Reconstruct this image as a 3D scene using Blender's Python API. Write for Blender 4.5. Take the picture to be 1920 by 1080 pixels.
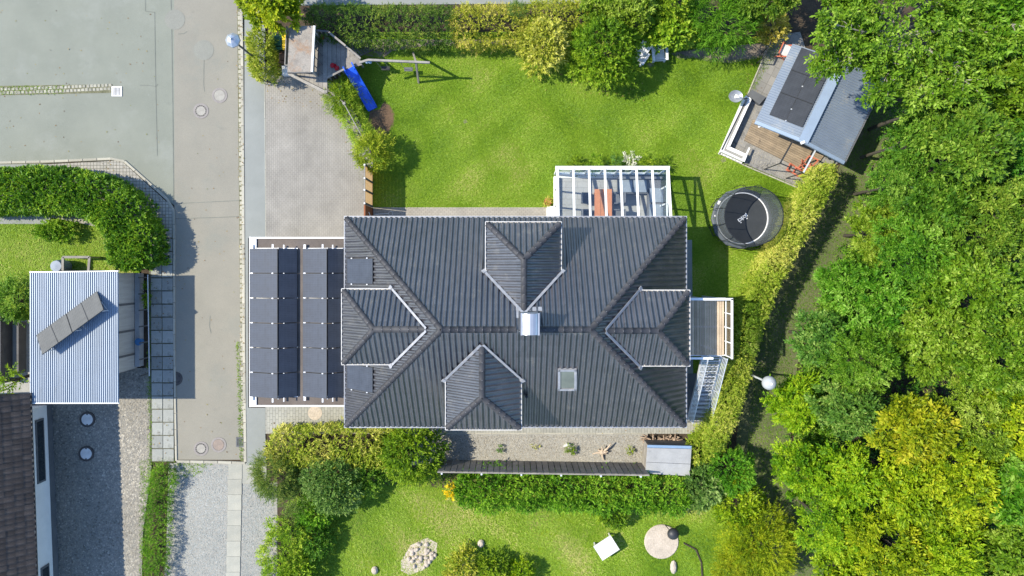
import bpy, bmesh, math, random
import numpy as np
from mathutils import Vector, Matrix
from mathutils import noise as mnoise

for _o in list(bpy.data.objects):
    bpy.data.objects.remove(_o)
SC = bpy.context.scene
COL = SC.collection
R = math.radians
random.seed(7)
RNG = np.random.default_rng(7)

# ---------------------------------------------------------------- camera, sky, sun, exposure
CAM_H = 37.0
FPX = 1332.0
NX, NY = 960.0, 500.0
cam_d = bpy.data.cameras.new('camera')
cam = bpy.data.objects.new('camera', cam_d)
COL.objects.link(cam)
cam.location = (0, 0, CAM_H)
cam_d.sensor_width = 36.0
cam_d.lens = 36.0 * FPX / 1920.0
cam_d.shift_y = -40.0 / 1920.0
cam_d.clip_end = 1500
SC.camera = cam

SUN_DIR = Vector((0.90, -0.10, -1.0)).normalized()      # the way the light travels
world = bpy.data.worlds.new('World')
SC.world = world
world.use_nodes = True
wn = world.node_tree
sky = wn.nodes.new('ShaderNodeTexSky')
sky.sky_type = 'NISHITA'
sky.sun_disc = False
sky.ozone_density = 5.0
sky.dust_density = 0.4
sky.sun_elevation = math.asin(-SUN_DIR.z)
sky.sun_rotation = math.atan2(-SUN_DIR.x, -SUN_DIR.y) % (2 * math.pi)
bg = wn.nodes['Background']
wn.links.new(sky.outputs[0], bg.inputs[0])
bg.inputs[1].default_value = 0.15
sun_d = bpy.data.lights.new('sun', 'SUN')
sun_d.energy = 3.4
sun_d.angle = R(0.55)
sun_d.color = (1.0, 0.92, 0.77)
sun = bpy.data.objects.new('sun', sun_d)
COL.objects.link(sun)
sun.location = (-30, 4, 40)
sun.rotation_euler = SUN_DIR.to_track_quat('-Z', 'Y').to_euler()
SC.view_settings.view_transform = 'Standard'
SC.view_settings.look = 'None'
SC.view_settings.gamma = 1.0
SC.view_settings.use_curve_mapping = False
SC.view_settings.exposure = 1.18
SC.cycles.max_bounces = 8
SC.cycles.diffuse_bounces = 3
SC.cycles.transparent_max_bounces = 16


def P(px, py, z=0.0):
    """photo pixel -> world point at height z (the survey of the place)"""
    k = (CAM_H - z) / FPX
    return Vector(((px - NX) * k, (NY - py) * k, z))


def PL(pts, z=0.0):
    return [P(a, b, z) for a, b in pts]


# ---------------------------------------------------------------- materials
def _mat(name):
    m = bpy.data.materials.new(name)
    m.use_nodes = True
    nt = m.node_tree
    return m, nt, nt.nodes['Principled BSDF']


def mat(name, c1, c2=None, rough=0.7, scale=3.0, spec=0.3, metal=0.0, fine=0.15, fine_scale=40.0,
        bump=0.0, bump_scale=60.0, bump_dist=0.01, tint=None, obj_var=0.0, stretch=None, coat=0.0, wear=None, tintmix=1.0):
    m, nt, b = _mat(name)
    N, L = nt.nodes, nt.links
    b.inputs['Roughness'].default_value = rough
    b.inputs['Metallic'].default_value = metal
    b.inputs['Specular IOR Level'].default_value = spec
    b.inputs['Coat Weight'].default_value = coat
    b.inputs['Coat Roughness'].default_value = 0.22
    tc = N.new('ShaderNodeTexCoord')
    vec = tc.outputs['Object']
    if stretch:
        mp = N.new('ShaderNodeMapping')
        mp.inputs['Scale'].default_value = stretch
        L.new(vec, mp.inputs[0])
        vec = mp.outputs[0]
    c2 = c2 or tuple(x * 0.8 for x in c1)
    n1 = N.new('ShaderNodeTexNoise')
    n1.inputs['Scale'].default_value = scale
    n1.inputs['Detail'].default_value = 5
    n1.inputs['Roughness'].default_value = 0.62
    L.new(vec, n1.inputs['Vector'])
    r = N.new('ShaderNodeValToRGB')
    r.color_ramp.elements[0].position = 0.33
    r.color_ramp.elements[1].position = 0.67
    r.color_ramp.elements[0].color = (*c2, 1)
    r.color_ramp.elements[1].color = (*c1, 1)
    L.new(n1.outputs[0], r.inputs[0])
    col = r.outputs[0]
    for wear in ([] if not wear else (wear if isinstance(wear, list) else [wear])):
        n3 = N.new('ShaderNodeTexNoise')
        n3.inputs['Scale'].default_value = wear[1]
        n3.inputs['Detail'].default_value = 8
        n3.inputs['Roughness'].default_value = 0.7
        L.new(vec, n3.inputs['Vector'])
        rr = N.new('ShaderNodeValToRGB')
        rr.color_ramp.elements[0].position = wear[2]
        rr.color_ramp.elements[1].position = wear[2] + wear[3]
        L.new(n3.outputs[0], rr.inputs[0])
        mx = N.new('ShaderNodeMix')
        mx.data_type = 'RGBA'
        L.new(rr.outputs[0], mx.inputs[0])
        L.new(col, mx.inputs[6])
        mx.inputs[7].default_value = (*wear[0], 1)
        col = mx.outputs[2]
    if fine:
        n2 = N.new('ShaderNodeTexNoise')
        n2.inputs['Scale'].default_value = fine_scale
        n2.inputs['Detail'].default_value = 3
        L.new(vec, n2.inputs['Vector'])
        mr = N.new('ShaderNodeMapRange')
        mr.inputs['From Min'].default_value = 0.25
        mr.inputs['From Max'].default_value = 0.75
        mr.inputs['To Min'].default_value = 1 - fine
        mr.inputs['To Max'].default_value = 1 + fine
        L.new(n2.outputs[0], mr.inputs[0])
        hs = N.new('ShaderNodeHueSaturation')
        L.new(col, hs.inputs['Color'])
        L.new(mr.outputs[0], hs.inputs['Value'])
        col = hs.outputs[0]
    if obj_var:
        oi = N.new('ShaderNodeObjectInfo')
        mr = N.new('ShaderNodeMapRange')
        mr.inputs['To Min'].default_value = 1 - obj_var
        mr.inputs['To Max'].default_value = 1 + obj_var
        L.new(oi.outputs['Random'], mr.inputs[0])
        hs = N.new('ShaderNodeHueSaturation')
        L.new(col, hs.inputs['Color'])
        L.new(mr.outputs[0], hs.inputs['Value'])
        col = hs.outputs[0]
    if tint:
        at = N.new('ShaderNodeAttribute')
        at.attribute_name = 'tint'
        rt = N.new('ShaderNodeValToRGB')
        rt.color_ramp.elements[0].color = (*tint[0], 1)
        rt.color_ramp.elements[1].color = (*tint[-1], 1)
        for i, c in enumerate(tint[1:-1]):
            e = rt.color_ramp.elements.new((i + 1) / (len(tint) - 1))
            e.color = (*c, 1)
        L.new(at.outputs['Fac'], rt.inputs[0])
        mx = N.new('ShaderNodeMix')
        mx.data_type = 'RGBA'
        mx.inputs[0].default_value = tintmix
        L.new(col, mx.inputs[6])
        L.new(rt.outputs[0], mx.inputs[7])
        col = mx.outputs[2]
    L.new(col, b.inputs['Base Color'])
    if bump:
        nb = N.new('ShaderNodeTexNoise')
        nb.inputs['Scale'].default_value = bump_scale
        nb.inputs['Detail'].default_value = 4
        L.new(vec, nb.inputs['Vector'])
        bp = N.new('ShaderNodeBump')
        bp.inputs['Strength'].default_value = bump
        bp.inputs['Distance'].default_value = bump_dist
        L.new(nb.outputs[0], bp.inputs['Height'])
        L.new(bp.outputs[0], b.inputs['Normal'])
    return m


def leaf_mat(name, ramp, trans=0.30, rough=0.5, spec=0.16, patch=0.25, patch_scale=0.6, hue=0.02):
    ramp = [tuple(x * 1.45 for x in c) for c in ramp]
    m, nt, b = _mat(name)
    N, L = nt.nodes, nt.links
    at = N.new('ShaderNodeAttribute')
    at.attribute_name = 'tint'
    tc = N.new('ShaderNodeTexCoord')
    n = N.new('ShaderNodeTexNoise')
    n.inputs['Scale'].default_value = patch_scale
    n.inputs['Detail'].default_value = 3
    L.new(tc.outputs['Object'], n.inputs['Vector'])
    ma = N.new('ShaderNodeMath')
    ma.operation = 'MULTIPLY_ADD'
    L.new(n.outputs[0], ma.inputs[0])
    ma.inputs[1].default_value = patch * 2
    ma.inputs[2].default_value = -patch
    ad = N.new('ShaderNodeMath')
    L.new(at.outputs['Fac'], ad.inputs[0])
    L.new(ma.outputs[0], ad.inputs[1])
    rt = N.new('ShaderNodeValToRGB')
    rt.color_ramp.elements[0].color = (*ramp[0], 1)
    rt.color_ramp.elements[0].position = 0.05
    rt.color_ramp.elements[1].color = (*ramp[-1], 1)
    rt.color_ramp.elements[1].position = 0.97
    for i, c in enumerate(ramp[1:-1]):
        e = rt.color_ramp.elements.new((i + 1) / (len(ramp) - 1))
        e.color = (*c, 1)
    L.new(ad.outputs[0], rt.inputs[0])
    oi = N.new('ShaderNodeObjectInfo')
    mr = N.new('ShaderNodeMapRange')
    mr.inputs['To Min'].default_value = 0.5 - hue
    mr.inputs['To Max'].default_value = 0.5 + hue
    L.new(oi.outputs['Random'], mr.inputs[0])
    hs = N.new('ShaderNodeHueSaturation')
    L.new(mr.outputs[0], hs.inputs['Hue'])
    L.new(rt.outputs[0], hs.inputs['Color'])
    L.new(hs.outputs[0], b.inputs['Base Color'])
    b.inputs['Roughness'].default_value = rough
    b.inputs['Specular IOR Level'].default_value = spec
    tr = N.new('ShaderNodeBsdfTranslucent')
    hs2 = N.new('ShaderNodeHueSaturation')
    hs2.inputs['Hue'].default_value = 0.495
    hs2.inputs['Value'].default_value = 1.4
    L.new(hs.outputs[0], hs2.inputs['Color'])
    L.new(hs2.outputs[0], tr.inputs[0])
    mx = N.new('ShaderNodeMixShader')
    mx.inputs[0].default_value = trans
    L.new(b.outputs[0], mx.inputs[1])
    L.new(tr.outputs[0], mx.inputs[2])
    L.new(mx.outputs[0], N['Material Output'].inputs[0])
    return m


def panel_mat(name, col, trans):
    """thin light-passing board"""
    m, nt, b = _mat(name)
    N, L = nt.nodes, nt.links
    b.inputs['Base Color'].default_value = (*col, 1)
    b.inputs['Roughness'].default_value = 0.7
    tr = N.new('ShaderNodeBsdfTranslucent')
    tr.inputs[0].default_value = (*col, 1)
    mx = N.new('ShaderNodeMixShader')
    mx.inputs[0].default_value = trans
    L.new(b.outputs[0], mx.inputs[1])
    L.new(tr.outputs[0], mx.inputs[2])
    L.new(mx.outputs[0], N['Material Output'].inputs[0])
    return m


def glass_mat(name, tintc=(0.9, 0.95, 0.95), refl=0.12, rough=0.03):
    m, nt, b = _mat(name)
    N, L = nt.nodes, nt.links
    N.remove(b)
    t = N.new('ShaderNodeBsdfTransparent')
    t.inputs[0].default_value = (*tintc, 1)
    g = N.new('ShaderNodeBsdfGlossy')
    g.inputs['Roughness'].default_value = rough
    f = N.new('ShaderNodeLayerWeight')
    f.inputs[0].default_value = 0.5
    pw = N.new('ShaderNodeMath')
    pw.operation = 'POWER'
    pw.inputs[1].default_value = 4.0
    L.new(f.outputs['Facing'], pw.inputs[0])
    ad = N.new('ShaderNodeMath')
    ad.operation = 'MULTIPLY_ADD'
    ad.inputs[1].default_value = 0.8
    ad.inputs[2].default_value = refl
    L.new(pw.outputs[0], ad.inputs[0])
    mx = N.new('ShaderNodeMixShader')
    L.new(ad.outputs[0], mx.inputs[0])
    L.new(t.outputs[0], mx.inputs[1])
    L.new(g.outputs[0], mx.inputs[2])
    L.new(mx.outputs[0], N['Material Output'].inputs[0])
    return m


def net_mat(name, col, cover):
    m, nt, b = _mat(name)
    N, L = nt.nodes, nt.links
    b.inputs['Base Color'].default_value = (*col, 1)
    b.inputs['Roughness'].default_value = 0.8
    t = N.new('ShaderNodeBsdfTransparent')
    mx = N.new('ShaderNodeMixShader')
    mx.inputs[0].default_value = cover
    L.new(t.outputs[0], mx.inputs[1])
    L.new(b.outputs[0], mx.inputs[2])
    L.new(mx.outputs[0], N['Material Output'].inputs[0])
    return m


def paver_mat(name, c1, c2, joint, bw, bh, rot=0.0, offset=0.5, mort=0.012, stain=None):
    m, nt, b = _mat(name)
    N, L = nt.nodes, nt.links
    tc = N.new('ShaderNodeTexCoord')
    mp = N.new('ShaderNodeMapping')
    mp.inputs['Rotation'].default_value = (0, 0, rot)
    L.new(tc.outputs['Object'], mp.inputs[0])
    bt = N.new('ShaderNodeTexBrick')
    bt.offset = offset
    bt.inputs['Color1'].default_value = (*c1, 1)
    bt.inputs['Color2'].default_value = (*c2, 1)
    bt.inputs['Mortar'].default_value = (*joint, 1)
    bt.inputs['Scale'].default_value = 1.0
    bt.inputs['Mortar Size'].default_value = mort
    bt.inputs['Mortar Smooth'].default_value = 0.3
    bt.inputs['Brick Width'].default_value = bw
    bt.inputs['Row Height'].default_value = bh
    L.new(mp.outputs[0], bt.inputs['Vector'])
    n1 = N.new('ShaderNodeTexNoise')
    n1.inputs['Scale'].default_value = 0.7
    n1.inputs['Detail'].default_value = 8
    n1.inputs['Roughness'].default_value = 0.65
    L.new(tc.outputs['Object'], n1.inputs['Vector'])
    mr = N.new('ShaderNodeMapRange')
    mr.inputs['From Min'].default_value = 0.3
    mr.inputs['From Max'].default_value = 0.7
    mr.inputs['To Min'].default_value = 0.8
    mr.inputs['To Max'].default_value = 1.14
    L.new(n1.outputs[0], mr.inputs[0])
    hs = N.new('ShaderNodeHueSaturation')
    L.new(bt.outputs[0], hs.inputs['Color'])
    L.new(mr.outputs[0], hs.inputs['Value'])
    col = hs.outputs[0]
    if stain:
        n3 = N.new('ShaderNodeTexNoise')
        n3.inputs['Scale'].default_value = stain[1]
        n3.inputs['Detail'].default_value = 8
        n3.inputs['Roughness'].default_value = 0.75
        L.new(tc.outputs['Object'], n3.inputs['Vector'])
        rr = N.new('ShaderNodeValToRGB')
        rr.color_ramp.elements[0].position = stain[2]
        rr.color_ramp.elements[1].position = stain[2] + stain[3]
        L.new(n3.outputs[0], rr.inputs[0])
        mx = N.new('ShaderNodeMix')
        mx.data_type = 'RGBA'
        L.new(rr.outputs[0], mx.inputs[0])
        L.new(col, mx.inputs[6])
        mx.inputs[7].default_value = (*stain[0], 1)
        col = mx.outputs[2]
    L.new(col, b.inputs['Base Color'])
    b.inputs['Roughness'].default_value = 0.85
    b.inputs['Specular IOR Level'].default_value = 0.2
    bp = N.new('ShaderNodeBump')
    bp.inputs['Strength'].default_value = 0.6
    bp.inputs['Distance'].default_value = 0.008
    iv = N.new('ShaderNodeMath')
    iv.operation = 'SUBTRACT'
    iv.inputs[0].default_value = 1
    L.new(bt.outputs['Fac'], iv.inputs[1])
    L.new(iv.outputs[0], bp.inputs['Height'])
    L.new(bp.outputs[0], b.inputs['Normal'])
    return m


M = {}
M['soil'] = mat('soil', (0.075, 0.055, 0.035), (0.04, 0.03, 0.02), 0.95, 1.5, fine=0.35, fine_scale=25, bump=0.6, bump_dist=0.03, bump_scale=18)
M['soil_light'] = mat('dry_soil', (0.24, 0.20, 0.15), (0.13, 0.11, 0.085), 0.95, 1.2, fine=0.3, fine_scale=22, bump=0.5, bump_dist=0.02, bump_scale=25)
M['bark_dirt'] = mat('brown_soil', (0.15, 0.095, 0.055), (0.085, 0.055, 0.035), 0.95, 1.8, fine=0.3, fine_scale=22, bump=0.5, bump_dist=0.02, bump_scale=25)
M['turf'] = mat('turf', (0.145, 0.230, 0.015), (0.092, 0.172, 0.010), 0.9, 0.45, spec=0.1, fine=0.28, fine_scale=9, bump=0.7, bump_dist=0.03, bump_scale=22,
                wear=((0.20, 0.21, 0.06), 0.42, 0.57, 0.2))
M['blade'] = mat('grass_blade', (0.1, 0.2, 0.02), rough=0.6, spec=0.2, fine=0,
                 tint=[(0.070, 0.145, 0.006), (0.132, 0.232, 0.010), (0.200, 0.298, 0.022), (0.34, 0.325, 0.095)])
M['turf_far'] = mat('garden_turf', (0.145, 0.205, 0.012), (0.075, 0.15, 0.008), 0.9, 0.28, spec=0.1, fine=0.22, fine_scale=6, bump=0.5, bump_dist=0.03, bump_scale=18,
                    wear=((0.24, 0.22, 0.085), 0.3, 0.52, 0.2))
M['path'] = mat('path_turf', (0.115, 0.125, 0.060), (0.085, 0.10, 0.046), 0.95, 0.8, spec=0.1, fine=0.3, fine_scale=14, bump=0.5, bump_dist=0.02, bump_scale=20,
                wear=((0.17, 0.15, 0.10), 0.9, 0.56, 0.16))
M['asphalt_yard'] = mat('yard_asphalt', (0.205, 0.215, 0.176), (0.178, 0.189, 0.155), 0.9, 0.5, spec=0.2, fine=0.22, fine_scale=55, bump=0.35, bump_scale=120, bump_dist=0.006,
                        wear=[((0.228, 0.238, 0.205), 0.3, 0.5, 0.22), ((0.155, 0.168, 0.142), 1.1, 0.60, 0.22), ((0.26, 0.265, 0.24), 5.0, 0.63, 0.12)])
M['asphalt_street'] = mat('street_asphalt', (0.238, 0.224, 0.182), (0.208, 0.198, 0.163), 0.9, 0.45, spec=0.2, fine=0.2, fine_scale=60, bump=0.35, bump_scale=120, bump_dist=0.006,
                          wear=[((0.185, 0.192, 0.165), 0.4, 0.52, 0.25), ((0.165, 0.158, 0.132), 1.3, 0.62, 0.2), ((0.26, 0.25, 0.21), 5.0, 0.64, 0.12)])
M['asphalt_walk'] = mat('pavement_asphalt', (0.235, 0.246, 0.228), (0.20, 0.211, 0.195), 0.9, 0.6, spec=0.2, fine=0.14, fine_scale=60, bump=0.3, bump_scale=110, bump_dist=0.006)
M['seam'] = mat('asphalt_seam', (0.165, 0.175, 0.15), (0.12, 0.13, 0.11), 0.9, 2.0)
M['patch'] = mat('asphalt_patch', (0.215, 0.215, 0.182), (0.19, 0.192, 0.165), 0.9, 1.0, fine=0.15, bump=0.3, bump_scale=110, bump_dist=0.006)
M['kerb'] = mat('kerb_concrete', (0.40, 0.37, 0.30), (0.30, 0.29, 0.235), 0.9, 2.0, fine=0.15, obj_var=0.14, bump=0.3, bump_scale=50, wear=((0.17, 0.18, 0.11), 1.2, 0.58, 0.15))
M['cobble'] = mat('cobble_stone', (0.36, 0.34, 0.27), (0.26, 0.25, 0.20), 0.9, 4.0, fine=0.2, obj_var=0.22, bump=0.3, bump_scale=50)
M['moss_joint'] = mat('mossy_joint', (0.17, 0.165, 0.10), (0.10, 0.10, 0.055), 0.95, 3.0, fine=0.4, fine_scale=20, bump=0.4)
M['slab_joint'] = mat('slab_joint', (0.12, 0.12, 0.085), (0.07, 0.072, 0.05), 0.95, 3.0, fine=0.4, fine_scale=20)
M['slab'] = mat('paving_slab', (0.30, 0.305, 0.275), (0.235, 0.245, 0.225), 0.9, 1.4, fine=0.15, obj_var=0.16, bump=0.3, bump_scale=60, wear=((0.13, 0.135, 0.12), 1.1, 0.54, 0.16))
M['slab_walk'] = mat('concrete_walk_slab', (0.34, 0.33, 0.275), (0.28, 0.28, 0.24), 0.9, 1.4, fine=0.14, obj_var=0.07, bump=0.3, bump_scale=60)
M['paver'] = paver_mat('driveway_pavers', (0.262, 0.247, 0.216), (0.245, 0.231, 0.203), (0.195, 0.185, 0.16), 0.2, 0.1, rot=R(90), mort=0.009)
M['paver_corner'] = paver_mat('corner_block_paving', (0.335, 0.315, 0.27), (0.28, 0.268, 0.232), (0.13, 0.125, 0.10), 0.17, 0.17, offset=0.0, mort=0.014)
M['paver_terrace'] = paver_mat('terrace_pavers', (0.345, 0.315, 0.265), (0.30, 0.275, 0.235), (0.18, 0.165, 0.135), 0.2, 0.1, mort=0.008)
M['paver_south'] = paver_mat('side_path_pavers', (0.32, 0.315, 0.27), (0.285, 0.28, 0.245), (0.17, 0.17, 0.145), 0.3, 0.15, rot=R(90), mort=0.009)
M['paver_pavilion'] = paver_mat('pavilion_paving', (0.245, 0.235, 0.215), (0.20, 0.195, 0.18), (0.14, 0.135, 0.12), 0.5, 0.5, rot=R(27), offset=0.0, mort=0.01,
                                stain=((0.075, 0.072, 0.068), 1.1, 0.52, 0.14))
M['grit'] = mat('grit', (0.30, 0.29, 0.255), (0.24, 0.235, 0.21), 0.95, 2.5, fine=0.3, fine_scale=30, bump=0.7, bump_scale=45, bump_dist=0.02)
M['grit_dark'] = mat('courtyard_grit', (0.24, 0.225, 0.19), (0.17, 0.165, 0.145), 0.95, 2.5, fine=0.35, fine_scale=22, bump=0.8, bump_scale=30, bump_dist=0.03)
M['pebble'] = mat('pebble', (0.3, 0.3, 0.3), rough=0.85, fine=0, tint=[(0.13, 0.122, 0.10), (0.225, 0.208, 0.17), (0.30, 0.278, 0.23), (0.42, 0.39, 0.32)])
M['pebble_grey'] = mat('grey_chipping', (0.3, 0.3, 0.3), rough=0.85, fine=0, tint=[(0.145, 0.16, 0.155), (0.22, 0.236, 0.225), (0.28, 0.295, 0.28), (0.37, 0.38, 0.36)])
M['white'] = mat('white_paint', (0.80, 0.80, 0.78), (0.72, 0.72, 0.70), 0.45, 2.0, fine=0.03)
M['white_dirty'] = mat('weathered_white_trim', (0.66, 0.65, 0.62), (0.50, 0.49, 0.47), 0.6, 2.5, fine=0.08)
M['render_wall'] = mat('rendered_wall', (0.72, 0.71, 0.68), (0.64, 0.63, 0.60), 0.85, 1.0, fine=0.05, bump=0.2)
M['plinth'] = mat('grey_plinth', (0.12, 0.125, 0.13), (0.09, 0.095, 0.10), 0.8, 1.5)
M['zinc'] = mat('zinc_sheet', (0.50, 0.52, 0.55), (0.42, 0.44, 0.47), 0.42, 1.5, metal=0.75, fine=0.06)
M['sheet_bright'] = mat('bright_ribbed_sheet', (0.31, 0.36, 0.415), (0.265, 0.31, 0.36), 0.5, 1.2, metal=0.2, spec=0.4, fine=0.06, obj_var=0.06, stretch=(2.0, 0.35, 1), wear=((0.21, 0.235, 0.26), 1.6, 0.58, 0.2))
M['lead'] = mat('lead_flashing', (0.33, 0.34, 0.36), (0.25, 0.26, 0.28), 0.6, 3.0, metal=0.2, fine=0.1, wear=((0.45, 0.43, 0.41), 2.5, 0.55, 0.15))
M['gutter'] = mat('aluminium_gutter', (0.60, 0.61, 0.63), (0.5, 0.51, 0.53), 0.4, 1.5, metal=0.4, fine=0.05)
M['tile'] = mat('glazed_dark_tile', (0.058, 0.059, 0.068), (0.039, 0.040, 0.046), 0.34, 1.1, spec=0.6, coat=0.6, fine=0.25, fine_scale=22, obj_var=0.16,
                wear=[((0.100, 0.095, 0.088), 1.8, 0.56, 0.16), ((0.035, 0.033, 0.032), 0.8, 0.58, 0.2)])
M['ridge'] = mat('ridge_tile_glaze', (0.050, 0.051, 0.056), (0.036, 0.037, 0.041), 0.6, 1.5, spec=0.25, fine=0.2, fine_scale=22, obj_var=0.16)
M['tile_brown'] = mat('brown_roof_tile', (0.075, 0.058, 0.048), (0.045, 0.037, 0.033), 0.7, 3.0, fine=0.25, fine_scale=22, obj_var=0.28, wear=((0.16, 0.14, 0.125), 3, 0.6, 0.1))
M['underlay'] = mat('roof_underlay', (0.02, 0.02, 0.022), rough=0.9)
M['felt'] = mat('roofing_felt', (0.145, 0.122, 0.105), (0.10, 0.086, 0.077), 0.9, 0.9, fine=0.14, fine_scale=30, wear=((0.19, 0.155, 0.125), 0.9, 0.58, 0.16), bump=0.2)
M['alu'] = mat('aluminium_rail', (0.75, 0.76, 0.77), (0.68, 0.69, 0.7), 0.35, 2.0, metal=0.5, fine=0.03)
M['steel'] = mat('galvanised_steel', (0.62, 0.65, 0.68), (0.54, 0.57, 0.60), 0.4, 3.0, metal=0.25, fine=0.08)
M['dark_metal'] = mat('dark_metal', (0.03, 0.032, 0.035), rough=0.5, spec=0.4)
M['wood_grey'] = mat('weathered_grey_wood', (0.30, 0.28, 0.24), (0.20, 0.185, 0.165), 0.85, 2.0, fine=0.2, fine_scale=30, obj_var=0.15, wear=((0.12, 0.11, 0.10), 2.2, 0.58, 0.14))
M['wood_deck'] = mat('decking_board', (0.29, 0.225, 0.15), (0.20, 0.158, 0.108), 0.8, 2.4, fine=0.2, fine_scale=30, obj_var=0.14, wear=((0.10, 0.08, 0.06), 2.0, 0.62, 0.1))
M['wood_balcony'] = mat('balcony_board', (0.46, 0.36, 0.25), (0.36, 0.28, 0.195), 0.75, 2.0, fine=0.15, fine_scale=30, obj_var=0.26)
M['wood_dark'] = mat('dark_weathered_wood', (0.125, 0.12, 0.115), (0.085, 0.083, 0.08), 0.85, 2.0, fine=0.2, obj_var=0.14)
M['wood_fence'] = mat('fence_board', (0.23, 0.215, 0.195), (0.155, 0.147, 0.138), 0.85, 2.0, fine=0.2, fine_scale=25, obj_var=0.2)
M['wood_tan'] = panel_mat('tan_fence_panel', (0.50, 0.30, 0.11), 0.55)
M['wood_red'] = mat('red_brown_gate_wood', (0.26, 0.085, 0.03), (0.19, 0.06, 0.02), 0.6, 2.5, fine=0.12)
M['wood_orange'] = mat('orange_table_wood', (0.58, 0.23, 0.11), (0.50, 0.19, 0.09), 0.5, 3.0, fine=0.1, obj_var=0.12)
M['roof_board'] = mat('felted_play_roof', (0.29, 0.265, 0.228), (0.18, 0.162, 0.14), 0.9, 1.6, fine=0.2, fine_scale=20, wear=[((0.24, 0.14, 0.075), 0.9, 0.50, 0.16), ((0.13, 0.125, 0.11), 1.6, 0.56, 0.12)], bump=0.2)
M['fibre'] = mat('fibre_cement', (0.34, 0.345, 0.34), (0.27, 0.275, 0.275), 0.8, 1.6, fine=0.12, wear=((0.19, 0.19, 0.185), 2.2, 0.6, 0.12))
M['blue_edge'] = mat('blue_grey_sheet', (0.20, 0.30, 0.43), (0.17, 0.26, 0.38), 0.5, 2.0)
M['garage_board'] = mat('garage_wall_board', (0.40, 0.375, 0.33), (0.31, 0.295, 0.265), 0.85, 1.6, stretch=(1, 6, 0.4), fine=0.15, obj_var=0.08, wear=((0.2, 0.19, 0.175), 1.6, 0.6, 0.12))
M['blue_plastic'] = mat('blue_slide_plastic', (0.02, 0.11, 0.68), (0.016, 0.09, 0.6), 0.3, 2.0, spec=0.5, fine=0.04)
M['blue_tub'] = mat('blue_tub', (0.05, 0.16, 0.33), rough=0.5)
M['green_plastic'] = mat('green_bin_plastic', (0.012, 0.095, 0.045), (0.01, 0.075, 0.035), 0.45, 2.0, spec=0.4)
M['yellow_plastic'] = mat('yellow_bin_plastic', (0.75, 0.50, 0.01), (0.68, 0.45, 0.01), 0.45, 2.0, spec=0.4)
M['brown_plastic'] = mat('brown_bin_plastic', (0.13, 0.075, 0.045), rough=0.5)
M['black_plastic'] = mat('black_plastic', (0.015, 0.016, 0.018), rough=0.5, spec=0.4)
M['orange_paint'] = mat('orange_paint', (0.50, 0.15, 0.085), (0.42, 0.12, 0.07), 0.5, 3.0)
M['red_plastic'] = mat('red_plastic', (0.5, 0.02, 0.03), rough=0.4)
M['mat_fabric'] = mat('trampoline_mat', (0.035, 0.04, 0.045), (0.028, 0.033, 0.038), 0.75, 3.0, fine=0.08)
M['pad'] = mat('trampoline_pad', (0.085, 0.10, 0.115), (0.07, 0.082, 0.095), 0.5, 2.0, spec=0.4, fine=0.06)
M['net'] = net_mat('safety_net', (0.085, 0.10, 0.105), 0.6)
M['glass_roof'] = glass_mat('roof_glass', (0.90, 0.94, 0.95), 0.09, 0.02)
M['glass_blue'] = glass_mat('balustrade_glass', (0.62, 0.74, 0.78), 0.12, 0.05)
M['glass_dark'] = mat('window_glass', (0.02, 0.028, 0.035), rough=0.08, spec=0.8, fine=0)
M['skylight_glass'] = mat('skylight_glass', (0.12, 0.145, 0.13), (0.075, 0.095, 0.09), 0.12, 1.2, spec=0.8, fine=0)
M['chair_white'] = mat('white_chair_wood', (0.72, 0.73, 0.74), (0.63, 0.64, 0.65), 0.6, 3.0, fine=0.05)
M['concrete'] = mat('concrete', (0.33, 0.325, 0.30), (0.26, 0.26, 0.24), 0.9, 2.0, fine=0.14, bump=0.2)
M['concrete_rim'] = mat('manhole_rim', (0.26, 0.235, 0.215), (0.2, 0.185, 0.17), 0.85, 3.0, fine=0.15)
M['iron'] = mat('cast_iron', (0.09, 0.078, 0.07), (0.06, 0.054, 0.05), 0.7, 5.0, metal=0.2, fine=0.2)
M['iron_pale'] = mat('worn_pale_lid', (0.31, 0.295, 0.255), (0.25, 0.235, 0.205), 0.8, 4.0, fine=0.15)
M['iron_brown'] = mat('worn_brown_lid', (0.26, 0.205, 0.165), (0.2, 0.165, 0.14), 0.8, 4.0, fine=0.15)
M['lamp_globe'] = mat('opal_globe', (0.36, 0.37, 0.37), (0.32, 0.33, 0.33), 0.18, 2.0, spec=0.5, fine=0.02)
M['lamp_pole'] = mat('lamp_pole_paint', (0.10, 0.11, 0.105), rough=0.5)
M['lamp_pole_pale'] = mat('pale_lamp_pole', (0.55, 0.57, 0.57), rough=0.45)
M['dish'] = mat('dish_grey', (0.32, 0.34, 0.37), (0.27, 0.29, 0.32), 0.35, 2.0, metal=0.3)
M['driftwood'] = mat('driftwood', (0.50, 0.41, 0.31), (0.38, 0.30, 0.22), 0.8, 6.0, fine=0.15)
M['log'] = mat('firewood', (0.42, 0.32, 0.23), (0.20, 0.14, 0.10), 0.85, 7.0, fine=0.25, obj_var=0.3)
M['bark'] = mat('bark', (0.075, 0.068, 0.05), (0.045, 0.04, 0.03), 0.9, 6.0, fine=0.25, bump=0.5, bump_scale=25)
M['bark_pale'] = mat('pale_branch', (0.32, 0.30, 0.26), (0.22, 0.20, 0.17), 0.85, 6.0, fine=0.2)
M['stem'] = mat('hedge_stem', (0.05, 0.042, 0.028), rough=0.95)
M['sand'] = mat('pale_sand', (0.47, 0.40, 0.32), (0.36, 0.31, 0.245), 0.95, 1.6, fine=0.18, fine_scale=12, bump=0.4, bump_dist=0.03, bump_scale=8)
M['terracotta'] = mat('terracotta', (0.33, 0.12, 0.055), rough=0.85)
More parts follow.
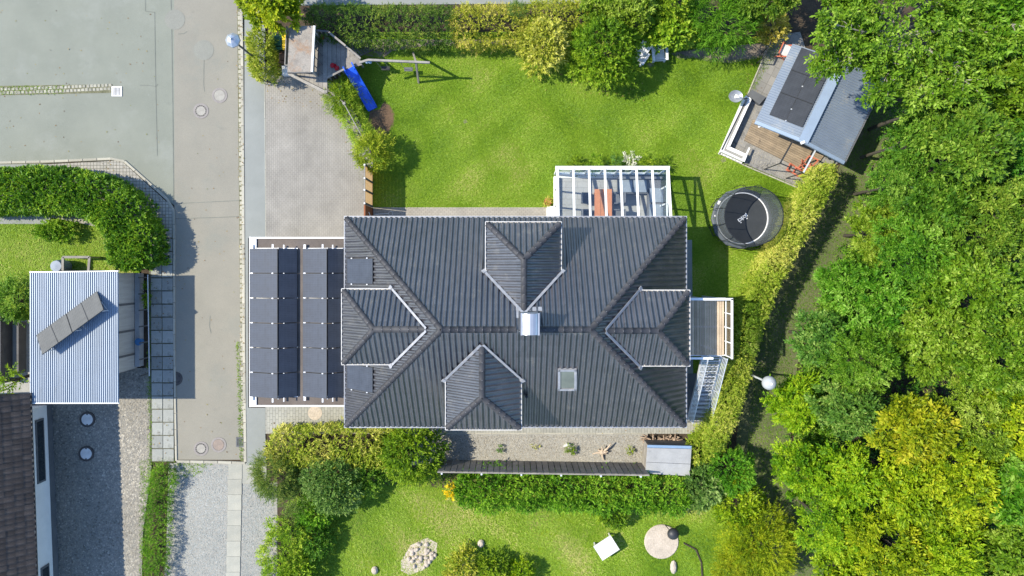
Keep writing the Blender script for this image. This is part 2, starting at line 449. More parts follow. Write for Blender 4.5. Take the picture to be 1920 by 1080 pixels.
M['cushion'] = mat('grey_cushion', (0.28, 0.31, 0.35), (0.23, 0.26, 0.3), 0.9, 3.0, fine=0.08)
M['wicker'] = mat('dark_wicker', (0.17, 0.175, 0.19), (0.12, 0.125, 0.14), 0.8, 14.0, fine=0.25)
M['floor_tile'] = paver_mat('conservatory_floor', (0.40, 0.385, 0.37), (0.37, 0.36, 0.345), (0.27, 0.26, 0.25), 0.6, 0.3, mort=0.008)


def solar_mat(name, base, rough, spec=0.5):
    m, nt, b = _mat(name)
    N, L = nt.nodes, nt.links
    tc = N.new('ShaderNodeTexCoord')
    br = N.new('ShaderNodeTexBrick')
    br.offset = 0.0
    br.inputs['Color1'].default_value = (*base, 1)
    br.inputs['Color2'].default_value = (*[x * 1.12 for x in base], 1)
    br.inputs['Mortar'].default_value = (*[x * 1.5 + 0.004 for x in base], 1)
    br.inputs['Scale'].default_value = 1
    br.inputs['Mortar Size'].default_value = 0.0035
    br.inputs['Brick Width'].default_value = 0.085
    br.inputs['Row Height'].default_value = 0.17
    L.new(tc.outputs['Object'], br.inputs['Vector'])
    n = N.new('ShaderNodeTexNoise')
    n.inputs['Scale'].default_value = 1.7
    n.inputs['Detail'].default_value = 6
    L.new(tc.outputs['Object'], n.inputs['Vector'])
    mr = N.new('ShaderNodeMapRange')
    mr.inputs['To Min'].default_value = 0.7
    mr.inputs['To Max'].default_value = 1.35
    L.new(n.outputs[0], mr.inputs[0])
    hs = N.new('ShaderNodeHueSaturation')
    L.new(br.outputs[0], hs.inputs['Color'])
    L.new(mr.outputs[0], hs.inputs['Value'])
    L.new(hs.outputs[0], b.inputs['Base Color'])
    b.inputs['Specular IOR Level'].default_value = spec
    mr2 = N.new('ShaderNodeMapRange')
    mr2.inputs['To Min'].default_value = rough * 0.75
    mr2.inputs['To Max'].default_value = rough * 1.3
    L.new(n.outputs[0], mr2.inputs[0])
    L.new(mr2.outputs[0], b.inputs['Roughness'])
    return m


M['solar'] = solar_mat('solar_cells', (0.040, 0.048, 0.064), 0.5, 0.2)
M['solar_dusty'] = solar_mat('dusty_solar_cells', (0.085, 0.086, 0.082), 0.6, 0.25)
M['solar_flat'] = solar_mat('pavilion_solar_cells', (0.034, 0.038, 0.045), 0.5, 0.2)

LEAF = {
    'forest': leaf_mat('forest_leaf', [(0.020, 0.060, 0.003), (0.052, 0.122, 0.005), (0.105, 0.195, 0.011), (0.205, 0.295, 0.045)]),
    'forest_dark': leaf_mat('dark_green_leaf', [(0.015, 0.052, 0.004), (0.038, 0.104, 0.007), (0.078, 0.165, 0.012), (0.17, 0.26, 0.035)]),
    'forest_blue': leaf_mat('blue_green_leaf', [(0.018, 0.058, 0.007), (0.042, 0.112, 0.013), (0.082, 0.172, 0.022), (0.19, 0.27, 0.06)]),
    'forest_lime': leaf_mat('lime_leaf', [(0.030, 0.080, 0.002), (0.085, 0.160, 0.004), (0.165, 0.248, 0.006), (0.28, 0.33, 0.015)]),
    'forest_gold': leaf_mat('golden_leaf', [(0.045, 0.085, 0.003), (0.115, 0.170, 0.005), (0.205, 0.240, 0.008), (0.31, 0.31, 0.02)]),
    'hedge_laurel': leaf_mat('laurel_leaf', [(0.018, 0.060, 0.004), (0.045, 0.118, 0.007), (0.090, 0.190, 0.010), (0.20, 0.30, 0.02)], rough=0.45, spec=0.22),
    'hedge_yellow': leaf_mat('yellow_hedge_leaf', [(0.080, 0.125, 0.006), (0.175, 0.225, 0.016), (0.275, 0.300, 0.032), (0.40, 0.36, 0.09)], patch=0.35, patch_scale=1.2),
    'hedge_green': leaf_mat('clipped_green_leaf', [(0.022, 0.055, 0.008), (0.048, 0.100, 0.012), (0.080, 0.145, 0.018), (0.16, 0.20, 0.03)], patch=0.4, patch_scale=0.9),
    'shrub_gold': leaf_mat('variegated_leaf', [(0.090, 0.125, 0.007), (0.20, 0.220, 0.018), (0.33, 0.325, 0.045), (0.46, 0.42, 0.12)]),
    'shrub_green': leaf_mat('shrub_leaf', [(0.028, 0.072, 0.004), (0.068, 0.138, 0.006), (0.125, 0.210, 0.009), (0.21, 0.28, 0.02)]),
    'shrub_lime': leaf_mat('lime_shrub_leaf', [(0.05, 0.11, 0.006), (0.115, 0.195, 0.010), (0.185, 0.26, 0.014), (0.28, 0.32, 0.03)]),
    'bamboo': leaf_mat('bamboo_leaf', [(0.04, 0.10, 0.006), (0.075, 0.17, 0.010), (0.12, 0.23, 0.014), (0.18, 0.29, 0.02)]),
    'silver': leaf_mat('silver_leaf', [(0.16, 0.18, 0.12), (0.26, 0.28, 0.20), (0.40, 0.41, 0.32), (0.55, 0.55, 0.46)], trans=0.1),
    'grey_green': leaf_mat('grey_green_leaf', [(0.026, 0.066, 0.010), (0.060, 0.125, 0.020), (0.102, 0.178, 0.034), (0.20, 0.27, 0.08)]),
    'conifer': leaf_mat('conifer_needles', [(0.02, 0.052, 0.010), (0.045, 0.095, 0.014), (0.085, 0.145, 0.02), (0.18, 0.21, 0.035)]),
    'grass_hedge': leaf_mat('low_hedge_leaf', [(0.03, 0.085, 0.004), (0.06, 0.15, 0.007), (0.10, 0.21, 0.010), (0.18, 0.27, 0.02)]),
    'flower': leaf_mat('yellow_flower_leaf', [(0.10, 0.13, 0.01), (0.3, 0.27, 0.01), (0.55, 0.40, 0.01), (0.65, 0.48, 0.02)]),
}


# ---------------------------------------------------------------- helpers
class MB:
    """collects shapes (world coordinates) and links them as ONE mesh object"""

    def __init__(self):
        self.v, self.f = [], []

    def add(self, vs, fs):
        o = len(self.v)
        self.v += [tuple(p) for p in vs]
        self.f += [tuple(i + o for i in f) for f in fs]
        return self

    def box(self, c, s, rz=0.0):
        x, y, z = s[0] / 2, s[1] / 2, s[2] / 2
        ca, sa = math.cos(rz), math.sin(rz)
        vs = []
        for dz in (-z, z):
            for dx, dy in ((-x, -y), (x, -y), (x, y), (-x, y)):
                vs.append((c[0] + dx * ca - dy * sa, c[1] + dx * sa + dy * ca, c[2] + dz))
        return self.add(vs, [(3, 2, 1, 0), (4, 5, 6, 7), (0, 1, 5, 4), (1, 2, 6, 5), (2, 3, 7, 6), (3, 0, 4, 7)])

    def bar(self, p0, p1, w, h=None, up=(0, 0, 1)):
        h = h or w
        p0, p1 = Vector(p0), Vector(p1)
        d = (p1 - p0).normalized()
        up = Vector(up)
        if abs(d.dot(up)) > 0.98:
            up = Vector((0, 1, 0))
        s = d.cross(up).normalized()
        u = s.cross(d)
        vs = []
        for p in (p0, p1):
            for a, b in ((-1, -1), (1, -1), (1, 1), (-1, 1)):
                vs.append(p + s * (a * w / 2) + u * (b * h / 2))
        return self.add(vs, [(0, 1, 2, 3), (7, 6, 5, 4), (0, 4, 5, 1), (1, 5, 6, 2), (2, 6, 7, 3), (3, 7, 4, 0)])

    def tube(self, pts, r, n=8, r2=None):
        pts = [Vector(p) for p in pts]
        m = len(pts)
        rings = []
        for i, p in enumerate(pts):
            d = (pts[min(i + 1, m - 1)] - pts[max(i - 1, 0)]).normalized()
            a = d.orthogonal().normalized() if i == 0 else (rings[-1][1] - d * rings[-1][1].dot(d)).normalized()
            b = d.cross(a)
            rr = r if r2 is None else r + (r2 - r) * i / (m - 1)
            rings.append(([p + (a * math.cos(2 * math.pi * k / n) + b * math.sin(2 * math.pi * k / n)) * rr for k in range(n)], a))
        vs = [q for ring, _ in rings for q in ring]
        fs = []
        for i in range(m - 1):
            for k in range(n):
                fs.append((i * n + k, i * n + (k + 1) % n, (i + 1) * n + (k + 1) % n, (i + 1) * n + k))
        fs.append(tuple(range(n - 1, -1, -1)))
        fs.append(tuple((m - 1) * n + k for k in range(n)))
        return self.add(vs, fs)

    def prism(self, pts, z0, z1):
        n = len(pts)
        a = sum(pts[i][0] * pts[(i + 1) % n][1] - pts[(i + 1) % n][0] * pts[i][1] for i in range(n))
        if a < 0:
            pts = pts[::-1]
        vs = [(p[0], p[1], z0) for p in pts] + [(p[0], p[1], z1) for p in pts]
        fs = [tuple(range(n - 1, -1, -1)), tuple(range(n, 2 * n))]
        fs += [(i, (i + 1) % n, n + (i + 1) % n, n + i) for i in range(n)]
        return self.add(vs, fs)

    def slabq(self, q, t):
        """a plate: quad q (top face, any order) thickened downward along its normal"""
        q = [Vector(p) for p in q]
        nrm = (q[1] - q[0]).cross(q[-1] - q[0]).normalized()
        if nrm.z < 0:
            q = q[::-1]
            nrm = -nrm
        n = len(q)
        vs = q + [p - nrm * t for p in q]
        fs = [tuple(range(n)), tuple(range(2 * n - 1, n - 1, -1))]
        fs += [(i, i + n, (i + 1) % n + n, (i + 1) % n) for i in range(n)]
        return self.add(vs, fs)

    def lathe(self, prof, c, n=20, sx=1.0, sy=1.0):
        vs, fs = [], []
        m = len(prof)
        for r, z in prof:
            for k in range(n):
                a = 2 * math.pi * k / n
                vs.append((c[0] + r * math.cos(a) * sx, c[1] + r * math.sin(a) * sy, c[2] + z))
        for i in range(m - 1):
            for k in range(n):
                fs.append((i * n + k, i * n + (k + 1) % n, (i + 1) * n + (k + 1) % n, (i + 1) * n + k))
        fs.append(tuple(range(n - 1, -1, -1)))
        fs.append(tuple((m - 1) * n + k for k in range(n)))
        return self.add(vs, fs)

    def ring(self, c, r0, r1, z0, z1, n=36):
        prof = [(r0, z0), (r1, z0), (r1, z1), (r0, z1)]
        vs, fs = [], []
        for r, z in prof:
            for k in range(n):
                a = 2 * math.pi * k / n
                vs.append((c[0] + r * math.cos(a), c[1] + r * math.sin(a), c[2] + z))
        for i in range(4):
            for k in range(n):
                fs.append((i * n + k, i * n + (k + 1) % n, ((i + 1) % 4) * n + (k + 1) % n, ((i + 1) % 4) * n + k))
        return self.add(vs, fs)

    def build(self, name, m, parent=None, smooth=False, kind=None, mtx=None):
        org = parent_world(parent) if parent is not None else Vector((0, 0, 0))
        me = bpy.data.meshes.new(name)
        if mtx is None:
            me.from_pydata([(x - org.x, y - org.y, z - org.z) for x, y, z in self.v], [], self.f)
        else:
            me.from_pydata(self.v, [], self.f)
        me.materials.append(m)
        if smooth:
            me.polygons.foreach_set('use_smooth', [True] * len(me.polygons))
        me.update()
        return link(name, me, parent, kind, mtx)


def parent_world(o):
    v = Vector((0, 0, 0))
    while o is not None:
        v += o.location
        o = o.parent
    return v


def link(name, me, parent=None, kind=None, mtx=None):
    o = bpy.data.objects.new(name, me)
    COL.objects.link(o)
    if mtx is not None:
        mm = mtx.copy()
        if parent is not None:
            mm.translation = mm.translation - parent_world(parent)
        o.matrix_basis = mm
    if parent is not None:
        o.parent = parent
    if kind:
        o['kind'] = kind
    return o


def tag(o, label, cat, group=None):
    o['label'] = label
    o['category'] = cat
    if group:
        o['group'] = group
    return o


def thing(name, label, cat, loc=(0, 0, 0), group=None):
    o = bpy.data.objects.new(name, None)
    o.empty_display_size = 0.2
    COL.objects.link(o)
    o.location = loc
    return tag(o, label, cat, group)


def struct(name, mb, m, z=None):
    o = mb.build(name, m)
    o['kind'] = 'structure'
    return o


def sheet(name, pts, z, m, sub=None):
    """a flat piece of the setting from photo points"""
    mb = MB()
    w = PL(pts, 0.0)
    n = len(w)
    a = sum(w[i].x * w[(i + 1) % n].y - w[(i + 1) % n].x * w[i].y for i in range(n))
    if a < 0:
        w = w[::-1]
    mb.add([(p.x, p.y, z) for p in w], [tuple(range(n))])
    return struct(name, mb, m)


def dup(o, loc=None, rz=None, scale=None, parent=None, label=None, mat_=None):
    c = o.copy()
    COL.objects.link(c)
    if parent is not None:
        c.parent = parent
    if loc is not None:
        c.location = loc
    if rz is not None:
        c.rotation_euler = (0, 0, rz)
    if scale is not None:
        c.scale = (scale,) * 3 if not hasattr(scale, '__len__') else scale
    if label:
        c['label'] = label
    for ch in list(o.children):
        dup(ch, parent=c)
    return c


def npmesh(name, V, faces_flat, nper, m, tint=None, smooth=False):
    me = bpy.data.meshes.new(name)
    nf = len(faces_flat) // nper
    me.vertices.add(len(V))
    me.vertices.foreach_set('co', np.ascontiguousarray(V, dtype=np.float32).ravel())
    me.loops.add(len(faces_flat))
    me.loops.foreach_set('vertex_index', np.ascontiguousarray(faces_flat, dtype=np.int32))
    me.polygons.add(nf)
    me.polygons.foreach_set('loop_start', np.arange(0, nf * nper, nper, dtype=np.int32))
    if smooth:
        me.polygons.foreach_set('use_smooth', np.ones(nf, dtype=bool))
    me.update(calc_edges=True)
    if tint is not None:
        at = me.attributes.new('tint', 'FLOAT', 'POINT')
        at.data.foreach_set('value', np.ascontiguousarray(tint, dtype=np.float32))
    me.materials.append(m)
    return me


def unit(a):
    return a / np.maximum(np.linalg.norm(a, axis=-1, keepdims=True), 1e-9)


def leaves(name, B, D, Nn, L, W, tint, m, droop=0.12, fold=0.18):
    """N folded leaves as one mesh: B base, D direction, Nn face normal"""
    n = len(B)
    D = unit(D)
    S = unit(np.cross(D, Nn))
    U = np.cross(S, D)
    L = np.broadcast_to(L, (n,))[:, None]
    W = np.broadcast_to(W, (n,))[:, None]
    v0 = B
    v1 = B + D * L * 0.45 + S * W * 0.5 + U * W * fold
    v2 = B + D * L * 0.45 - S * W * 0.5 + U * W * fold
    v3 = B + D * L - U * L * droop
    V = np.stack([v0, v1, v2, v3], axis=1).reshape(-1, 3)
    k = np.arange(n)[:, None] * 4
    F = np.concatenate([k + np.array([[0, 1, 3]]), k + np.array([[0, 3, 2]])], axis=1).ravel()
    return npmesh(name, V, F, 3, m, np.repeat(tint, 4))


def sprays(rng, base, out, nleaf, twig, leafL, leafW, droop=0.25, side=0.85, tintbase=None, up=0.7, tintvar=0.16, nvar=0.33):
    """leaves in pairs along twigs that start at base and run along out"""
    n = len(base)
    out = unit(out + rng.normal(0, 0.25, (n, 3)))
    t = np.linspace(0.12, 1, nleaf)[None, :, None]
    tl = (twig * rng.uniform(0.6, 1.25, n))[:, None, None]
    pos = base[:, None, :] + out[:, None, :] * t * tl
    pos[..., 2] -= (droop * tl[..., 0] * t[..., 0] ** 2)
    upv = np.array([0, 0, 1.0])
    nrm = unit(out * 0.35 + upv * up + rng.normal(0, 0.28, (n, 3)))
    sd = unit(np.cross(out, nrm))
    sgn = np.where(np.arange(nleaf) % 2 == 0, 1.0, -1.0)[None, :, None]
    d = out[:, None, :] * (0.35 + 0.5 * t) + sd[:, None, :] * sgn * side * (1.05 - 0.6 * t) + rng.normal(0, 0.22, (n, nleaf, 3))
    nn = nrm[:, None, :] + rng.normal(0, nvar, (n, nleaf, 3))
    Ls = leafL * rng.uniform(0.65, 1.25, (n, nleaf))
    if tintbase is None:
        tintbase = rng.uniform(0.2, 0.75, n)
    tt = np.clip(tintbase[:, None] + rng.normal(0, tintvar, (n, nleaf)) + 0.10 * t[..., 0], 0, 1)
    f = lambda a: a.reshape(-1, a.shape[-1])
    return f(pos), f(d), f(nn), Ls.ravel(), Ls.ravel() * (leafW / leafL), tt.ravel()


def lobes_sample(rng, lobes, n, low=-0.25, depth=0.28):
    """points on the outside of a cluster of spheres, with outward directions"""
    C = np.array([l[:3] for l in lobes])
    Rr = np.array([l[3] for l in lobes])
    w = Rr ** 2
    pts, outs, lob = [], [], []
    got = 0
    while got < n:
        k = rng.choice(len(lobes), n * 2, p=w / w.sum())
        d = unit(rng.normal(0, 1, (n * 2, 3)))
        d[:, 2] = np.where(d[:, 2] < low, -d[:, 2], d[:, 2])
        r = 1 - depth * rng.random(n * 2) ** 2
        p = C[k] + d * (Rr[k] * r)[:, None]
        dist = np.linalg.norm(p[:, None, :] - C[None], axis=2) / Rr[None]
        dist[np.arange(len(k)), k] = 9
        ok = (dist.min(axis=1) > 0.80) & (p[:, 2] > 0.08)
        pts.append(p[ok]); outs.append(d[ok]); lob.append(k[ok])
        got += ok.sum()
    return np.concatenate(pts)[:n], np.concatenate(outs)[:n], np.concatenate(lob)[:n]


def blob_lobes(rng, r, h, n, zc=None, small=(0.38, 0.58)):
    """lobes of a crown of radius r, height h sitting with its middle at zc"""
    zc = h * 0.5 if zc is None else zc
    out = [(0, 0, zc, r * 0.62)]
    for i in range(n):
        a = i * 2.39996 + rng.uniform(-0.4, 0.4)
        q = math.sqrt((i + 0.5) / n)
        rr = r * rng.uniform(*small)
        d = max(0.0, r - rr) * q
        zz = zc + (h * 0.5 - rr * 0.8) * math.cos(q * math.pi * 0.62) + rng.uniform(-0.12, 0.12) * h
        out.append((d * math.cos(a), d * math.sin(a), max(rr * 0.5, zz), rr))
    return out


def branch_mesh(rng, lobes, z0, name, m, r0=0.12, zsplit=0.35):
    mb = MB()
    top = max(l[2] for l in lobes)
    zs = z0 + (top - z0) * zsplit
    mb.tube([(0, 0, z0), (0.03, 0.02, zs * 0.5 + z0 * 0.5), (0, 0.03, zs), (0.02, 0, zs + (top - zs) * 0.35)], r0, 7, r0 * 0.45)
    for l in lobes[1:]:
        st = Vector((0, 0, zs + (top - zs) * 0.3 * rng.random()))
        e = st.lerp(Vector(l[:3]), .72)
        e.z -= .25 * l[3]
        mid = st.lerp(e, 0.5) + Vector((rng.uniform(-.1, .1), rng.uniform(-.1, .1), 0.12 * e.length * 0.3))
        mb.tube([st, mid, e], r0 * 0.42, 5, r0 * 0.14)
    return mb


def in_poly(pts, poly):
    x, y = pts[:, 0], pts[:, 1]
    ins = np.zeros(len(pts), bool)
    n = len(poly)
    j = n - 1
    for i in range(n):
        xi, yi = poly[i][0], poly[i][1]
        xj, yj = poly[j][0], poly[j][1]
        c = ((yi > y) != (yj > y)) & (x < (xj - xi) * (y - yi) / (yj - yi + 1e-12) + xi)
        ins ^= c
        j = i
    return ins


def poly_points(rng, poly, n):
    P_ = np.array([(p[0], p[1]) for p in poly])
    lo, hi = P_.min(0), P_.max(0)
    out = np.zeros((0, 2))
    while len(out) < n:
        q = rng.uniform(lo, hi, (n, 2))
        out = np.concatenate([out, q[in_poly(q, P_)]])
    return out[:n]


def fnoise(xy, s, seed=0):
    """cheap smooth noise 0..1"""
    r = np.random.default_rng(seed)
    v = np.zeros(len(xy))
    for k in range(7):
        a = r.uniform(0, 2 * math.pi)
        f = s * r.uniform(0.5, 1.9)
        v += np.sin((xy[:, 0] * math.cos(a) + xy[:, 1] * math.sin(a)) * f + r.uniform(0, 6.28))
    return np.clip(0.5 + v / 7 * 0.9, 0, 1)


def shrub(name, label, cat, px, py, z_at, r, h, leafm, seed, nt=420, nleaf=9, twig=0.34, leafL=0.13, leafW=0.065,
          nlobes=9, droop=0.25, side=0.85, sx=1.0, sy=1.0, group=None, zc=None, up=0.7, base=0.0, low=-0.25, stem=True, bark='stem'):
    """a bush: foliage and a branched stem; px,py is where its middle shows at height z_at"""
    rng = np.random.default_rng(seed)
    loc = P(px, py, z_at)
    loc.z = base
    t = thing(name, label, cat, loc, group)
    lobes = blob_lobes(rng, r, h, nlobes, zc)
    p, o, k = lobes_sample(rng, lobes, nt, low)
    lt = rng.uniform(0.25, 0.7, len(lobes))
    B, D, Nn, L, W, T = sprays(rng, p, o + np.array([0, 0, 0.25]), nleaf, twig, leafL, leafW, droop, side, lt[k] + rng.normal(0, .1, len(k)), up)
    B[:, 0] *= sx
    B[:, 1] *= sy
    me = leaves('foliage', B, D, Nn, L, W, T, LEAF[leafm])
    link('foliage', me, t)
    if stem:
        mb = branch_mesh(rng, lobes, 0.0, 'stem', None, r0=0.05 + 0.03 * h)
        mb.v = [(x * sx + loc.x, y * sy + loc.y, z + loc.z) for x, y, z in mb.v]
        mb.build('stem', M[bark], t)
    return t


def hedge(name, label, cat, pts, z, halfw, leafm, seed, dens=70, nleaf=6, twig=0.22, leafL=0.12, leafW=0.05, droop=0.1, group=None,
          side=0.8, up=0.6, rough=0.12, tintfn=None, widths=None, ragged=0.0):
    """a clipped hedge along photo points pts (where its top middle shows at height z)"""
    rng = np.random.default_rng(seed)
    W = [P(a, b, z) for a, b in pts]
    org = Vector((W[0].x, W[0].y, 0))
    X = np.array([(p.x - org.x, p.y - org.y) for p in W])
    seg = np.linalg.norm(np.diff(X, axis=0), axis=1)
    cum = np.concatenate([[0], np.cumsum(seg)])
    tot = cum[-1]
    hw = np.array(widths if widths else [halfw] * len(pts), float)

    def at(s):
        x = np.interp(s, cum, X[:, 0]); y = np.interp(s, cum, X[:, 1]); w = np.interp(s, cum, hw)
        e = 0.25
        dx = np.interp(s + e, cum, X[:, 0]) - np.interp(s - e, cum, X[:, 0])
        dy = np.interp(s + e, cum, X[:, 1]) - np.interp(s - e, cum, X[:, 1])
        d = unit(np.stack([dx, dy], 1))
        return x, y, w, d
    n = int(tot * (2 * halfw + 1.2 * z) * dens)
    s = rng.uniform(-0.12, tot + 0.12, n)
    x, y, w, d = at(np.clip(s, 0, tot))
    endk = np.clip(np.minimum(s, tot - s) / 0.35 + 0.35, 0.25, 1)
    ft = 2 * halfw / (2 * halfw + 1.0 * z)
    top = rng.random(n) < ft
    lt_ = rng.uniform(-1, 1, n)
    sgn = np.sign(rng.uniform(-1, 1, n))
    r = 1 - 0.22 * rng.random(n) ** 2
    hz = rng.random(n) ** 0.7
    nse = (fnoise(np.stack([s * 1.0, lt_ * halfw], 1), 2.6, seed) - 0.5) * rough * 2
    cx = np.where(top, lt_, sgn * r * (1 - 0.12 * hz ** 4))
    zz = np.where(top, z * r * (1 - 0.26 * np.abs(lt_) ** 5), z * hz * 0.92) + nse
    lat = cx * w * endk + np.where(top, 0, nse * cx)
    cz = np.where(top, 1 - 0.35 * np.abs(lt_) ** 3, 0.35)
    cx = np.where(top, lt_ ** 3 * .8, sgn)
    nrm2 = np.stack([-d[:, 1], d[:, 0]], 1)
    B = np.stack([x + nrm2[:, 0] * lat + d[:, 0] * (s - np.clip(s, 0, tot)), y + nrm2[:, 1] * lat + d[:, 1] * (s - np.clip(s, 0, tot)), np.maximum(zz, 0.05)], 1)
    o = np.stack([nrm2[:, 0] * cx * 0.9, nrm2[:, 1] * cx * 0.9, cz ** 3 * 1.1 + 0.12], 1) + rng.normal(0, 0.3, (n, 3))
    tb = fnoise(B[:, :2], 1.7, seed + 3) * 0.5 + 0.25 + rng.normal(0, 0.12, n)
    if tintfn is not None:
        tb = tb + tintfn(s / tot)
    Bq, D, Nn, L, Wl, T = sprays(rng, B, o, nleaf, twig, leafL, leafW, droop, side, np.clip(tb, 0, 1), up)
    t = thing(name, label, cat, org, group)
    link('foliage', leaves('foliage', Bq, D, Nn, L, Wl, T, LEAF[leafm] if isinstance(leafm, str) else leafm), t)
    mb = MB()
    m_ = max(2, int(tot / 0.45))
    for i in range(m_ + 1):
        xx, yy, ww, dd = at(np.array([min(tot, max(0, tot * i / m_))]))
        px_, py_ = xx[0] + org.x, yy[0] + org.y
        nx_, ny_ = -dd[0][1], dd[0][0]
        for q in (-0.45, 0.0, 0.45):
            mb.tube([(px_ + nx_ * q * ww[0] * .4, py_ + ny_ * q * ww[0] * .4, 0), (px_ + nx_ * q * ww[0] * 1.2 + rng.uniform(-.1, .1), py_ + ny_ * q * ww[0] * 1.2, z * .85)], 0.025, 4, 0.01)
    mb.build('stems', M['stem'], t, kind='stuff')
    return t


def pebbles(name, poly, n, size, m, seed, z=0.0, parent=None):
    rng = np.random.default_rng(seed)
    q = poly_points(rng, poly, n)
    base = np.array([(1, 0, 0), (0, 1, 0), (-1, 0, 0), (0, -1, 0), (0, 0, 1)], float)
    fs = np.array([(0, 1, 4), (1, 2, 4), (2, 3, 4), (3, 0, 4)])
    a = rng.uniform(0, 6.28, n)
    s = size * rng.uniform(0.5, 1.5, n)
    e = rng.uniform(0.6, 1.0, n)
    V = np.zeros((n, 5, 3))
    for k in range(5):
        bx, by, bz = base[k]
        jx = bx * s * rng.uniform(.8, 1.2, n)
        jy = by * s * e * rng.uniform(.8, 1.2, n)
        V[:, k, 0] = q[:, 0] + jx * np.cos(a) - jy * np.sin(a) + (rng.uniform(-.25, .25, n) * s if k == 4 else 0)
        V[:, k, 1] = q[:, 1] + jx * np.sin(a) + jy * np.cos(a) + (rng.uniform(-.25, .25, n) * s if k == 4 else 0)
        V[:, k, 2] = z + bz * s * rng.uniform(.35, .75, n) - (0 if k == 4 else 0.004)
    F = (np.arange(n)[:, None, None] * 5 + fs[None]).ravel()
    T = np.clip(rng.normal(0.45, 0.2, n) + (fnoise(q, 1.1, seed) - .5) * .3, 0, 1)
    me = npmesh(name, V.reshape(-1, 3), F, 3, m, np.repeat(T, 5))
    return link(name, me, parent, 'stuff')


def grass(name, poly, n, seed, length=0.10, width=0.018, z=0.0, lift=0.55, m=None, tb=0.42, holes=()):
    rng = np.random.default_rng(seed)
    q = poly_points(rng, poly, n)
    for h in holes:
        q = q[~in_poly(q, h)]
    n = len(q)
    patch = fnoise(q, 0.55, seed) * 0.6 + fnoise(q, 2.1, seed + 1) * 0.4
    a = rng.uniform(0, 6.28, n) * 0.7 + fnoise(q, 1.3, seed + 2) * 5
    L = length * rng.uniform(0.5, 1.4, n)
    up = rng.uniform(0.15, lift, n)
    dx, dy = np.cos(a), np.sin(a)
    w = width * rng.uniform(.6, 1.3, n)
    V = np.zeros((n, 3, 3))
    V[:, 0] = np.stack([q[:, 0] - dy * w, q[:, 1] + dx * w, np.full(n, z)], 1)
    V[:, 1] = np.stack([q[:, 0] + dy * w, q[:, 1] - dx * w, np.full(n, z)], 1)
    V[:, 2] = np.stack([q[:, 0] + dx * L, q[:, 1] + dy * L, z + L * up + 0.012], 1)
    T = np.clip(tb + (patch - .5) * 1.05 + rng.normal(0, 0.15, n), 0, 1)
    me = npmesh(name, V.reshape(-1, 3), np.arange(n * 3), 3, m or M['blade'], np.repeat(T, 3))
    return link(name, me, None, 'stuff')


# ---------------------------------------------------------------- the setting: ground sheets
mb = MB()
mb.add([(-220, -220, -0.06), (220, -220, -0.06), (220, 220, -0.06), (-220, 220, -0.06)], [(0, 1, 2, 3)])
struct('ground', mb, M['soil'])

YARD = [(-1400, -900), (325, -900), (327, 385), (228, 300), (92, 306), (0, 312), (-1400, 330)]
sheet('yard', YARD, 0.0, M['asphalt_yard'])
sheet('street', [(325, -900), (449, -900), (449, 20), (462, 862), (328, 862), (327, 385)], 0.004, M['asphalt_street'])
sheet('pavement', [(459, -900), (497, -900), (498, 448), (466, 446), (466, 764), (498, 764), (498, 812), (500, 872), (463, 872), (459, 200)], 0.05, M['asphalt_walk'])
sheet('driveway', [(498, 120), (640, 160), (690, 260), (699, 300), (699, 412), (650, 412), (650, 448), (498, 448)], 0.046, M['paver'])
sheet('side_path', [(498, 760), (1345, 760), (1345, 813), (498, 813)], 0.042, M['paver_south'])
sheet('terrace', [(700, 389), (1046, 389), (1046, 470), (700, 470)], 0.04, M['paver_terrace'])
sheet('corner_pavement', [(95, 308), (228, 301), (324, 388), (324, 446), (284, 446), (60, 400)], 0.05, M['paver_corner'])
sheet('yard_pavement', [(-900, 316), (95, 308), (95, 420), (-900, 420)], 0.046, M['asphalt_walk'])
sheet('slab_pavement_bed', [(279, 446), (324, 446), (328, 866), (282, 866)], 0.02, M['slab_joint'])
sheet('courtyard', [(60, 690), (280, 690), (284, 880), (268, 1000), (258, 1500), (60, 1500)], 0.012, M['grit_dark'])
sheet('parking_gravel', [(316, 868), (430, 868), (424, 1500), (300, 1500)], 0.010, M['grit'])
sheet('verge_gravel', [(450, 905), (520, 905), (520, 1500), (450, 1500)], 0.010, M['grit'])
sheet('gravel_bed', [(770, 813), (1215, 813), (1215, 872), (770, 872)], 0.014, M['grit'])
LAWN = [(700, 60), (960, 60), (1480, 70), (1400, 190), (1352, 290), (1500, 352), (1560, 300), (1500, 420), (1420, 640), (1400, 740), (1350, 840), (1290, 830), (1290, 470),
        (1046, 470), (1046, 389), (700, 389), (660, 300), (640, 160), (640, 100)]
sheet('lawn', LAWN, 0.0, M['turf'])
sheet('neighbour_lawn', [(520, 875), (1420, 875), (1520, 1500), (470, 1500)], -0.004, M['turf_far'])
sheet('corner_garden_lawn', [(-500, 330), (250, 330), (262, 515), (58, 515), (58, 640), (-500, 640)], 0.008, M['turf_far'])
sheet('neighbour_yard', [(-500, 600), (58, 600), (58, 740), (-500, 740)], 0.016, M['concrete'])
sheet('forest_path', [(1640, 170), (1680, 190), (1690, 330), (1600, 460), (1500, 650), (1480, 800), (1500, 900), (1560, 1080), (1640, 1500), (1540, 1500), (1440, 1000), (1380, 830), (1400, 640), (1480, 500), (1575, 310)],
      0.006, M['path'])
sheet('north_path', [(560, -12), (1120, -14), (1120, 6), (560, 10)], 0.0, M['asphalt_walk'])
sheet('meadow', [(1985, -2500), (8000, -2500), (8000, 4000), (1985, 4000)], -0.03, M['turf_far'])
sheet('meadow', [(500, -2500), (1985, -2500), (1985, -30), (500, -30)], -0.028, M['turf_far'])
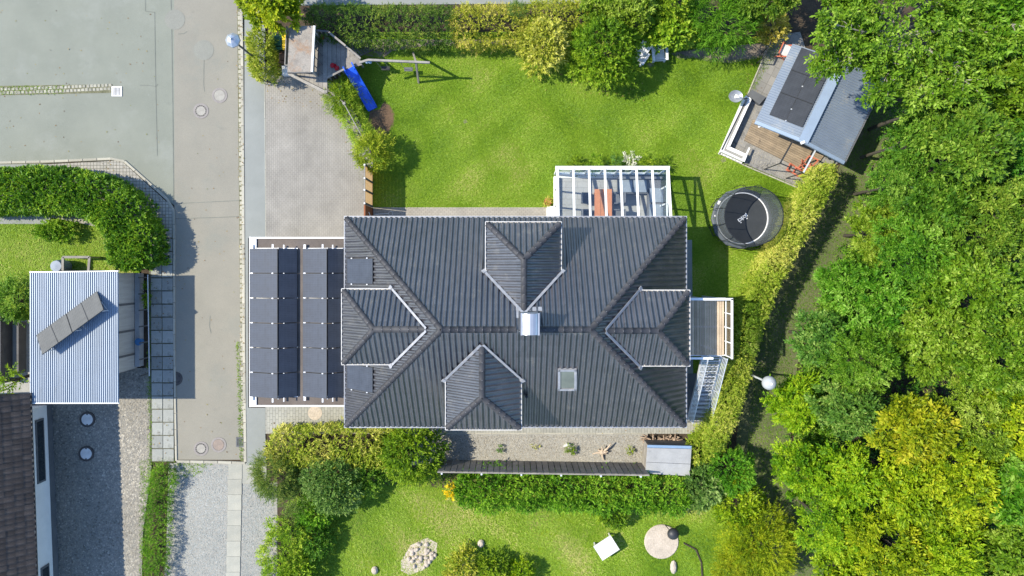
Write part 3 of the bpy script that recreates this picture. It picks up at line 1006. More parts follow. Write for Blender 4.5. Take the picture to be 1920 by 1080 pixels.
# bare earth
sheet('soil_under_slide', [(694, 208), (712, 205), (720, 190), (731, 196), (741, 216), (738, 236), (727, 254), (712, 262), (698, 250), (690, 228)], 0.008, M['bark_dirt'])
sheet('soil_below_hedge', [(640, 74), (980, 74), (970, 84), (800, 86), (735, 96), (720, 108), (690, 106), (660, 92)], 0.010, M['soil_light'])
sheet('soil_by_pavilion', [(1258, 100), (1300, 92), (1440, 80), (1455, 72), (1440, 108), (1405, 112), (1370, 118), (1330, 116), (1300, 108), (1275, 112)], 0.008, M['soil_light'])
sheet('soil_hedge_bed', [(560, 808), (840, 808), (840, 870), (1300, 880), (1300, 940), (560, 900), (500, 1500), (470, 1500), (470, 812)], 0.002, M['soil'])
for pts in ([(1212, 121), (1222, 116), (1228, 122), (1218, 127)], [(868, 226), (874, 224), (877, 230), (870, 232)], [(1350, 300), (1358, 296), (1362, 302), (1355, 305)]):
    sheet('bare_patch', pts, 0.012, M['soil_light'])

# seams and repaired patches in the asphalt
def seam(pts, w=0.035, z=0.009):
    q = PL(pts)
    b = MB()
    for i in range(len(q) - 1):
        d = (q[i + 1] - q[i]).normalized()
        s = Vector((-d.y, d.x, 0)) * w / 2
        a, c = q[i], q[i + 1]
        b.add([(a - s)[:2] + (z,) if False else (a.x - s.x, a.y - s.y, z), (c.x - s.x, c.y - s.y, z), (c.x + s.x, c.y + s.y, z), (a.x + s.x, a.y + s.y, z)], [(0, 1, 2, 3)])
    struct('asphalt_seam', b, M['seam'])


seam([(272, -40), (273, 21), (290, 23), (292, 160), (295, 292)], 0.03)
seam([(320, -40), (322, 60), (324, 200), (326, 384)], 0.04)
seam([(328, 382), (386, 379), (449, 376)], 0.03, 0.012)
seam([(328, 410), (400, 408), (450, 406)], 0.03, 0.013)
seam([(383, 90), (382, 160), (384, 172)], 0.02, 0.012)
seam([(394, 592), (393, 612), (396, 625)], 0.03, 0.012)
seam([(262, 160), (278, 160), (292, 162), (296, 158)], 0.035)
seam([(334, 64), (345, 63), (351, 59)], 0.03, 0.012)
for cx, cy, rr in ((328, 37, 19), (382, 94, 19)):
    b = MB()
    c = P(cx, cy)
    b.add([(c.x + rr / 36 * math.cos(a * .26), c.y + rr / 36 * math.sin(a * .26), 0.0125) for a in range(24)], [tuple(range(24))])
    struct('asphalt_patch', b, M['patch'])

# kerbs, stone by stone
def kerb_line(pts, n, w, h, z0=-0.05, kind='kerb'):
    root = bpy.data.objects.new(kind, None)
    COL.objects.link(root)
    root['kind'] = 'structure'
    q = PL(pts)
    seg = [(q[i + 1] - q[i]).length for i in range(len(q) - 1)]
    tot = sum(seg)
    L_ = tot / n
    me = None

    def at(s):
        for i, l in enumerate(seg):
            if s <= l or i == len(seg) - 1:
                return q[i].lerp(q[i + 1], s / l)
            s -= l
    b = MB()
    hl = L_ / 2 - 0.008
    hw = w / 2
    b.add([(-hl, -hw, z0), (hl, -hw, z0), (hl, hw, z0), (-hl, hw, z0), (-hl, -hw, h - .015), (hl, -hw, h - .015), (hl, hw, h - .015), (-hl, hw, h - .015),
           (-hl + .015, -hw + .015, h), (hl - .015, -hw + .015, h), (hl - .015, hw - .015, h), (-hl + .015, hw - .015, h)],
          [(3, 2, 1, 0), (0, 1, 5, 4), (1, 2, 6, 5), (2, 3, 7, 6), (3, 0, 4, 7), (4, 5, 9, 8), (5, 6, 10, 9), (6, 7, 11, 10), (7, 4, 8, 11), (8, 9, 10, 11)])
    me = bpy.data.meshes.new('kerb_stone')
    me.from_pydata(b.v, [], b.f)
    me.materials.append(M['kerb'])
    for i in range(n):
        a, c = at(i * L_), at((i + 1) * L_)
        o = bpy.data.objects.new('kerb_stone', me)
        COL.objects.link(o)
        o.parent = root
        m = (a + c) / 2
        o.location = (m.x, m.y, random.uniform(-.004, .004))
        o.rotation_euler = (0, 0, math.atan2(c.y - a.y, c.x - a.x) + random.uniform(-.006, .006))
    return root


def cobble_line(pts, n, w, l, rows=1, gap=0.2, z=0.02):
    root = bpy.data.objects.new('cobble_gutter', None)
    COL.objects.link(root)
    root['kind'] = 'structure'
    b = MB()
    hl, hw = l / 2, w / 2
    b.add([(-hl, -hw, -.05), (hl, -hw, -.05), (hl, hw, -.05), (-hl, hw, -.05), (-hl * .98, -hw * .98, z - .015), (hl * .98, -hw * .9, z - .015), (hl, hw, z - .015), (-hl, hw * .95, z - .015),
           (-hl * .75, -hw * .75, z), (hl * .7, -hw * .75, z), (hl * .75, hw * .7, z), (-hl * .75, hw * .75, z)],
          [(3, 2, 1, 0), (0, 1, 5, 4), (1, 2, 6, 5), (2, 3, 7, 6), (3, 0, 4, 7), (4, 5, 9, 8), (5, 6, 10, 9), (6, 7, 11, 10), (7, 4, 8, 11), (8, 9, 10, 11)])
    me = bpy.data.meshes.new('cobble')
    me.from_pydata(b.v, [], b.f)
    me.materials.append(M['cobble'])
    q = PL(pts)
    a, c = q[0], q[-1]
    seg = [(q[i + 1] - q[i]).length for i in range(len(q) - 1)]
    tot = sum(seg)
    for r in range(rows):
        for i in range(n):
            s = (i + 0.5 + (0.4 if r else 0)) * tot / n
            k = 0
            while k < len(seg) - 1 and s > seg[k]:
                s -= seg[k]
                k += 1
            d = (q[k + 1] - q[k]).normalized()
            p = q[k] + d * s + Vector((-d.y, d.x, 0)) * (r - (rows - 1) / 2) * (w + 0.03)
            o = bpy.data.objects.new('cobble', me)
            COL.objects.link(o)
            o.parent = root
            o.location = (p.x + random.uniform(-.01, .01), p.y + random.uniform(-.01, .01), random.uniform(-.006, .008))
            o.rotation_euler = (random.uniform(-.03, .03), random.uniform(-.03, .03), math.atan2(d.y, d.x) + random.uniform(-.06, .06))
            o.scale = (random.uniform(.82, 1.05), random.uniform(.85, 1.05), 1)
    return root


kerb_line([(452, -60), (455, 130), (457, 400), (458, 640), (461, 866)], 25, 0.15, 0.075)
sheet('gutter_bed', [(444, -60), (452, -60), (461, 866), (453, 866)], 0.008, M['moss_joint'])
cobble_line([(448, 20), (450, 130), (452, 400), (453, 640), (456, 860)], 92, 0.15, 0.23)
sheet('drain_bed', [(-60, 162), (211, 158), (211, 174), (-60, 180)], 0.010, M['moss_joint'])
cobble_line([(-30, 174), (0, 171), (100, 168), (208, 163)], 34, 0.16, 0.17, rows=2, z=0.028)
kerb_line([(-30, 306), (95, 303), (228, 297), (326, 384), (327, 448)], 17, 0.13, 0.07)
kerb_line([(327, 448), (327, 640), (331, 864)], 14, 0.11, 0.06)
kerb_line([(331, 865), (400, 866), (461, 868)], 5, 0.14, 0.06)
kerb_line([(497, 158), (498, 300), (499, 446)], 9, 0.06, 0.056)
kerb_line([(500, 811), (800, 812), (1215, 813)], 22, 0.07, 0.06)

# pavement slabs, two columns
root = bpy.data.objects.new('slab_pavement', None)
COL.objects.link(root)
root['kind'] = 'structure'
for (xa, xb, xa2, xb2, ph) in ((283, 303.3, 286, 306.3, 0.0), (304, 324, 307, 327, 0.5)):
    me = None
    for i in range(17):
        y0 = 447 + i * 24.6 - (0 if ph == 0 else 0)
        f0, f1 = i / 17, (i + 1) / 17
        a = P(xa + (xa2 - xa) * f0, y0 + 0.6)
        c = P(xb + (xb2 - xb) * f0, y0 + 24.0)
        if me is None:
            b = MB()
            sx, sy = (c.x - a.x) - 0.01, (a.y - c.y) - 0.01
            b.box((0, 0, -0.03), (sx, sy, 0.10))
            me = bpy.data.meshes.new('paving_slab')
            me.from_pydata(b.v, [], b.f)
            me.materials.append(M['slab'])
        o = bpy.data.objects.new('paving_slab', me)
        COL.objects.link(o)
        o.parent = root
        o.location = ((a.x + c.x) / 2, (a.y + c.y) / 2, 0.03 + random.uniform(-.006, .006))
        o.rotation_euler = (random.uniform(-.006, .006), random.uniform(-.006, .006), R(-0.4) + random.uniform(-.008, .008))
        o.scale = (random.uniform(.97, 1), random.uniform(.96, 1), 1)
# concrete slab walk bottom
root = bpy.data.objects.new('concrete_walk', None)
COL.objects.link(root)
root['kind'] = 'structure'
me = None
for i in range(9):
    a, c = P(429 - i * .7, 869 + i * 29), P(454.5 - i * .5, 869 + (i + 1) * 29)
    if me is None:
        b = MB()
        b.box((0, 0, 0), (c.x - a.x, a.y - c.y - 0.012, 0.12))
        me = bpy.data.meshes.new('walk_slab')
        me.from_pydata(b.v, [], b.f)
        me.materials.append(M['slab_walk'])
    o = bpy.data.objects.new('walk_slab', me)
    COL.objects.link(o)
    o.parent = root
    o.location = ((a.x + c.x) / 2, (a.y + c.y) / 2, -0.01 + random.uniform(-.004, .004))
root2 = sheet('walk_joint', [(450, 868), (500, 868), (500, 906), (450, 906)], 0.03, M['slab_walk'])

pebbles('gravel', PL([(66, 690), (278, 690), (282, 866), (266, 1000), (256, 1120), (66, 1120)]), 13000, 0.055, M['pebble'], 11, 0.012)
pebbles('gravel', PL([(322, 872), (428, 872), (424, 1120), (306, 1120)]), 9000, 0.032, M['pebble_grey'], 12, 0.012)
pebbles('gravel', PL([(456, 908), (515, 908), (512, 1120), (452, 1120)]), 5000, 0.032, M['pebble_grey'], 13, 0.012)
pebbles('gravel', PL([(780, 816), (1210, 816), (1210, 868), (780, 868)]), 9000, 0.032, M['pebble'], 14, 0.016)

# weeds growing in joints
for i, (pts, n) in enumerate((([(443, 640), (451, 640), (456, 862), (449, 862)], 500), ([(276, 640), (284, 640), (288, 870), (278, 880)], 500),
                              ([(262, 860), (330, 860), (330, 905), (318, 912), (300, 1090), (262, 1090)], 2600), ([(0, 163), (120, 160), (120, 176), (0, 178)], 350),
                              ([(280, 540), (284, 540), (284, 660), (280, 660)], 150), ([(330, 868), (400, 868), (370, 890), (320, 900)], 350))):
    grass('joint_weeds', PL(pts), n, 60 + i, 0.09, 0.014, 0.012, 0.9, tb=0.3)

# grass blades on the lawns
_lh = [PL(q) for q in ([(694, 208), (720, 192), (731, 198), (739, 216), (736, 236), (724, 252), (698, 248), (690, 228)], [(640, 70), (980, 70), (970, 82), (800, 86), (720, 106)],
                       [(1258, 98), (1440, 78), (1436, 104), (1370, 114), (1300, 106)])]
grass('grass', PL(LAWN), 230000, 21, 0.105, 0.013, 0.0, 0.5, holes=_lh)
grass('grass', PL([(540, 885), (1400, 885), (1420, 1110), (520, 1110)]), 60000, 22, 0.14, 0.02, -0.004, 0.4, tb=0.5)
grass('grass', PL([(-30, 340), (250, 340), (250, 515), (58, 515), (58, 600), (-30, 600)]), 20000, 23, 0.14, 0.02, 0.008, 0.4, tb=0.5)
grass('path_grass', PL([(1640, 190), (1670, 200), (1600, 440), (1490, 640), (1480, 800), (1500, 900), (1560, 1090), (1500, 1090), (1400, 840), (1420, 640), (1500, 500), (1580, 320)]), 9000, 24, 0.10, 0.015, 0.006, 0.5, tb=-0.05)

# ---------------------------------------------------------------- the house
EV, TAN = 3.30, 0.843
HX0, HX1, HY0, HY1 = -7.84, 8.17, -7.52, 2.28
HALF = (HY1 - HY0) / 2
RZ = EV + HALF * TAN
YC = (HY0 + HY1) / 2
house = thing('house', 'large detached house with dark tiled hipped roof and four hipped dormers', 'house', (0.16, YC, 0))


def tile_mesh(name, tw, tl, m, roll=0.070):
    xs = [(0, .006), (.07, .034), (.20, .045), (.34, .045), (.48, .036), (.555, .004), (.78, .0), (1.0, .006)]
    vs, fs = [], []
    n = len(xs)
    for y, dz in ((0, -.03), (0, .010), (0, .010), (tl * 1.06, .002)):
        for x, z in xs:
            vs.append((x * tw, y, (z * roll / .046 + dz) if dz > -.02 else -.012))
    for r in (0, 2):
        for i in range(n - 1):
            fs.append((r * n + i, r * n + i + 1, (r + 1) * n + i + 1, (r + 1) * n + i))
    me = bpy.data.meshes.new(name)
    me.from_pydata(vs, [], fs)
    me.polygons.foreach_set('use_smooth', [False] * (n - 1) + [True] * (n - 1))
    me.materials.append(m)
    return me


TILES = []      # candidates: (height, matrix, parent)
TW, TL = 0.243, 0.345


def pt_in_convex(u, w, poly):
    for i in range(len(poly)):
        a, b = poly[i], poly[(i + 1) % len(poly)]
        if (b[0] - a[0]) * (w - a[1]) - (b[1] - a[1]) * (u - a[0]) < -1e-4:
            return False
    return True


def slope(poly, eave, part, tw=TW, tl=TL, m='tile', skip=None, lift=0.03, tmesh=None):
    """tiles one roof plane: poly = 3D corners, eave = (p0, p1) its lower edge"""
    p0, p1 = Vector(eave[0]), Vector(eave[1])
    u = (p1 - p0).normalized()
    nrm = (Vector(poly[1]) - Vector(poly[0])).cross(Vector(poly[2]) - Vector(poly[0])).normalized()
    if nrm.z < 0:
        nrm = -nrm
    w = nrm.cross(u)
    if w.z < 0:
        u = -u
        p0, p1 = p1, p0
        w = nrm.cross(u)
    q = [((Vector(p) - p0).dot(u), (Vector(p) - p0).dot(w)) for p in poly]
    a = sum(q[i][0] * q[(i + 1) % len(q)][1] - q[(i + 1) % len(q)][0] * q[i][1] for i in range(len(q)))
    if a < 0:
        q = q[::-1]
    ulo, uhi = min(x for x, _ in q), max(x for x, _ in q)
    whi = max(y for _, y in q)
    base = Matrix((( u.x, w.x, nrm.x), (u.y, w.y, nrm.y), (u.z, w.z, nrm.z))).to_4x4()
    nc = max(1, round((uhi - ulo) / tw))
    tw_ = (uhi - ulo) / nc
    sx = tw_ / tw
    nr = int(math.ceil(whi / tl))
    joined = MB()
    tv = [v.co.copy() for v in tmesh.vertices]
    tf = [tuple(p.vertices) for p in tmesh.polygons]
    for j in range(nr):
        for i in range(nc):
            uu, ww = ulo + i * tw_, j * tl - 0.02
            cs = [(uu + .004, max(ww, 0) + .004), (uu + tw_ - .004, max(ww, 0) + .004), (uu + tw_ - .004, ww + tl * .99), (uu + .004, ww + tl * .99)]
            ins = [pt_in_convex(a_, b_, q) for a_, b_ in cs]
            mid = [pt_in_convex(uu + tw_ * fx, ww + tl * fy, q) for fx in (0, .5, 1) for fy in (0.02, .5, 1)]
            org = p0 + u * uu + w * ww + nrm * lift
            if skip and skip(org + u * tw_ * .5 + w * tl * .5):
                continue
            mt = Matrix.Translation(org) @ base @ Matrix.Diagonal((sx, 1, 1, 1))
            if all(ins):
                TILES.append((org.z, mt, part, tmesh))
            elif any(ins) or any(mid):
                joined.add([mt @ v for v in tv], tf)
    if joined.v:
        bm = bmesh.new()
        vv = [bm.verts.new(v) for v in joined.v]
        for f in joined.f:
            bm.faces.new([vv[i] for i in f])
        for i in range(len(q)):
            a, b = q[i], q[(i + 1) % len(q)]
            if abs(a[1]) < 1e-3 and abs(b[1]) < 1e-3:
                continue
            A = p0 + u * a[0] + w * a[1]
            B = p0 + u * b[0] + w * b[1]
            d = (B - A)
            no = d.cross(Vector((0, 0, 1))).normalized()
            cen = sum((Vector(p) for p in poly), Vector()) / len(poly)
            if (cen - A).dot(no) > 0:
                no = -no
            bmesh.ops.bisect_plane(bm, geom=bm.verts[:] + bm.edges[:] + bm.faces[:], plane_co=A, plane_no=no, clear_outer=True)
        me = bpy.data.meshes.new('cut_tiles')
        bm.to_mesh(me)
        bm.free()
        org = parent_world(part)
        me.transform(Matrix.Translation(-org))
        me.materials.append(M[m])
        link('cut_tiles', me, part, 'stuff')


ridge_me = None


def ridge_caps(p0, p1, part, ln=0.36, r=0.14, m='ridge'):
    """half round tiles along a hip or ridge, each lapped over the one below"""
    global ridge_me
    p0, p1 = Vector(p0), Vector(p1)
    if ridge_me is None:
        vs, fs = [], []
        for y, rr in ((0, 1.04), (.05, 1.04), (.055, 1.0), (1.0, .97)):
            for k in range(7):
                a = math.pi * k / 6
                vs.append((math.cos(a) * rr * r, y * ln * 1.05, math.sin(a) * rr * r * .72 - .02))
        for i in range(3):
            for k in range(6):
                fs.append((i * 7 + k, (i + 1) * 7 + k, (i + 1) * 7 + k + 1, i * 7 + k + 1))
        fs.append(tuple(range(7)))
        ridge_me = bpy.data.meshes.new('ridge_tile')
        ridge_me.from_pydata(vs, [], fs)
        ridge_me.polygons.foreach_set('use_smooth', [True] * len(fs))
        ridge_me.materials.append(M[m])
    d = p1 - p0
    n = max(1, round(d.length / ln))
    d.normalize()
    s = d.cross(Vector((0, 0, 1))).normalized()
    up = s.cross(d)
    step = (p1 - p0).length / n
    po = parent_world(part)
    for i in range(n):
        o = bpy.data.objects.new('ridge_tile', ridge_me)
        COL.objects.link(o)
        o.parent = part
        mt = Matrix(((s.x, d.x, up.x), (s.y, d.y, up.y), (s.z, d.z, up.z))).to_4x4()
        mt.translation = p0 + d * (step * i) + up * 0.045 - po
        o.matrix_basis = mt @ Matrix.Diagonal((1, step / ln, 1, 1))
    # bright fixing clips
    b = MB()
    for i in range(1, n):
        if i % 1 == 0:
            c = p0 + d * (step * i) + up * (r * .72 + 0.055)
            b.box(c, (0.020, 0.020, 0.008))
    if b.v:
        b.build('ridge_clips', M['lead'], part, kind='stuff')


tm = tile_mesh('roof_tile', TW, TL, M['tile'])
walls = MB()
ov = 0.42
walls.prism([(HX0 + ov, HY0 + ov), (HX1 - ov, HY0 + ov), (HX1 - ov, HY1 - ov), (HX0 + ov, HY1 - ov)], 0.35, 3.28)
walls.build('wall', M['render_wall'], house)
b = MB()
b.prism([(HX0 + ov - .02, HY0 + ov - .02), (HX1 - ov + .02, HY0 + ov - .02), (HX1 - ov + .02, HY1 - ov + .02), (HX0 + ov - .02, HY1 - ov + .02)], -0.05, 0.35)
b.build('plinth', M['plinth'], house)
A, B_, C, D = (HX0, HY0, EV), (HX1, HY0, EV), (HX1, HY1, EV), (HX0, HY1, EV)
E1, E2 = (HX0 + HALF, YC, RZ), (HX1 - HALF, YC, RZ)
roof_b = MB()
roof_b.add([A, B_, C, D, E1, E2], [(0, 1, 5, 4), (1, 2, 5), (2, 3, 4, 5), (3, 0, 4), (3, 2, 1, 0)])
roof = roof_b.build('roof', M['underlay'], house)

DC = {'n': 0.508, 's': -1.265, 'w': -2.66, 'e': -2.72}
DE, DH = 5.52, 1.575
DRZ = DE + DH * TAN


def dloc(side, s, t, z):
    if side == 'n':
        return Vector((DC['n'] + t, HY1 - s, z))
    if side == 's':
        return Vector((DC['s'] + t, HY0 + s, z))
    if side == 'w':
        return Vector((HX0 + s, DC['w'] + t, z))
    return Vector((HX1 - s, DC['e'] + t, z))


S_E = (DE - EV) / TAN
S_T = (DRZ - EV) / TAN
foot = {k: [dloc(k, 0.55, -DH + .2, 0)[:2], dloc(k, 0.55, DH - .2, 0)[:2], dloc(k, S_E + .2, DH - .2, 0)[:2], dloc(k, S_T - .45, 0, 0)[:2], dloc(k, S_E + .2, -DH + .2, 0)[:2]] for k in DC}


def skip_fn(p):
    for k in foot:
        if in_poly(np.array([[p.x, p.y]]), foot[k])[0]:
            return True
    return 0.45 < p.x < 0.95 and -2.6 < p.y < -2.0


slope([A, B_, E2, E1], (A, B_), roof, skip=skip_fn, tmesh=tm)
slope([C, D, E1, E2], (D, C), roof, skip=skip_fn, tmesh=tm)
slope([B_, C, E2], (B_, C), roof, skip=skip_fn, tmesh=tm)
slope([D, A, E1], (A, D), roof, skip=skip_fn, tmesh=tm)
for c0, c1 in ((A, E1), (D, E1), (B_, E2), (C, E2)):
    ridge_caps(c0, c1, roof)
ridge_caps(E1, (0.15, YC, RZ), roof)
ridge_caps((1.0, YC, RZ), E2, roof)

# gutters along the eaves
for (p0, p1, out) in ((A, B_, (0, -1)), (D, C, (0, 1)), (B_, C, (1, 0)), (A, D, (-1, 0))):
    b = MB()
    o = Vector((out[0], out[1], 0))
    q0, q1 = Vector(p0) + o * 0.05, Vector(p1) + o * 0.05
    dd = (q1 - q0).normalized() * 0.11
    b.bar(q0 - dd + Vector((0, 0, -.06)), q1 + dd + Vector((0, 0, -.06)), 0.015, 0.10)
    b.bar(q0 - dd + o * 0.06 + Vector((0, 0, -.02)), q1 + dd + o * 0.06 + Vector((0, 0, -.02)), 0.022, 0.10)
    b.bar(q0 - dd + o * 0.03 + Vector((0, 0, -.10)), q1 + dd + o * 0.03 + Vector((0, 0, -.10)), 0.075, 0.02)
    b.build('gutter', M['gutter'], house)
    b2 = MB()
    b2.bar(q0 - o * 0.14 + Vector((0, 0, -.10)), q1 - o * 0.14 + Vector((0, 0, -.10)), 0.02, 0.16)
    b2.build('fascia', M['white'], house)

for side in 'nsew':
    d = lambda s, t, z: dloc(side, s, t, z)
    F0, F1 = d(.4, -DH, DE), d(.4, DH, DE)
    G0, G1 = d(S_E, -DH, DE), d(S_E, DH, DE)
    AP, T = d(.4 + DH, 0, DRZ), d(S_T, 0, DRZ)
    b = MB()
    w0, w1, w2, w3 = d(.62, -DH + .22, 0), d(.62, DH - .22, 0), d(S_E + .1, DH - .22, 0), d(S_E + .1, -DH + .22, 0)
    b.prism([w0[:2], w1[:2], w2[:2], w3[:2]], EV + .1, DE - .03)
    dm = b.build('dormer', M['render_wall'], house)
    b = MB()
    cc = d(.61, 0, 4.75)
    along = abs((w1 - w0).x) > abs((w1 - w0).y)
    for q in (-.55, .55):
        c = d(.605, q, 4.72)
        b.box(c, (0.9, 0.05, 1.1) if along else (0.05, 0.9, 1.1))
    fr = b.build('window_frame', M['white'], dm)
    b = MB()
    for q in (-.55, .55):
        c = d(.595, q, 4.72)
        b.box(c, (0.76, 0.05, 0.95) if along else (0.05, 0.76, 0.95))
    b.build('window_pane', M['glass_dark'], dm)
    b = MB()
    b.add([F0, F1, AP, G0, G1, T], [(0, 1, 2), (0, 3, 5, 2), (1, 4, 5, 2), (0, 1, 4, 3)])
    dr = b.build('dormer_roof', M['underlay'], house)
    slope([F0, F1, AP], (F0, F1), dr, tmesh=tm)
    slope([F0, AP, T, G0], (F0, G0), dr, tmesh=tm)
    slope([F1, AP, T, G1], (F1, G1), dr, tmesh=tm)
    ridge_caps(F0, AP, dr)
    ridge_caps(F1, AP, dr)
    ridge_caps(T, AP, dr)
    # gutters and trim
    b = MB()
    out = (d(0, 0, 0) - d(1, 0, 0)).normalized()
    lat = (d(0, 1, 0) - d(0, 0, 0)).normalized()
    for (p0, p1, o) in ((F0, F1, out), (F0, G0, -lat), (F1, G1, lat)):
        e = (p1 - p0).normalized()
        k = 0.11 if o is out else 0.0
        q0, q1 = p0 + o * .05 - e * (k if o is out else .11), p1 + o * .05 + e * k
        b.bar(q0 + o * .06 + Vector((0, 0, -.02)), q1 + o * .06 + Vector((0, 0, -.02)), 0.03, 0.10)
        b.bar(q0 + o * .02 + Vector((0, 0, -.085)), q1 + o * .02 + Vector((0, 0, -.085)), 0.10, 0.02)
        b.bar(q0 - o * .12 + Vector((0, 0, -.10)), q1 - o * .12 + Vector((0, 0, -.10)), 0.02, 0.15)
    b.build('dormer_gutter', M['white_dirty'], house)
    b = MB()
    mn = (d(0, 0, 1) - d(1, 0, 1 + TAN)).normalized()      # down the main slope
    nr_ = Vector((out.x * TAN, out.y * TAN, 1)).normalized()
    for sg, G in ((-1, G0), (1, G1)):
        g = G + lat * sg * 0.20 + out * 0.12 - Vector((0, 0, .12 * TAN * 1.0)) + nr_ * 0.125
        t = T + nr_ * 0.125 - out * .08 + Vector((0, 0, .08 * TAN)) + lat * sg * 0.05
        ax = (t - g).normalized()
        b.bar(g, t, 0.115, 0.025, up=nr_)
        b.bar(g - ax * .02 + nr_ * .01, g + ax * .16 + nr_ * .01, 0.20, 0.05, up=nr_)
    b.build('valley_flashing', M['lead'], house)

# the highest whole tiles as single pieces, the rest joined slope by slope
TILES.sort(key=lambda q: -q[0])
rest = {}
for i, (z, mt, part, tme) in enumerate(TILES):
    if i < 300:
        o = bpy.data.objects.new('roof_tile', tme)
        COL.objects.link(o)
        o.parent = part
        m2 = mt.copy()
        m2.translation = mt.translation - parent_world(part)
        o.matrix_basis = m2
    else:
        rest.setdefault(part.name, (part, []))[1].append(mt)
tv = np.array([v.co[:] for v in tm.vertices])
tf = np.array([p.vertices[:] for p in tm.polygons])
for part, mts in rest.values():
    vs = []
    for mt in mts:
        A_ = np.array(mt.to_3x3())
        jit = np.array((random.uniform(-.004, .004), random.uniform(-.004, .004), random.uniform(-.004, .004)))
        vs.append(tv @ A_.T + np.array(mt.translation) + jit)
    V = np.concatenate(vs) - np.array(parent_world(part))
    F = (np.arange(len(mts))[:, None, None] * len(tv) + tf[None]).ravel()
    me = npmesh('roof_tiles', V, F, 4, M['tile'], smooth=False)
    link('roof_tiles', me, part, 'stuff')

# chimney, skylight, vent
c0, c1 = P(977, 588, 8.45), P(1011, 628, 8.45)
cx, cy_ = (c0.x + c1.x) / 2, (c0.y + c1.y) / 2
sx, sy = c1.x - c0.x, c0.y - c1.y
b = MB()
b.box((cx, cy_, 7.4), (sx - .04, sy - .04, 2.0))
ch = b.build('chimney', M['lead'], house)
b = MB()
vs, fs = [], []
for i in range(9):
    a = math.pi * i / 8
    for yy in (-sy / 2, sy / 2):
        vs.append((cx - math.cos(a) * (sx / 2 - .05), cy_ + yy, 8.42 + math.sin(a) * .16))
for i in range(8):
    fs.append((2 * i, 2 * i + 1, 2 * i + 3, 2 * i + 2))
b.add(vs, fs)
b.box((cx - sx / 2 + .02, cy_, 8.40), (.07, sy + .04, .10))
b.box((cx + sx / 2 - .02, cy_, 8.40), (.07, sy + .04, .10))
b.build('chimney_cowl', M['zinc'], ch, smooth=False)
b = MB()
for (x, y, w, h) in ((cx - sx / 2 - .14, cy_ + .2, .2, sy + .3), (cx, cy_ + sy / 2 + .1, sx + .36, .16)):
    zz = EV + (HY1 - (y)) * TAN if y > YC else EV + (y - HY0) * TAN
    b.slabq([(x - w / 2, y - h / 2, EV + TAN * (HALF - abs(y - h / 2 - YC)) + .12), (x + w / 2, y - h / 2, EV + TAN * (HALF - abs(y - h / 2 - YC)) + .12),
             (x + w / 2, y + h / 2, EV + TAN * (HALF - abs(y + h / 2 - YC)) + .12), (x - w / 2, y + h / 2, EV + TAN * (HALF - abs(y + h / 2 - YC)) + .12)], .03)
b.build('chimney_flashing', M['lead'], ch)


def on_south(px, py, lift):
    z = 5.5
    for _ in range(30):
        p = P(px, py, z)
        z = EV + (p.y - HY0) * TAN + lift
    return P(px, py, z)


q = [on_south(a, b_, .14) for a, b_ in ((1046, 731), (1081, 731), (1081, 692), (1046, 692))]
sn = Vector((0, -TAN, 1)).normalized()
b = MB()
for i in range(4):
    a, c = q[i], q[(i + 1) % 4]
    inn = ((q[0] + q[2]) / 2 - (a + c) / 2).normalized() * .05
    b.bar(a + inn, c + inn, 0.11, 0.12, up=sn)
sk = b.build('skylight', M['lead'], house)
b = MB()
cc = (q[0] + q[2]) / 2
b.slabq([cc + (p - cc) * .80 + sn * .02 for p in q], .03)
b.build('skylight_pane', M['skylight_glass'], sk)
v = on_south(987, 742, .05)
b = MB()
b.tube([v - Vector((0, 0, .1)), v + Vector((0, 0, .32))], 0.065, 10)
b.build('vent_pipe', M['black_plastic'], house)
# doors and windows below the eaves
for (x, y, w, h, z, ax) in ((-5, HY0 + ov, 1.2, 1.2, 1.6, 'x'), (-2.2, HY0 + ov, 1.2, 1.2, 1.6, 'x'), (1.5, HY0 + ov, 1.2, 1.2, 1.6, 'x'), (5, HY0 + ov, 1.2, 1.2, 1.6, 'x'),
                            (-4.5, HY1 - ov, 1.4, 1.2, 1.6, 'x'), (-1.5, HY1 - ov, 1.4, 1.2, 1.6, 'x'), (HX1 - ov, -6.2, 1.1, 1.2, 1.6, 'y'), (HX1 - ov, 0.9, 1.1, 1.2, 1.6, 'y')):
    b = MB()
    b.box((x, y, z), (w, .06, h) if ax == 'x' else (.06, w, h))
    wf = b.build('window', M['white'], house)
    b = MB()
    b.box((x, y, z), (w - .16, .08, h - .16) if ax == 'x' else (.08, w - .16, h - .16))
    b.build('pane', M['glass_dark'], wf)


# ---------------------------------------------------------------- solar panels
def panel_part(parent, q, matname, frame='dark_metal', th=0.04, name='solar_panel'):
    """one framed panel; q = four top corners (low-left, low-right, high-right, high-left), local axes along the panel"""
    q = [Vector(p) for p in q]
    u = (q[1] - q[0]).normalized()
    n = u.cross(q[3] - q[0]).normalized()
    if n.z < 0:
        n = -n
    w = n.cross(u)
    lu, lw = (q[1] - q[0]).length, (q[3] - q[0]).length
    sg = 1 if (q[3] - q[0]).dot(w) > 0 else -1
    mt = Matrix(((u.x, w.x, n.x), (u.y, w.y, n.y), (u.z, w.z, n.z))).to_4x4()
    mt.translation = q[0]
    y0, y1 = (0, lw) if sg > 0 else (-lw, 0)
    b = MB()
    b.box((lu / 2, (y0 + y1) / 2, -th / 2), (lu, lw, th))
    p = b.build(name, M[frame], parent, mtx=mt)
    f = MB()
    f.box((lu / 2, (y0 + y1) / 2, 0.0), (lu - .03, lw - .03, .006))
    me = bpy.data.meshes.new('cells')
    me.from_pydata(f.v, [], f.f)
    me.materials.append(M[matname])
    o = bpy.data.objects.new('cells', me)
    COL.objects.link(o)
    o.parent = p
    return p


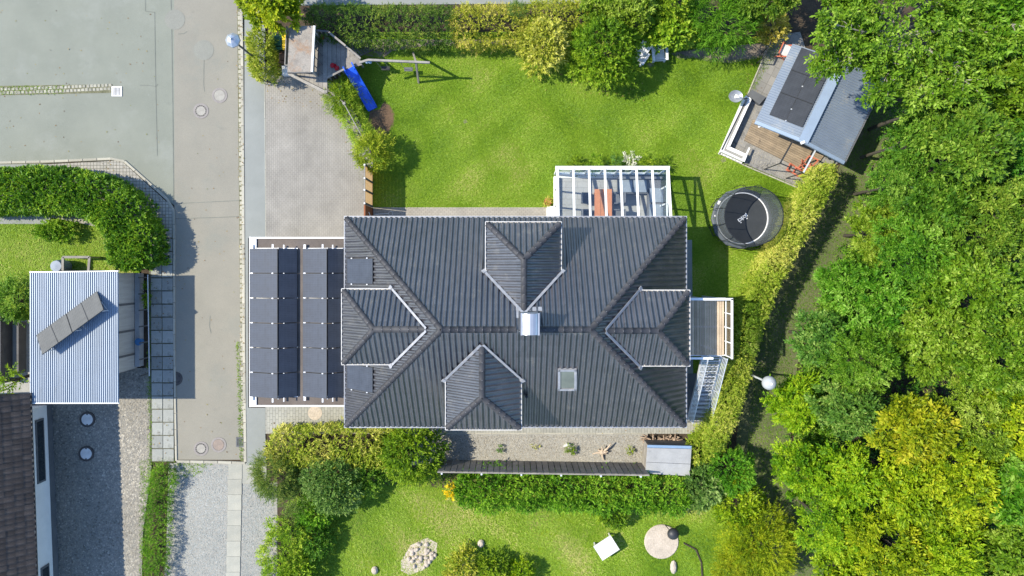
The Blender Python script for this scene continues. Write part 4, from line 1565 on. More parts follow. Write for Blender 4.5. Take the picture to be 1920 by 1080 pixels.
GZ = 2.90
gx0, gy1, gy0 = P(467, 444, GZ).x, P(467, 444, GZ).y, P(467, 763, GZ).y
garage = thing('garage', 'flat roofed brown garage with white roof edge joined to the house', 'garage', ((gx0 + HX0) / 2, (gy0 + gy1) / 2, 0))
b = MB()
b.prism([(gx0 + .1, gy0 + .1), (HX0 + ov - .03, gy0 + .1), (HX0 + ov - .03, gy1 - .1), (gx0 + .1, gy1 - .1)], -.05, GZ - .18)
b.build('wall', M['render_wall'], garage)
b = MB()
b.prism([(gx0 + .06, gy0 + .06), (HX0 + ov - .04, gy0 + .06), (HX0 + ov - .04, gy1 - .06), (gx0 + .06, gy1 - .06)], GZ - .17, GZ - .06)
b.build('flat_roof', M['felt'], garage)
b = MB()
b.box((gx0 + .045, (gy0 + gy1) / 2, GZ - .09), (.075, gy1 - gy0, .20))
b.box(((gx0 + HX0) / 2 + .06, gy1 - .05, GZ - .09), (HX0 - gx0 - .03, .075, .20))
b.box(((gx0 + HX0) / 2 + .06, gy0 + .05, GZ - .09), (HX0 - gx0 - .03, .075, .20))
b.build('roof_edge', M['white'], garage)
b = MB()
for yy in (gy1 - .45, gy0 + .45):
    b.box((gx0 + .22, yy, GZ - .02), (.26, .75, .06))
b.build('edge_plate', M['white'], garage)
b = MB()
b.box((gx0 + .07, (gy0 + gy1) / 2 - 1.8, 1.1), (.06, 2.6, 2.1))
b.build('garage_door', M['plinth'], garage)
b = MB()
b.box((gx0 + .07, (gy0 + gy1) / 2 + 2.0, 1.1), (.06, 2.6, 2.1))
b.build('garage_door', M['plinth'], garage)

for (pl, pr, pe, lab) in ((468, 520.5, 557.5, 'long double pitched solar rack along the street edge of the garage roof'),
                          (567.5, 613, 652, 'long double pitched solar rack on the garage roof next to the house eaves')):
    za, zb = GZ + .06, GZ + .66
    xa, xr, xe = P(pl, 500, za).x, P(pr, 500, zb).x, P(pe, 500, za).x
    if xe > HX0 - .12:
        xe = HX0 - .14
    y1 = P(500, 465.5, (za + zb) / 2).y
    y0 = P(500, 746, (za + zb) / 2).y
    t = thing('solar_rack', lab, 'solar panels', ((xa + xe) / 2, (y0 + y1) / 2, GZ - .06))
    n = 6
    st = (y1 - y0) / n
    for i in range(n):
        ya, yb = y0 + i * st + .012, y0 + (i + 1) * st - .012
        panel_part(t, [(xa, ya, za), (xa, yb, za), (xr - .01, yb, zb), (xr - .01, ya, zb)], 'solar')
        panel_part(t, [(xe, yb, za), (xe, ya, za), (xr + .03, ya, zb - .05), (xr + .03, yb, zb - .05)], 'solar')
    for i in range(n + 1):
        y = y0 + i * st
        b = MB()
        e = .16 if i in (0, n) else 0
        sgn = -1 if i == 0 else 1
        for fx in (.08, .82):
            x, z = xa + (xr - xa) * fx, za + (zb - za) * fx
            b.box((x, y + sgn * e * .5, z + (.012 if not e else -.04)), (.10 if fx < .5 else .07, .05 + e, .022 if not e else .05))
        x, z = xe + (xr - xe) * .7, za + (zb - za) * .7
        b.box((x, y + sgn * e * .4, z - .03), (.05, .03 + e, .03))
        b.build('clamp', M['alu'], t)
    b = MB()
    for i in (0, 2, 4, 6):
        y = y0 + i * st
        b.bar((xr, y, GZ - .06), (xr, y, zb - .07), .04)
        b.bar((xa, y, GZ - .03), (xe, y, GZ - .03), .05, .05)
    b.build('rack_frame', M['alu'], t)


def on_west(s, lift):
    return HX0 + s, EV + s * TAN + lift


for (ya, yb, lab) in ((P(0, 532, 3.9).y, P(0, 485, 3.9).y, 'dark solar panel low on the hip slope above the west dormer'),
                      (P(0, 731, 3.9).y, P(0, 684, 3.9).y, 'dark solar panel low on the hip slope below the west dormer')):
    lab = lab.replace('above the west dormer', 'over the lawn end of the garage').replace('below the west dormer', 'over the hedge end of the garage')
    xa, za = on_west(.06, .16)
    xb, zb = on_west(1.52, .17)
    t = thing('roof_solar_module', lab, 'solar panel', ((xa + xb) / 2, (ya + yb) / 2, za))
    b = MB()
    b.slabq([(xa, ya, za), (xa, yb, za), (xb, yb, zb), (xb, ya, zb)], .04)
    b.build('panel_frame', M['dark_metal'], t)
    panel_part(t, [(xa + .005, ya + .005, za + .006), (xa + .005, yb - .005, za + .006), (xb - .005, yb - .005, zb + .006), (xb - .005, ya + .005, zb + .006)], 'solar', name='panel_face')
    for yy in (ya - .02, yb + .02):
        b = MB()
        for f in (.18, .78):
            b.box((xa + (xb - xa) * f, yy, za + (zb - za) * f), (.06, .05, .04))
        b.build('clamp', M['alu'], t)


# ---------------------------------------------------------------- conservatory
CZ0, CZ1 = 2.3, 2.95
cxa, cxb = P(1045, 316, CZ0).x, P(1252, 316, CZ0).x
cya = P(1045, 316, CZ0).y
cyb = HY1 - .05
con = thing('conservatory', 'white framed glass conservatory against the house with orange table inside', 'conservatory', ((cxa + cxb) / 2, (cya + cyb) / 2, 0))
b = MB()
b.prism([(cxa, cya), (cxb, cya), (cxb, HY1 - ov), (cxa, HY1 - ov)], -.02, 0.06)
b.build('floor', M['floor_tile'], con)


def croof(y):
    return CZ0 + (cya - y) / (cya - cyb) * (CZ1 - CZ0)


b = MB()
b.box(((cxa + cxb) / 2, cya + .03, CZ0 - .02), (cxb - cxa + .18, .17, .16))
b.build('eaves_beam', M['white'], con)
b = MB()
b.box(((cxa + cxb) / 2, cya, .28), (cxb - cxa, .12, .44))
b.box(((cxa + cxb) / 2, cya - .12, .10), (cxb - cxa - .3, .16, .10))
b.build('sill', M['white'], con)
nb = 7
for i in range(nb + 1):
    x = cxa + (cxb - cxa) * i / nb
    b = MB()
    wd = .12 if i in (0, nb) else .10
    b.bar((x, cya, CZ0 + .04), (x, cyb, CZ1 + .04), wd, .10)
    b.build('rafter', M['white'], con)
    b = MB()
    b.box((x, cya, CZ0 / 2 + .1), (.08, .09, CZ0 - .28))
    b.build('post', M['white'], con)
    if i < nb:
        x2 = cxa + (cxb - cxa) * (i + 1) / nb
        b = MB()
        b.add([(x + .05, cya - .05, croof(cya - .05) + .03), (x2 - .05, cya - .05, croof(cya - .05) + .03), (x2 - .05, cyb, CZ1 + .03), (x + .05, cyb, CZ1 + .03)], [(0, 1, 2, 3)])
        b.build('roof_pane', M['glass_roof'], con)
        b = MB()
        b.add([(x + .04, cya, .5), (x2 - .04, cya, .5), (x2 - .04, cya, CZ0 - .1), (x + .04, cya, CZ0 - .1)], [(0, 1, 2, 3)])
        b.build('wall_pane', M['glass_roof'], con)
for x, nm in ((cxa, 'side_frame'), (cxb, 'side_frame')):
    b = MB()
    b.box((x, (cya + cyb) / 2 - .1, .25), (.12, cya - cyb - .1, .40))
    for f in (0.33, 0.66):
        y = cya + (cyb - cya) * f
        b.box((x, y, croof(y) / 2 + .2), (.08, .08, croof(y) - .4))
    b.box((x, (cya + cyb) / 2, CZ0 - .15), (.07, cya - cyb, .08))
    b.build(nm, M['white'], con)
    b = MB()
    b.add([(x, cya, .46), (x, cyb, .46), (x, cyb, CZ1 - .05), (x, cya, CZ0 - .05)], [(0, 1, 2, 3)])
    b.build('side_pane', M['glass_roof'], con)
sx = P(1036, 398).x
b = MB()
b.box((sx - .06, P(0, 398).y - .3, .09), (.5, 1.2, .18))
tag(b.build('white_step', M['white']), 'white slab step at the corner of the glass conservatory', 'step')

# furniture inside
tx, ty = P(1131, 384, .75).x, P(1131, 384, .75).y
t = thing('table', 'orange plank topped table inside the glass conservatory', 'table', (tx, ty, .06))
for k in range(3):
    b = MB()
    b.box((tx - .3 + k * .3, ty - .15, .75), (.285, 1.9, .05))
    b.build('table_plank', M['wood_orange'], t)
for dx in (-.36, .36):
    for dy in (-.95, .65):
        b = MB()
        b.box((tx + dx, ty + dy, .395), (.08, .08, .66))
        b.build('leg', M['wood_orange'], t)


def chair(x, y, rz, label, m='wicker', sz=.52, grp='chairs round the orange table'):
    t = thing('chair', label, 'chair', (x, y, .06), grp)
    ca, sa = math.cos(rz), math.sin(rz)
    f = lambda a, c: (x + a * ca - c * sa, y + a * sa + c * ca)
    b = MB()
    b.box((*f(0, 0), .48), (sz, sz, .07), rz)
    b.build('seat', M[m], t)
    b = MB()
    b.box((*f(-sz / 2, 0), .78), (.06, sz, .56), rz)
    b.build('backrest', M[m], t)
    for sa_ in (-1, 1):
        b = MB()
        b.box((*f(0, sa_ * sz / 2), .70), (sz, .05, .04), rz)
        b.build('armrest', M[m], t)
    for a in (-.2, .2):
        for c in (-.2, .2):
            b = MB()
            b.box((*f(a, c), .26), (.05, .05, .4), rz)
            b.build('leg', M['dark_metal'], t)
    return t


chair(tx - .82, ty + .35, 0, 'dark wicker chair on the lawn end of the table side facing the left glass wall')
chair(tx - .82, ty - .5, 0, 'dark wicker chair left of the orange table beside the house wall')
chair(tx + .82, ty + .35, math.pi, 'dark wicker chair right of the orange table at its lawn end')
chair(tx + .82, ty - .5, math.pi, 'dark wicker chair right of the orange table beside the house wall')
sx_, sy_ = P(1180, 372, .5).x, P(1180, 372, .5).y
t = thing('sofa', 'grey cushioned corner sofa along the glass front of the conservatory', 'sofa', (sx_, sy_, .06))
b = MB()
b.box((sx_ + .5, sy_ + .62, .38), (2.2, .75, .34))
b.box((sx_ + 1.35, sy_ - .35, .38), (.8, 1.6, .34))
b.build('seat', M['wicker'], t)
for (dx, dy, w, h) in ((-.2, .62, .7, .66), (.52, .62, .7, .66), (1.35, .15, .7, .75), (1.35, -.68, .7, .75)):
    b = MB()
    b.box((sx_ + dx, sy_ + dy, .60), (w - .03, h - .03, .14))
    b.build('cushion', M['cushion'], t)
b = MB()
b.box((sx_ + .5, sy_ + 1.02, .55), (2.2, .12, .6))
b.build('backrest', M['wicker'], t)

# ---------------------------------------------------------------- balcony and stair
BZ = 3.62
bx0, bx1 = P(1288, 600, BZ).x, P(1358, 600, BZ).x
by1, by0 = P(0, 560, BZ).y, P(0, 666, BZ).y
bal = thing('balcony', 'boarded balcony with white railing in front of the dormer above the lawn', 'balcony', ((bx0 + bx1) / 2, (by0 + by1) / 2, 0))
nbd = 15
for i in range(nbd):
    xa = bx0 + (bx1 - bx0) * i / nbd
    b = MB()
    b.box((xa + (bx1 - bx0) / nbd / 2, (by0 + by1) / 2, BZ - .015 + random.uniform(-.002, .002)), ((bx1 - bx0) / nbd - .016, by1 - by0, .03))
    b.build('deck_board', M['wood_balcony'], bal)
b = MB()
for y in (by0, (by0 + by1) / 2, by1):
    b.box(((bx0 + bx1) / 2, y, BZ - .12), (bx1 - bx0 + .1, .08, .16))
for x in (bx1 - .05, bx0 + .9):
    for y in (by0 + .05, by1 - .05):
        b.box((x, y, BZ / 2 - .1), (.1, .1, BZ - .2))
b.build('frame', M['steel'], bal)
b = MB()
rz = BZ + 1.0
x1 = bx1 + .05
b.bar((bx0 - .1, by1 + .02, rz), (x1 + .04, by1 + .02, rz), .10, .06)
b.bar((x1, by1 + .04, rz), (x1, by0 - .05, rz), .09, .06)
b.bar((bx0 - .1, by0 - .02, rz), (bx0 + .95, by0 - .02, rz), .09, .06)
b.build('handrail', M['white'], bal)
b = MB()
n = 4
for i in range(n + 1):
    y = by1 + (by0 - by1) * i / n
    b.bar((x1, y, BZ - .2), (x1, y, rz - .03), .05)
for x in (bx0 + .1, bx0 + 1.0, x1 - .9):
    b.bar((x, by1 + .02, BZ - .2), (x, by1 + .02, rz - .03), .05)
b.bar((bx0 + .95, by0 - .02, BZ - .2), (bx0 + .95, by0 - .02, rz - .03), .05)
b.bar((x1, by1, BZ + .08), (x1, by0, BZ + .08), .04)
b.bar((bx0, by1 + .02, BZ + .08), (x1, by1 + .02, BZ + .08), .04)
b.build('railing_post', M['white'], bal)
for i in range(n):
    ya, yb = by1 + (by0 - by1) * i / n - .05, by1 + (by0 - by1) * (i + 1) / n + .05
    b = MB()
    b.add([(x1, ya, BZ + .12), (x1, yb, BZ + .12), (x1, yb, rz - .06), (x1, ya, rz - .06)], [(0, 1, 2, 3)])
    b.build('glass_panel', M['glass_blue'], bal)

st = thing('outdoor_stair', 'steep galvanised steel stair leading down from the balcony to the side path', 'stair', (P(1310, 785).x, P(0, 785).y, 0))
T0 = P(1317, 668, BZ), P(1352, 668, BZ)
L0 = P(1290, 786, .12), P(1323, 788, .12)
ns = 14
for i in range(ns):
    f = (i + .6) / ns
    a, c = T0[0].lerp(L0[0], f), T0[1].lerp(L0[1], f)
    b = MB()
    m_ = (a + c) / 2
    d = (c - a)
    # open grating tread: front and back bar, cross bars
    dn = Vector((L0[0].x - T0[0].x, L0[0].y - T0[0].y, 0)).normalized()
    a.z = c.z = m_.z
    for k in (-.12, -.04, .04, .12):
        b.bar(a + dn * k, c + dn * k, .022 if abs(k) < .1 else .035, .03)
    b.build('tread', M['steel'], st)
for a, c in ((T0[0], L0[0]), (T0[1], L0[1])):
    b = MB()
    b.bar(a, c, .05, .18)
    b.build('stringer', M['steel'], st)
    b = MB()
    for h in (.35, .57, .78, 1.0):
        b.tube([a + Vector((0, 0, h)), c + Vector((0, 0, h))], .03 if h > .9 else .018, 6)
    for f in (0.01, .25, .5, .75, .99):
        p = a.lerp(c, f)
        b.tube([p, p + Vector((0, 0, 1.0))], .024, 6)
    b.build('handrail', M['steel'], st)
b = MB()
b.prism([(P(1288, 700).x, P(0, 700).y), (P(1334, 700).x, P(0, 700).y), (P(1334, 790).x, P(0, 792).y), (P(1288, 790).x, P(0, 792).y)], -.02, .055)
o = b.build('stair_foot_slab', M['plinth'])
o['kind'] = 'structure'
b = MB()
b.prism([(P(1284, 450).x, P(0, 450).y), (P(1297, 450).x, P(0, 450).y), (P(1299, 700).x, P(0, 700).y), (P(1284, 700).x, P(0, 700).y)], -.02, .05)
o = b.build('paved_strip', M['asphalt_walk'])
o['kind'] = 'structure'

# ---------------------------------------------------------------- trampoline
tc = P(1391, 409.5, .85)
tr = thing('trampoline', 'round black trampoline with safety net on the lawn beside the yellow hedge', 'trampoline', (tc.x, tc.y, 0))
b = MB()
b.lathe([(0.0, .86), (1.31, .86), (1.31, .84), (0.0, .84)], (tc.x, tc.y, 0), 40)
mt_ = b.build('jumping_mat', M['mat_fabric'], tr)
npad = 12
for k in range(npad):
    a0, a1 = 2 * math.pi * k / npad, 2 * math.pi * (k + 1) / npad
    vs, fs = [], []
    for j in range(4):
        a = a0 + (a1 - a0) * (j / 3 * .985 + .0075)
        r1 = 1.56 * math.cos((a1 - a0) / 2) / math.cos(a - (a0 + a1) / 2)
        for r, z in ((1.29, .875), (1.36, .915), (r1 - .06, .91), (r1, .86), (r1, .74)):
            vs.append((tc.x + math.cos(a) * r, tc.y + math.sin(a) * r, z))
    for j in range(3):
        for i in range(4):
            fs.append((j * 5 + i, j * 5 + i + 1, (j + 1) * 5 + i + 1, (j + 1) * 5 + i))
    b = MB()
    b.add(vs, fs)
    b.build('pad', M['pad'], tr)
b = MB()
b.ring((tc.x, tc.y, 0), 1.27, 1.315, .885, .925, 64)
b.build('edge_band', M['white'], tr)
b = MB()
for k in range(12):
    a = 2 * math.pi * (k + .5) / 12
    p = [(tc.x + math.cos(a) * r, tc.y + math.sin(a) * r, z) for r, z in ((1.60, .55), (1.63, 1.2), (1.62, 2.0), (1.52, 2.5), (1.42, 2.68))]
    b.tube(p, .015, 6)
b.build('net_pole', M['black_plastic'], tr)
for k in range(6):
    a = 2 * math.pi * (k + .25) / 6
    b = MB()
    b.tube([(tc.x + math.cos(a) * 1.5, tc.y + math.sin(a) * 1.5, .8), (tc.x + math.cos(a) * 1.5, tc.y + math.sin(a) * 1.5, .03), (tc.x + math.cos(a + .35) * 1.5, tc.y + math.sin(a + .35) * 1.5, .03),
            (tc.x + math.cos(a + .35) * 1.5, tc.y + math.sin(a + .35) * 1.5, .8)], .022, 6)
    b.build('leg', M['dark_metal'], tr)
b = MB()
vs, fs = [], []
prof = [(1.36, .90), (1.46, 1.3), (1.50, 1.9), (1.46, 2.4), (1.42, 2.66)]
nn = 48
for r, z in prof:
    for k in range(nn):
        a = 2 * math.pi * k / nn
        vs.append((tc.x + math.cos(a) * r, tc.y + math.sin(a) * r, z))
for i in range(len(prof) - 1):
    for k in range(nn):
        fs.append((i * nn + k, i * nn + (k + 1) % nn, (i + 1) * nn + (k + 1) % nn, (i + 1) * nn + k))
b.add(vs, fs)
b.build('safety_net', M['net'], tr, smooth=True)
b = MB()
b.ring((tc.x, tc.y, 0), 1.40, 1.435, 2.64, 2.675, 48)
b.build('top_ring', M['black_plastic'], tr)
# pale illegible mark printed on the mat
b = MB()
ang = R(35)
mk = P(1393, 408, .87)
wx = [(-.26, .0, .05, .17), (-.18, .06, .12, .035), (-.18, -.06, .10, .035), (-.12, .0, .04, .13), (-.05, -.01, .05, .20), (.01, -.05, .10, .035), (.04, .01, .04, .15), (.10, .05, .12, .04), (.12, -.05, .12, .04),
      (.18, .0, .045, .16), (.24, .02, .045, .19), (-.22, -.15, .06, .05), (.14, -.15, .07, .05)]
for x, y, w, h in wx:
    ca, sa = math.cos(ang), math.sin(ang)
    b.box((mk.x + x * ca - y * sa, mk.y + x * sa + y * ca, .863), (w, h, .006), ang)
b.build('printed_mark', M['white'], mt_)
b = MB()
for r, a, s in ((1.42, 2.55, .12), (1.40, 3.05, .05)):
    b.box((tc.x + math.cos(a) * r, tc.y + math.sin(a) * r, .925), (s * 1.2, s * 1.6, .006), a + .3)
b.build('care_label', M['white_dirty'], tr)

# ---------------------------------------------------------------- garden pavilion
PVZ = dict(el=2.35, rd=3.05, er=2.3)
def pv(px, py, z):
    return P(px, py, z)
Ll0, Ll1 = pv(1416, 228, 2.35), pv(1486, 82, 2.35)
Rd0, Rd1 = pv(1506, 264, 2.95), pv(1580, 112, 2.95)
Rr0, Rr1 = pv(1582, 304, 2.25), pv(1660, 146, 2.25)
pav = thing('garden_pavilion', 'grey sheet roofed garden pavilion half under the big tree beside the forest path', 'pavilion', ((Rd0.x + Rd1.x) / 2, (Rd0.y + Rd1.y) / 2, 0))


def corrug(q, n, amp, name, m, parent, th=True):
    """profiled sheet over quad q = (a0, a1, b1, b0): ribs run from the a edge to the b edge"""
    a0, a1, b1, b0 = [Vector(p) for p in q]
    nrm = (a1 - a0).cross(b0 - a0).normalized()
    if nrm.z < 0:
        nrm = -nrm
    vs, fs = [], []
    k = 0
    prof = ((0, 0), (.30, 0), (.42, 1), (.68, 1), (.80, 0))
    for i in range(n):
        for f, h in prof:
            s = (i + f) / n
            vs += [a0.lerp(a1, s) + nrm * amp * h, b0.lerp(b1, s) + nrm * amp * h]
    vs += [a1, b1]
    m_ = len(vs) // 2
    for i in range(m_ - 1):
        fs.append((2 * i, 2 * i + 2, 2 * i + 3, 2 * i + 1))
    b = MB()
    b.add(vs, fs)
    return b.build(name, m, parent)


M['pav_sheet'] = mat('blue_grey_sheet_roof', (0.20, 0.24, 0.29), (0.165, 0.20, 0.25), 0.5, 0.9, metal=0.1, spec=0.45, fine=0.08, wear=((0.31, 0.31, 0.29), 1.0, 0.57, 0.18))
M['pav_trim'] = mat('blue_grey_trim', (0.26, 0.33, 0.42), (0.23, 0.29, 0.37), 0.5, 1.4, metal=0.1, fine=0.05)
corrug((Ll0, Ll1, Rd1, Rd0), 34, .035, 'roof_sheet', M['pav_sheet'], pav)
corrug((Rr0, Rr1, Rd1, Rd0), 34, .035, 'roof_sheet', M['pav_sheet'], pav)
b = MB()
ex = (Rd0 - Rd1).normalized()
b.bar(Rd0 + ex * .05 + Vector((0, 0, .07)), Rd1 + Vector((0, 0, .07)), .46, .03, up=(0, 0, 1))
b.build('ridge_cap', M['pav_trim'], pav)
b = MB()
b.bar(Ll0 + ex * .04 + Vector((0, 0, .03)), Rd0 + ex * .04 + Vector((0, 0, .03)), .16, .12)
b.bar(Rr0 + ex * .04 + Vector((0, 0, .03)), Rd0 + ex * .04 + Vector((0, 0, .03)), .16, .12)
b.build('verge_trim', M['pav_trim'], pav)
b = MB()
side = (Rr0 - Ll0); side.z = 0; side.normalize()
b.bar(Rr0 + side * .05 - Vector((0, 0, .05)), Rr1 + side * .05 - Vector((0, 0, .05)), .10, .09)
b.build('gutter', M['plinth'], pav)
b = MB()
b.box(Rd0 + ex * .1 + Vector((0, 0, .05)), (.18, .12, .12), .4)
b.build('ridge_end', M['white'], pav)
b = MB()
q = [Ll0.lerp(Rr0, .17), Ll0.lerp(Rr0, .90), Ll1.lerp(Rr1, .90), Ll1.lerp(Rr1, .17)]
ux = (Ll1 - Ll0); ux.z = 0; ux.normalize()
q[0] = q[0] + ux * .9; q[1] = q[1] + ux * .9
b.prism([(p.x, p.y) for p in q], 0, 2.2)
b.build('wall', M['wood_dark'], pav)
# solar panels on the left slope
PQ = [pv(1435, 211, 2.58), pv(1501, 236, 2.98), pv(1556, 124, 2.98), pv(1494, 88, 2.58)]
e0, e1 = Ll0.lerp(Rd0, .18), Ll0.lerp(Rd0, .86)
f0, f1 = Ll1.lerp(Rd1, .18), Ll1.lerp(Rd1, .86)
arr = thing('solar_array', 'six dark solar panels mounted together on the garden pavilion roof', 'solar panels', ((e0.x + f1.x) / 2, (e0.y + f1.y) / 2, 2.5))
up_ = Vector((0, 0, .10))
for i in range(3):
    for j in range(2):
        g0, g1 = .13 + i * .285, .13 + (i + 1) * .285 - .004
        h0, h1 = j * .5 + .002, (j + 1) * .5 - .002
        c = lambda g, h: e0.lerp(f0, g).lerp(e1.lerp(f1, g), h) + up_
        panel_part(arr, [c(g1, h0), c(g0, h0), c(g0, h1), c(g1, h1)], 'solar_flat')
b = MB()
for i in range(4):
    for h in (.5,):
        g = .13 + i * .285
        b.box(e0.lerp(f0, g - .14 if i else g).lerp(e1.lerp(f1, g - .14 if i else g), h) + up_ + Vector((0, 0, .01)), (.06, .06, .02))
b.build('clamp', M['alu'], arr)

# terrace of the pavilion
sheet('pavilion_terrace', [(1396, 190), (1448, 66), (1500, 60), (1580, 300), (1500, 352), (1352, 288)], 0.02, M['paver_pavilion'])
pebbles('gravel', PL([(1398, 225), (1408, 196), (1420, 200), (1395, 262), (1500, 320), (1530, 325), (1500, 350), (1412, 308), (1375, 290)]), 1600, .022, M['pebble'], 15, .022)
kerb_line([(1352, 289), (1400, 312), (1500, 354)], 10, .07, .05)
kerb_line([(1448, 68), (1394, 196), (1352, 288)], 14, .07, .06)
# grey platform
b = MB()
b.prism([tuple(P(a, c, .25).xy) for a, c in ((1401, 178), (1410, 168), (1436, 182), (1424, 196))], 0, .25)
tag(b.build('concrete_block', M['plinth']), 'smooth grey concrete platform between the stained terrace and the planter wall', 'platform')
# planter wall, L-shaped with white coping
pl = thing('planter_wall', 'L shaped low planter wall with white coping at the terrace corner', 'planter', P(1375, 240))
outer = [(1397, 181), (1407, 186), (1366, 276), (1399, 291), (1394, 303), (1352, 284)]
h = .42
b = MB()
b.prism([tuple(P(a, c, h).xy) for a, c in outer], 0, h)
b.build('wall', M['render_wall'], pl)
ip = [(1397.5, 186.5), (1402, 188.5), (1361, 279), (1393, 293), (1391.5, 298), (1357, 282)]
b = MB()
b.prism([tuple(P(a, c, h).xy) for a, c in ip], h - .02, h + .012)
b.build('gravel_fill', M['grit'], pl)
b = MB()
for a, c in ((outer[1], outer[2]), (outer[2], outer[3]), (outer[3], outer[4]), (outer[0], outer[1])):
    b.bar(P(*a, h) + Vector((0, 0, .02)), P(*c, h) + Vector((0, 0, .02)), .09, .05)
b.bar(P(1399, 291, h), P(1405, 277, h), .07, .06)
b.build('coping', M['white'], pl)
b = MB()
b.bar(P(1395, 195, h) + Vector((0, 0, .025)), P(1353, 281, h) + Vector((0, 0, .025)), .05, .03)
b.build('dark_edge', M['dark_metal'], pl)
b = MB()
for i in range(7):
    a = P(1352 + i * 6.2, 286 + i * 2.7, .15)
    b.box((a.x, a.y - .05, .06), (.16, .09, .12), R(-24) + random.uniform(-.1, .1))
for i in range(12):
    a = P(1352 + i * 3.9, 286 - i * 8.4, .15)
    b.box((a.x - .04, a.y, .06), (.10, .17, .12), R(-25) + random.uniform(-.1, .1))
b.build('edging_stone', M['white_dirty'], pl)
# deck boards
dq = [P(1396, 263, .12), P(1413, 224, .12), P(1548, 288, .12), P(1520, 326, .12)]
deck = thing('garden_deck', 'weathered plank deck in front of the garden pavilion', 'deck', (dq[0].x, dq[0].y, 0))
nb = 11
for i in range(nb):
    f0, f1 = (i + .05) / nb, (i + .93) / nb
    a, c = dq[0].lerp(dq[1], f0), dq[3].lerp(dq[2], f0)
    d, e = dq[0].lerp(dq[1], f1), dq[3].lerp(dq[2], f1)
    b = MB()
    b.slabq([a, c, e, d], .10)
    b.build('deck_board', M['wood_deck'], deck)
# pergola
pg = thing('pergola', 'thin dark metal pergola frame over the plank deck', 'pergola', P(1490, 300))
pa, pb_, pc_, pd = P(1463, 306, 2.2), P(1487, 263, 2.2), P(1506, 324, 2.2), P(1532, 276, 2.2)
for nm, a, c in (('beam', pa, pb_), ('beam', pc_, pd), ('crossbeam', pa, pc_)):
    b = MB()
    b.bar(a, c, .06 if nm == 'beam' else .04, .08)
    b.build(nm, M['dark_metal'] if a is pa else M['steel'], pg)
for a in (pa, pc_):
    b = MB()
    b.box((a.x, a.y, a.z / 2), (.045, .045, a.z))
    b.build('post', M['dark_metal'], pg)
# orange folding trestle and orange framed chair
def orange_frame(name, label, cat, px, py, rz, w, d, h, seat):
    c = P(px, py, .3)
    t = thing(name, label, cat, (c.x, c.y, .02))
    ca, sa = math.cos(rz), math.sin(rz)
    f = lambda a, e, z: (c.x + a * ca - e * sa, c.y + a * sa + e * ca, z)
    for sg in (-1, 1):
        b = MB()
        b.bar(f(-w / 2, sg * d / 2, .03), f(w / 2, sg * d / 2, h), .05)
        b.bar(f(w / 2, sg * d / 2, .03), f(-w / 2, sg * d / 2, h * .8), .05)
        b.build('side_frame', M['orange_paint'], t)
    b = MB()
    b.bar(f(w / 2, -d / 2, h), f(w / 2, d / 2, h), .055)
    b.bar(f(-w / 2, -d / 2, h * .8), f(-w / 2, d / 2, h * .8), .055)
    b.build('top_rail', M['orange_paint'], t)
    b = MB()
    if seat:
        b.box(f(0, 0, h * .62), (w * .8, d * .9, .03), rz)
        b.build('seat', M['white_dirty'], t)
    else:
        b.bar(f(0, -d / 2, h * .45), f(0, d / 2, h * .45), .05)
        b.build('spreader', M['orange_paint'], t)


orange_frame('garden_chair', 'orange framed chair with pale seat at the pavilion wall under the tree', 'chair', 1470, 97, R(-24), .6, .62, .85, True)
orange_frame('folding_trestle', 'orange folding trestle standing on the deck next to the hedge', 'trestle', 1511, 310, R(64), .62, .5, .95, False)
orange_frame('folded_trestle', 'thin red trestle lying low between the pergola post and orange trestle', 'trestle', 1492, 318, R(-30), .75, .35, .25, False)
# rail along the terrace edge
b = MB()
b.bar(P(1450, 68, 1.0), P(1432, 108, 1.0), .05, .06)
for a, c in ((1450, 68), (1441, 88), (1432, 108)):
    p = P(a, c, 1.0)
    b.box((p.x, p.y, .5), (.05, .05, 1.0))
tag(b.build('railing', M['dark_metal']), 'short dark railing at the upper end of the pavilion terrace', 'railing')
# satellite dish
dp = P(1379, 181, 1.0)
t = thing('satellite_dish', 'grey oval dish with white arm at the end of the planter wall', 'dish', (P(1398, 186).x, P(0, 186).y, 0))
b = MB()
b.lathe([(.02, .0), (.14, .012), (.26, .05), (.35, .11), (.36, .115), (.27, .04), (.14, .0), (.0, -.02)], (dp.x, dp.y, .95), 24, 1.0, .86)
b.build('dish', M['dish'], t, smooth=True)
b = MB()
b.tube([(dp.x - .05, dp.y, 1.12), (dp.x + .12, dp.y - .05, 1.08), (dp.x + .42, dp.y - .12, .95)], .11, 8, .04)
b.build('feed_arm', M['white'], t, smooth=True)
b = MB()
b.tube([(dp.x + .42, dp.y - .12, .96), (P(1398, 187).x, P(0, 187).y, .35)], .035, 7)
b.build('bracket', M['dark_metal'], t)
# white bits on the deck
b = MB()
c = P(1427, 237, .15)
b.box((c.x - .06, c.y, .15), (.16, .09, .06), .3)
b.box((c.x + .10, c.y - .02, .15), (.12, .10, .06), -.4)
b.box((c.x + .14, c.y + .06, .15), (.08, .06, .06), .8)
tag(b.build('white_scrap', M['white']), 'small white scraps lying on the deck under the pavilion eaves', 'scraps')

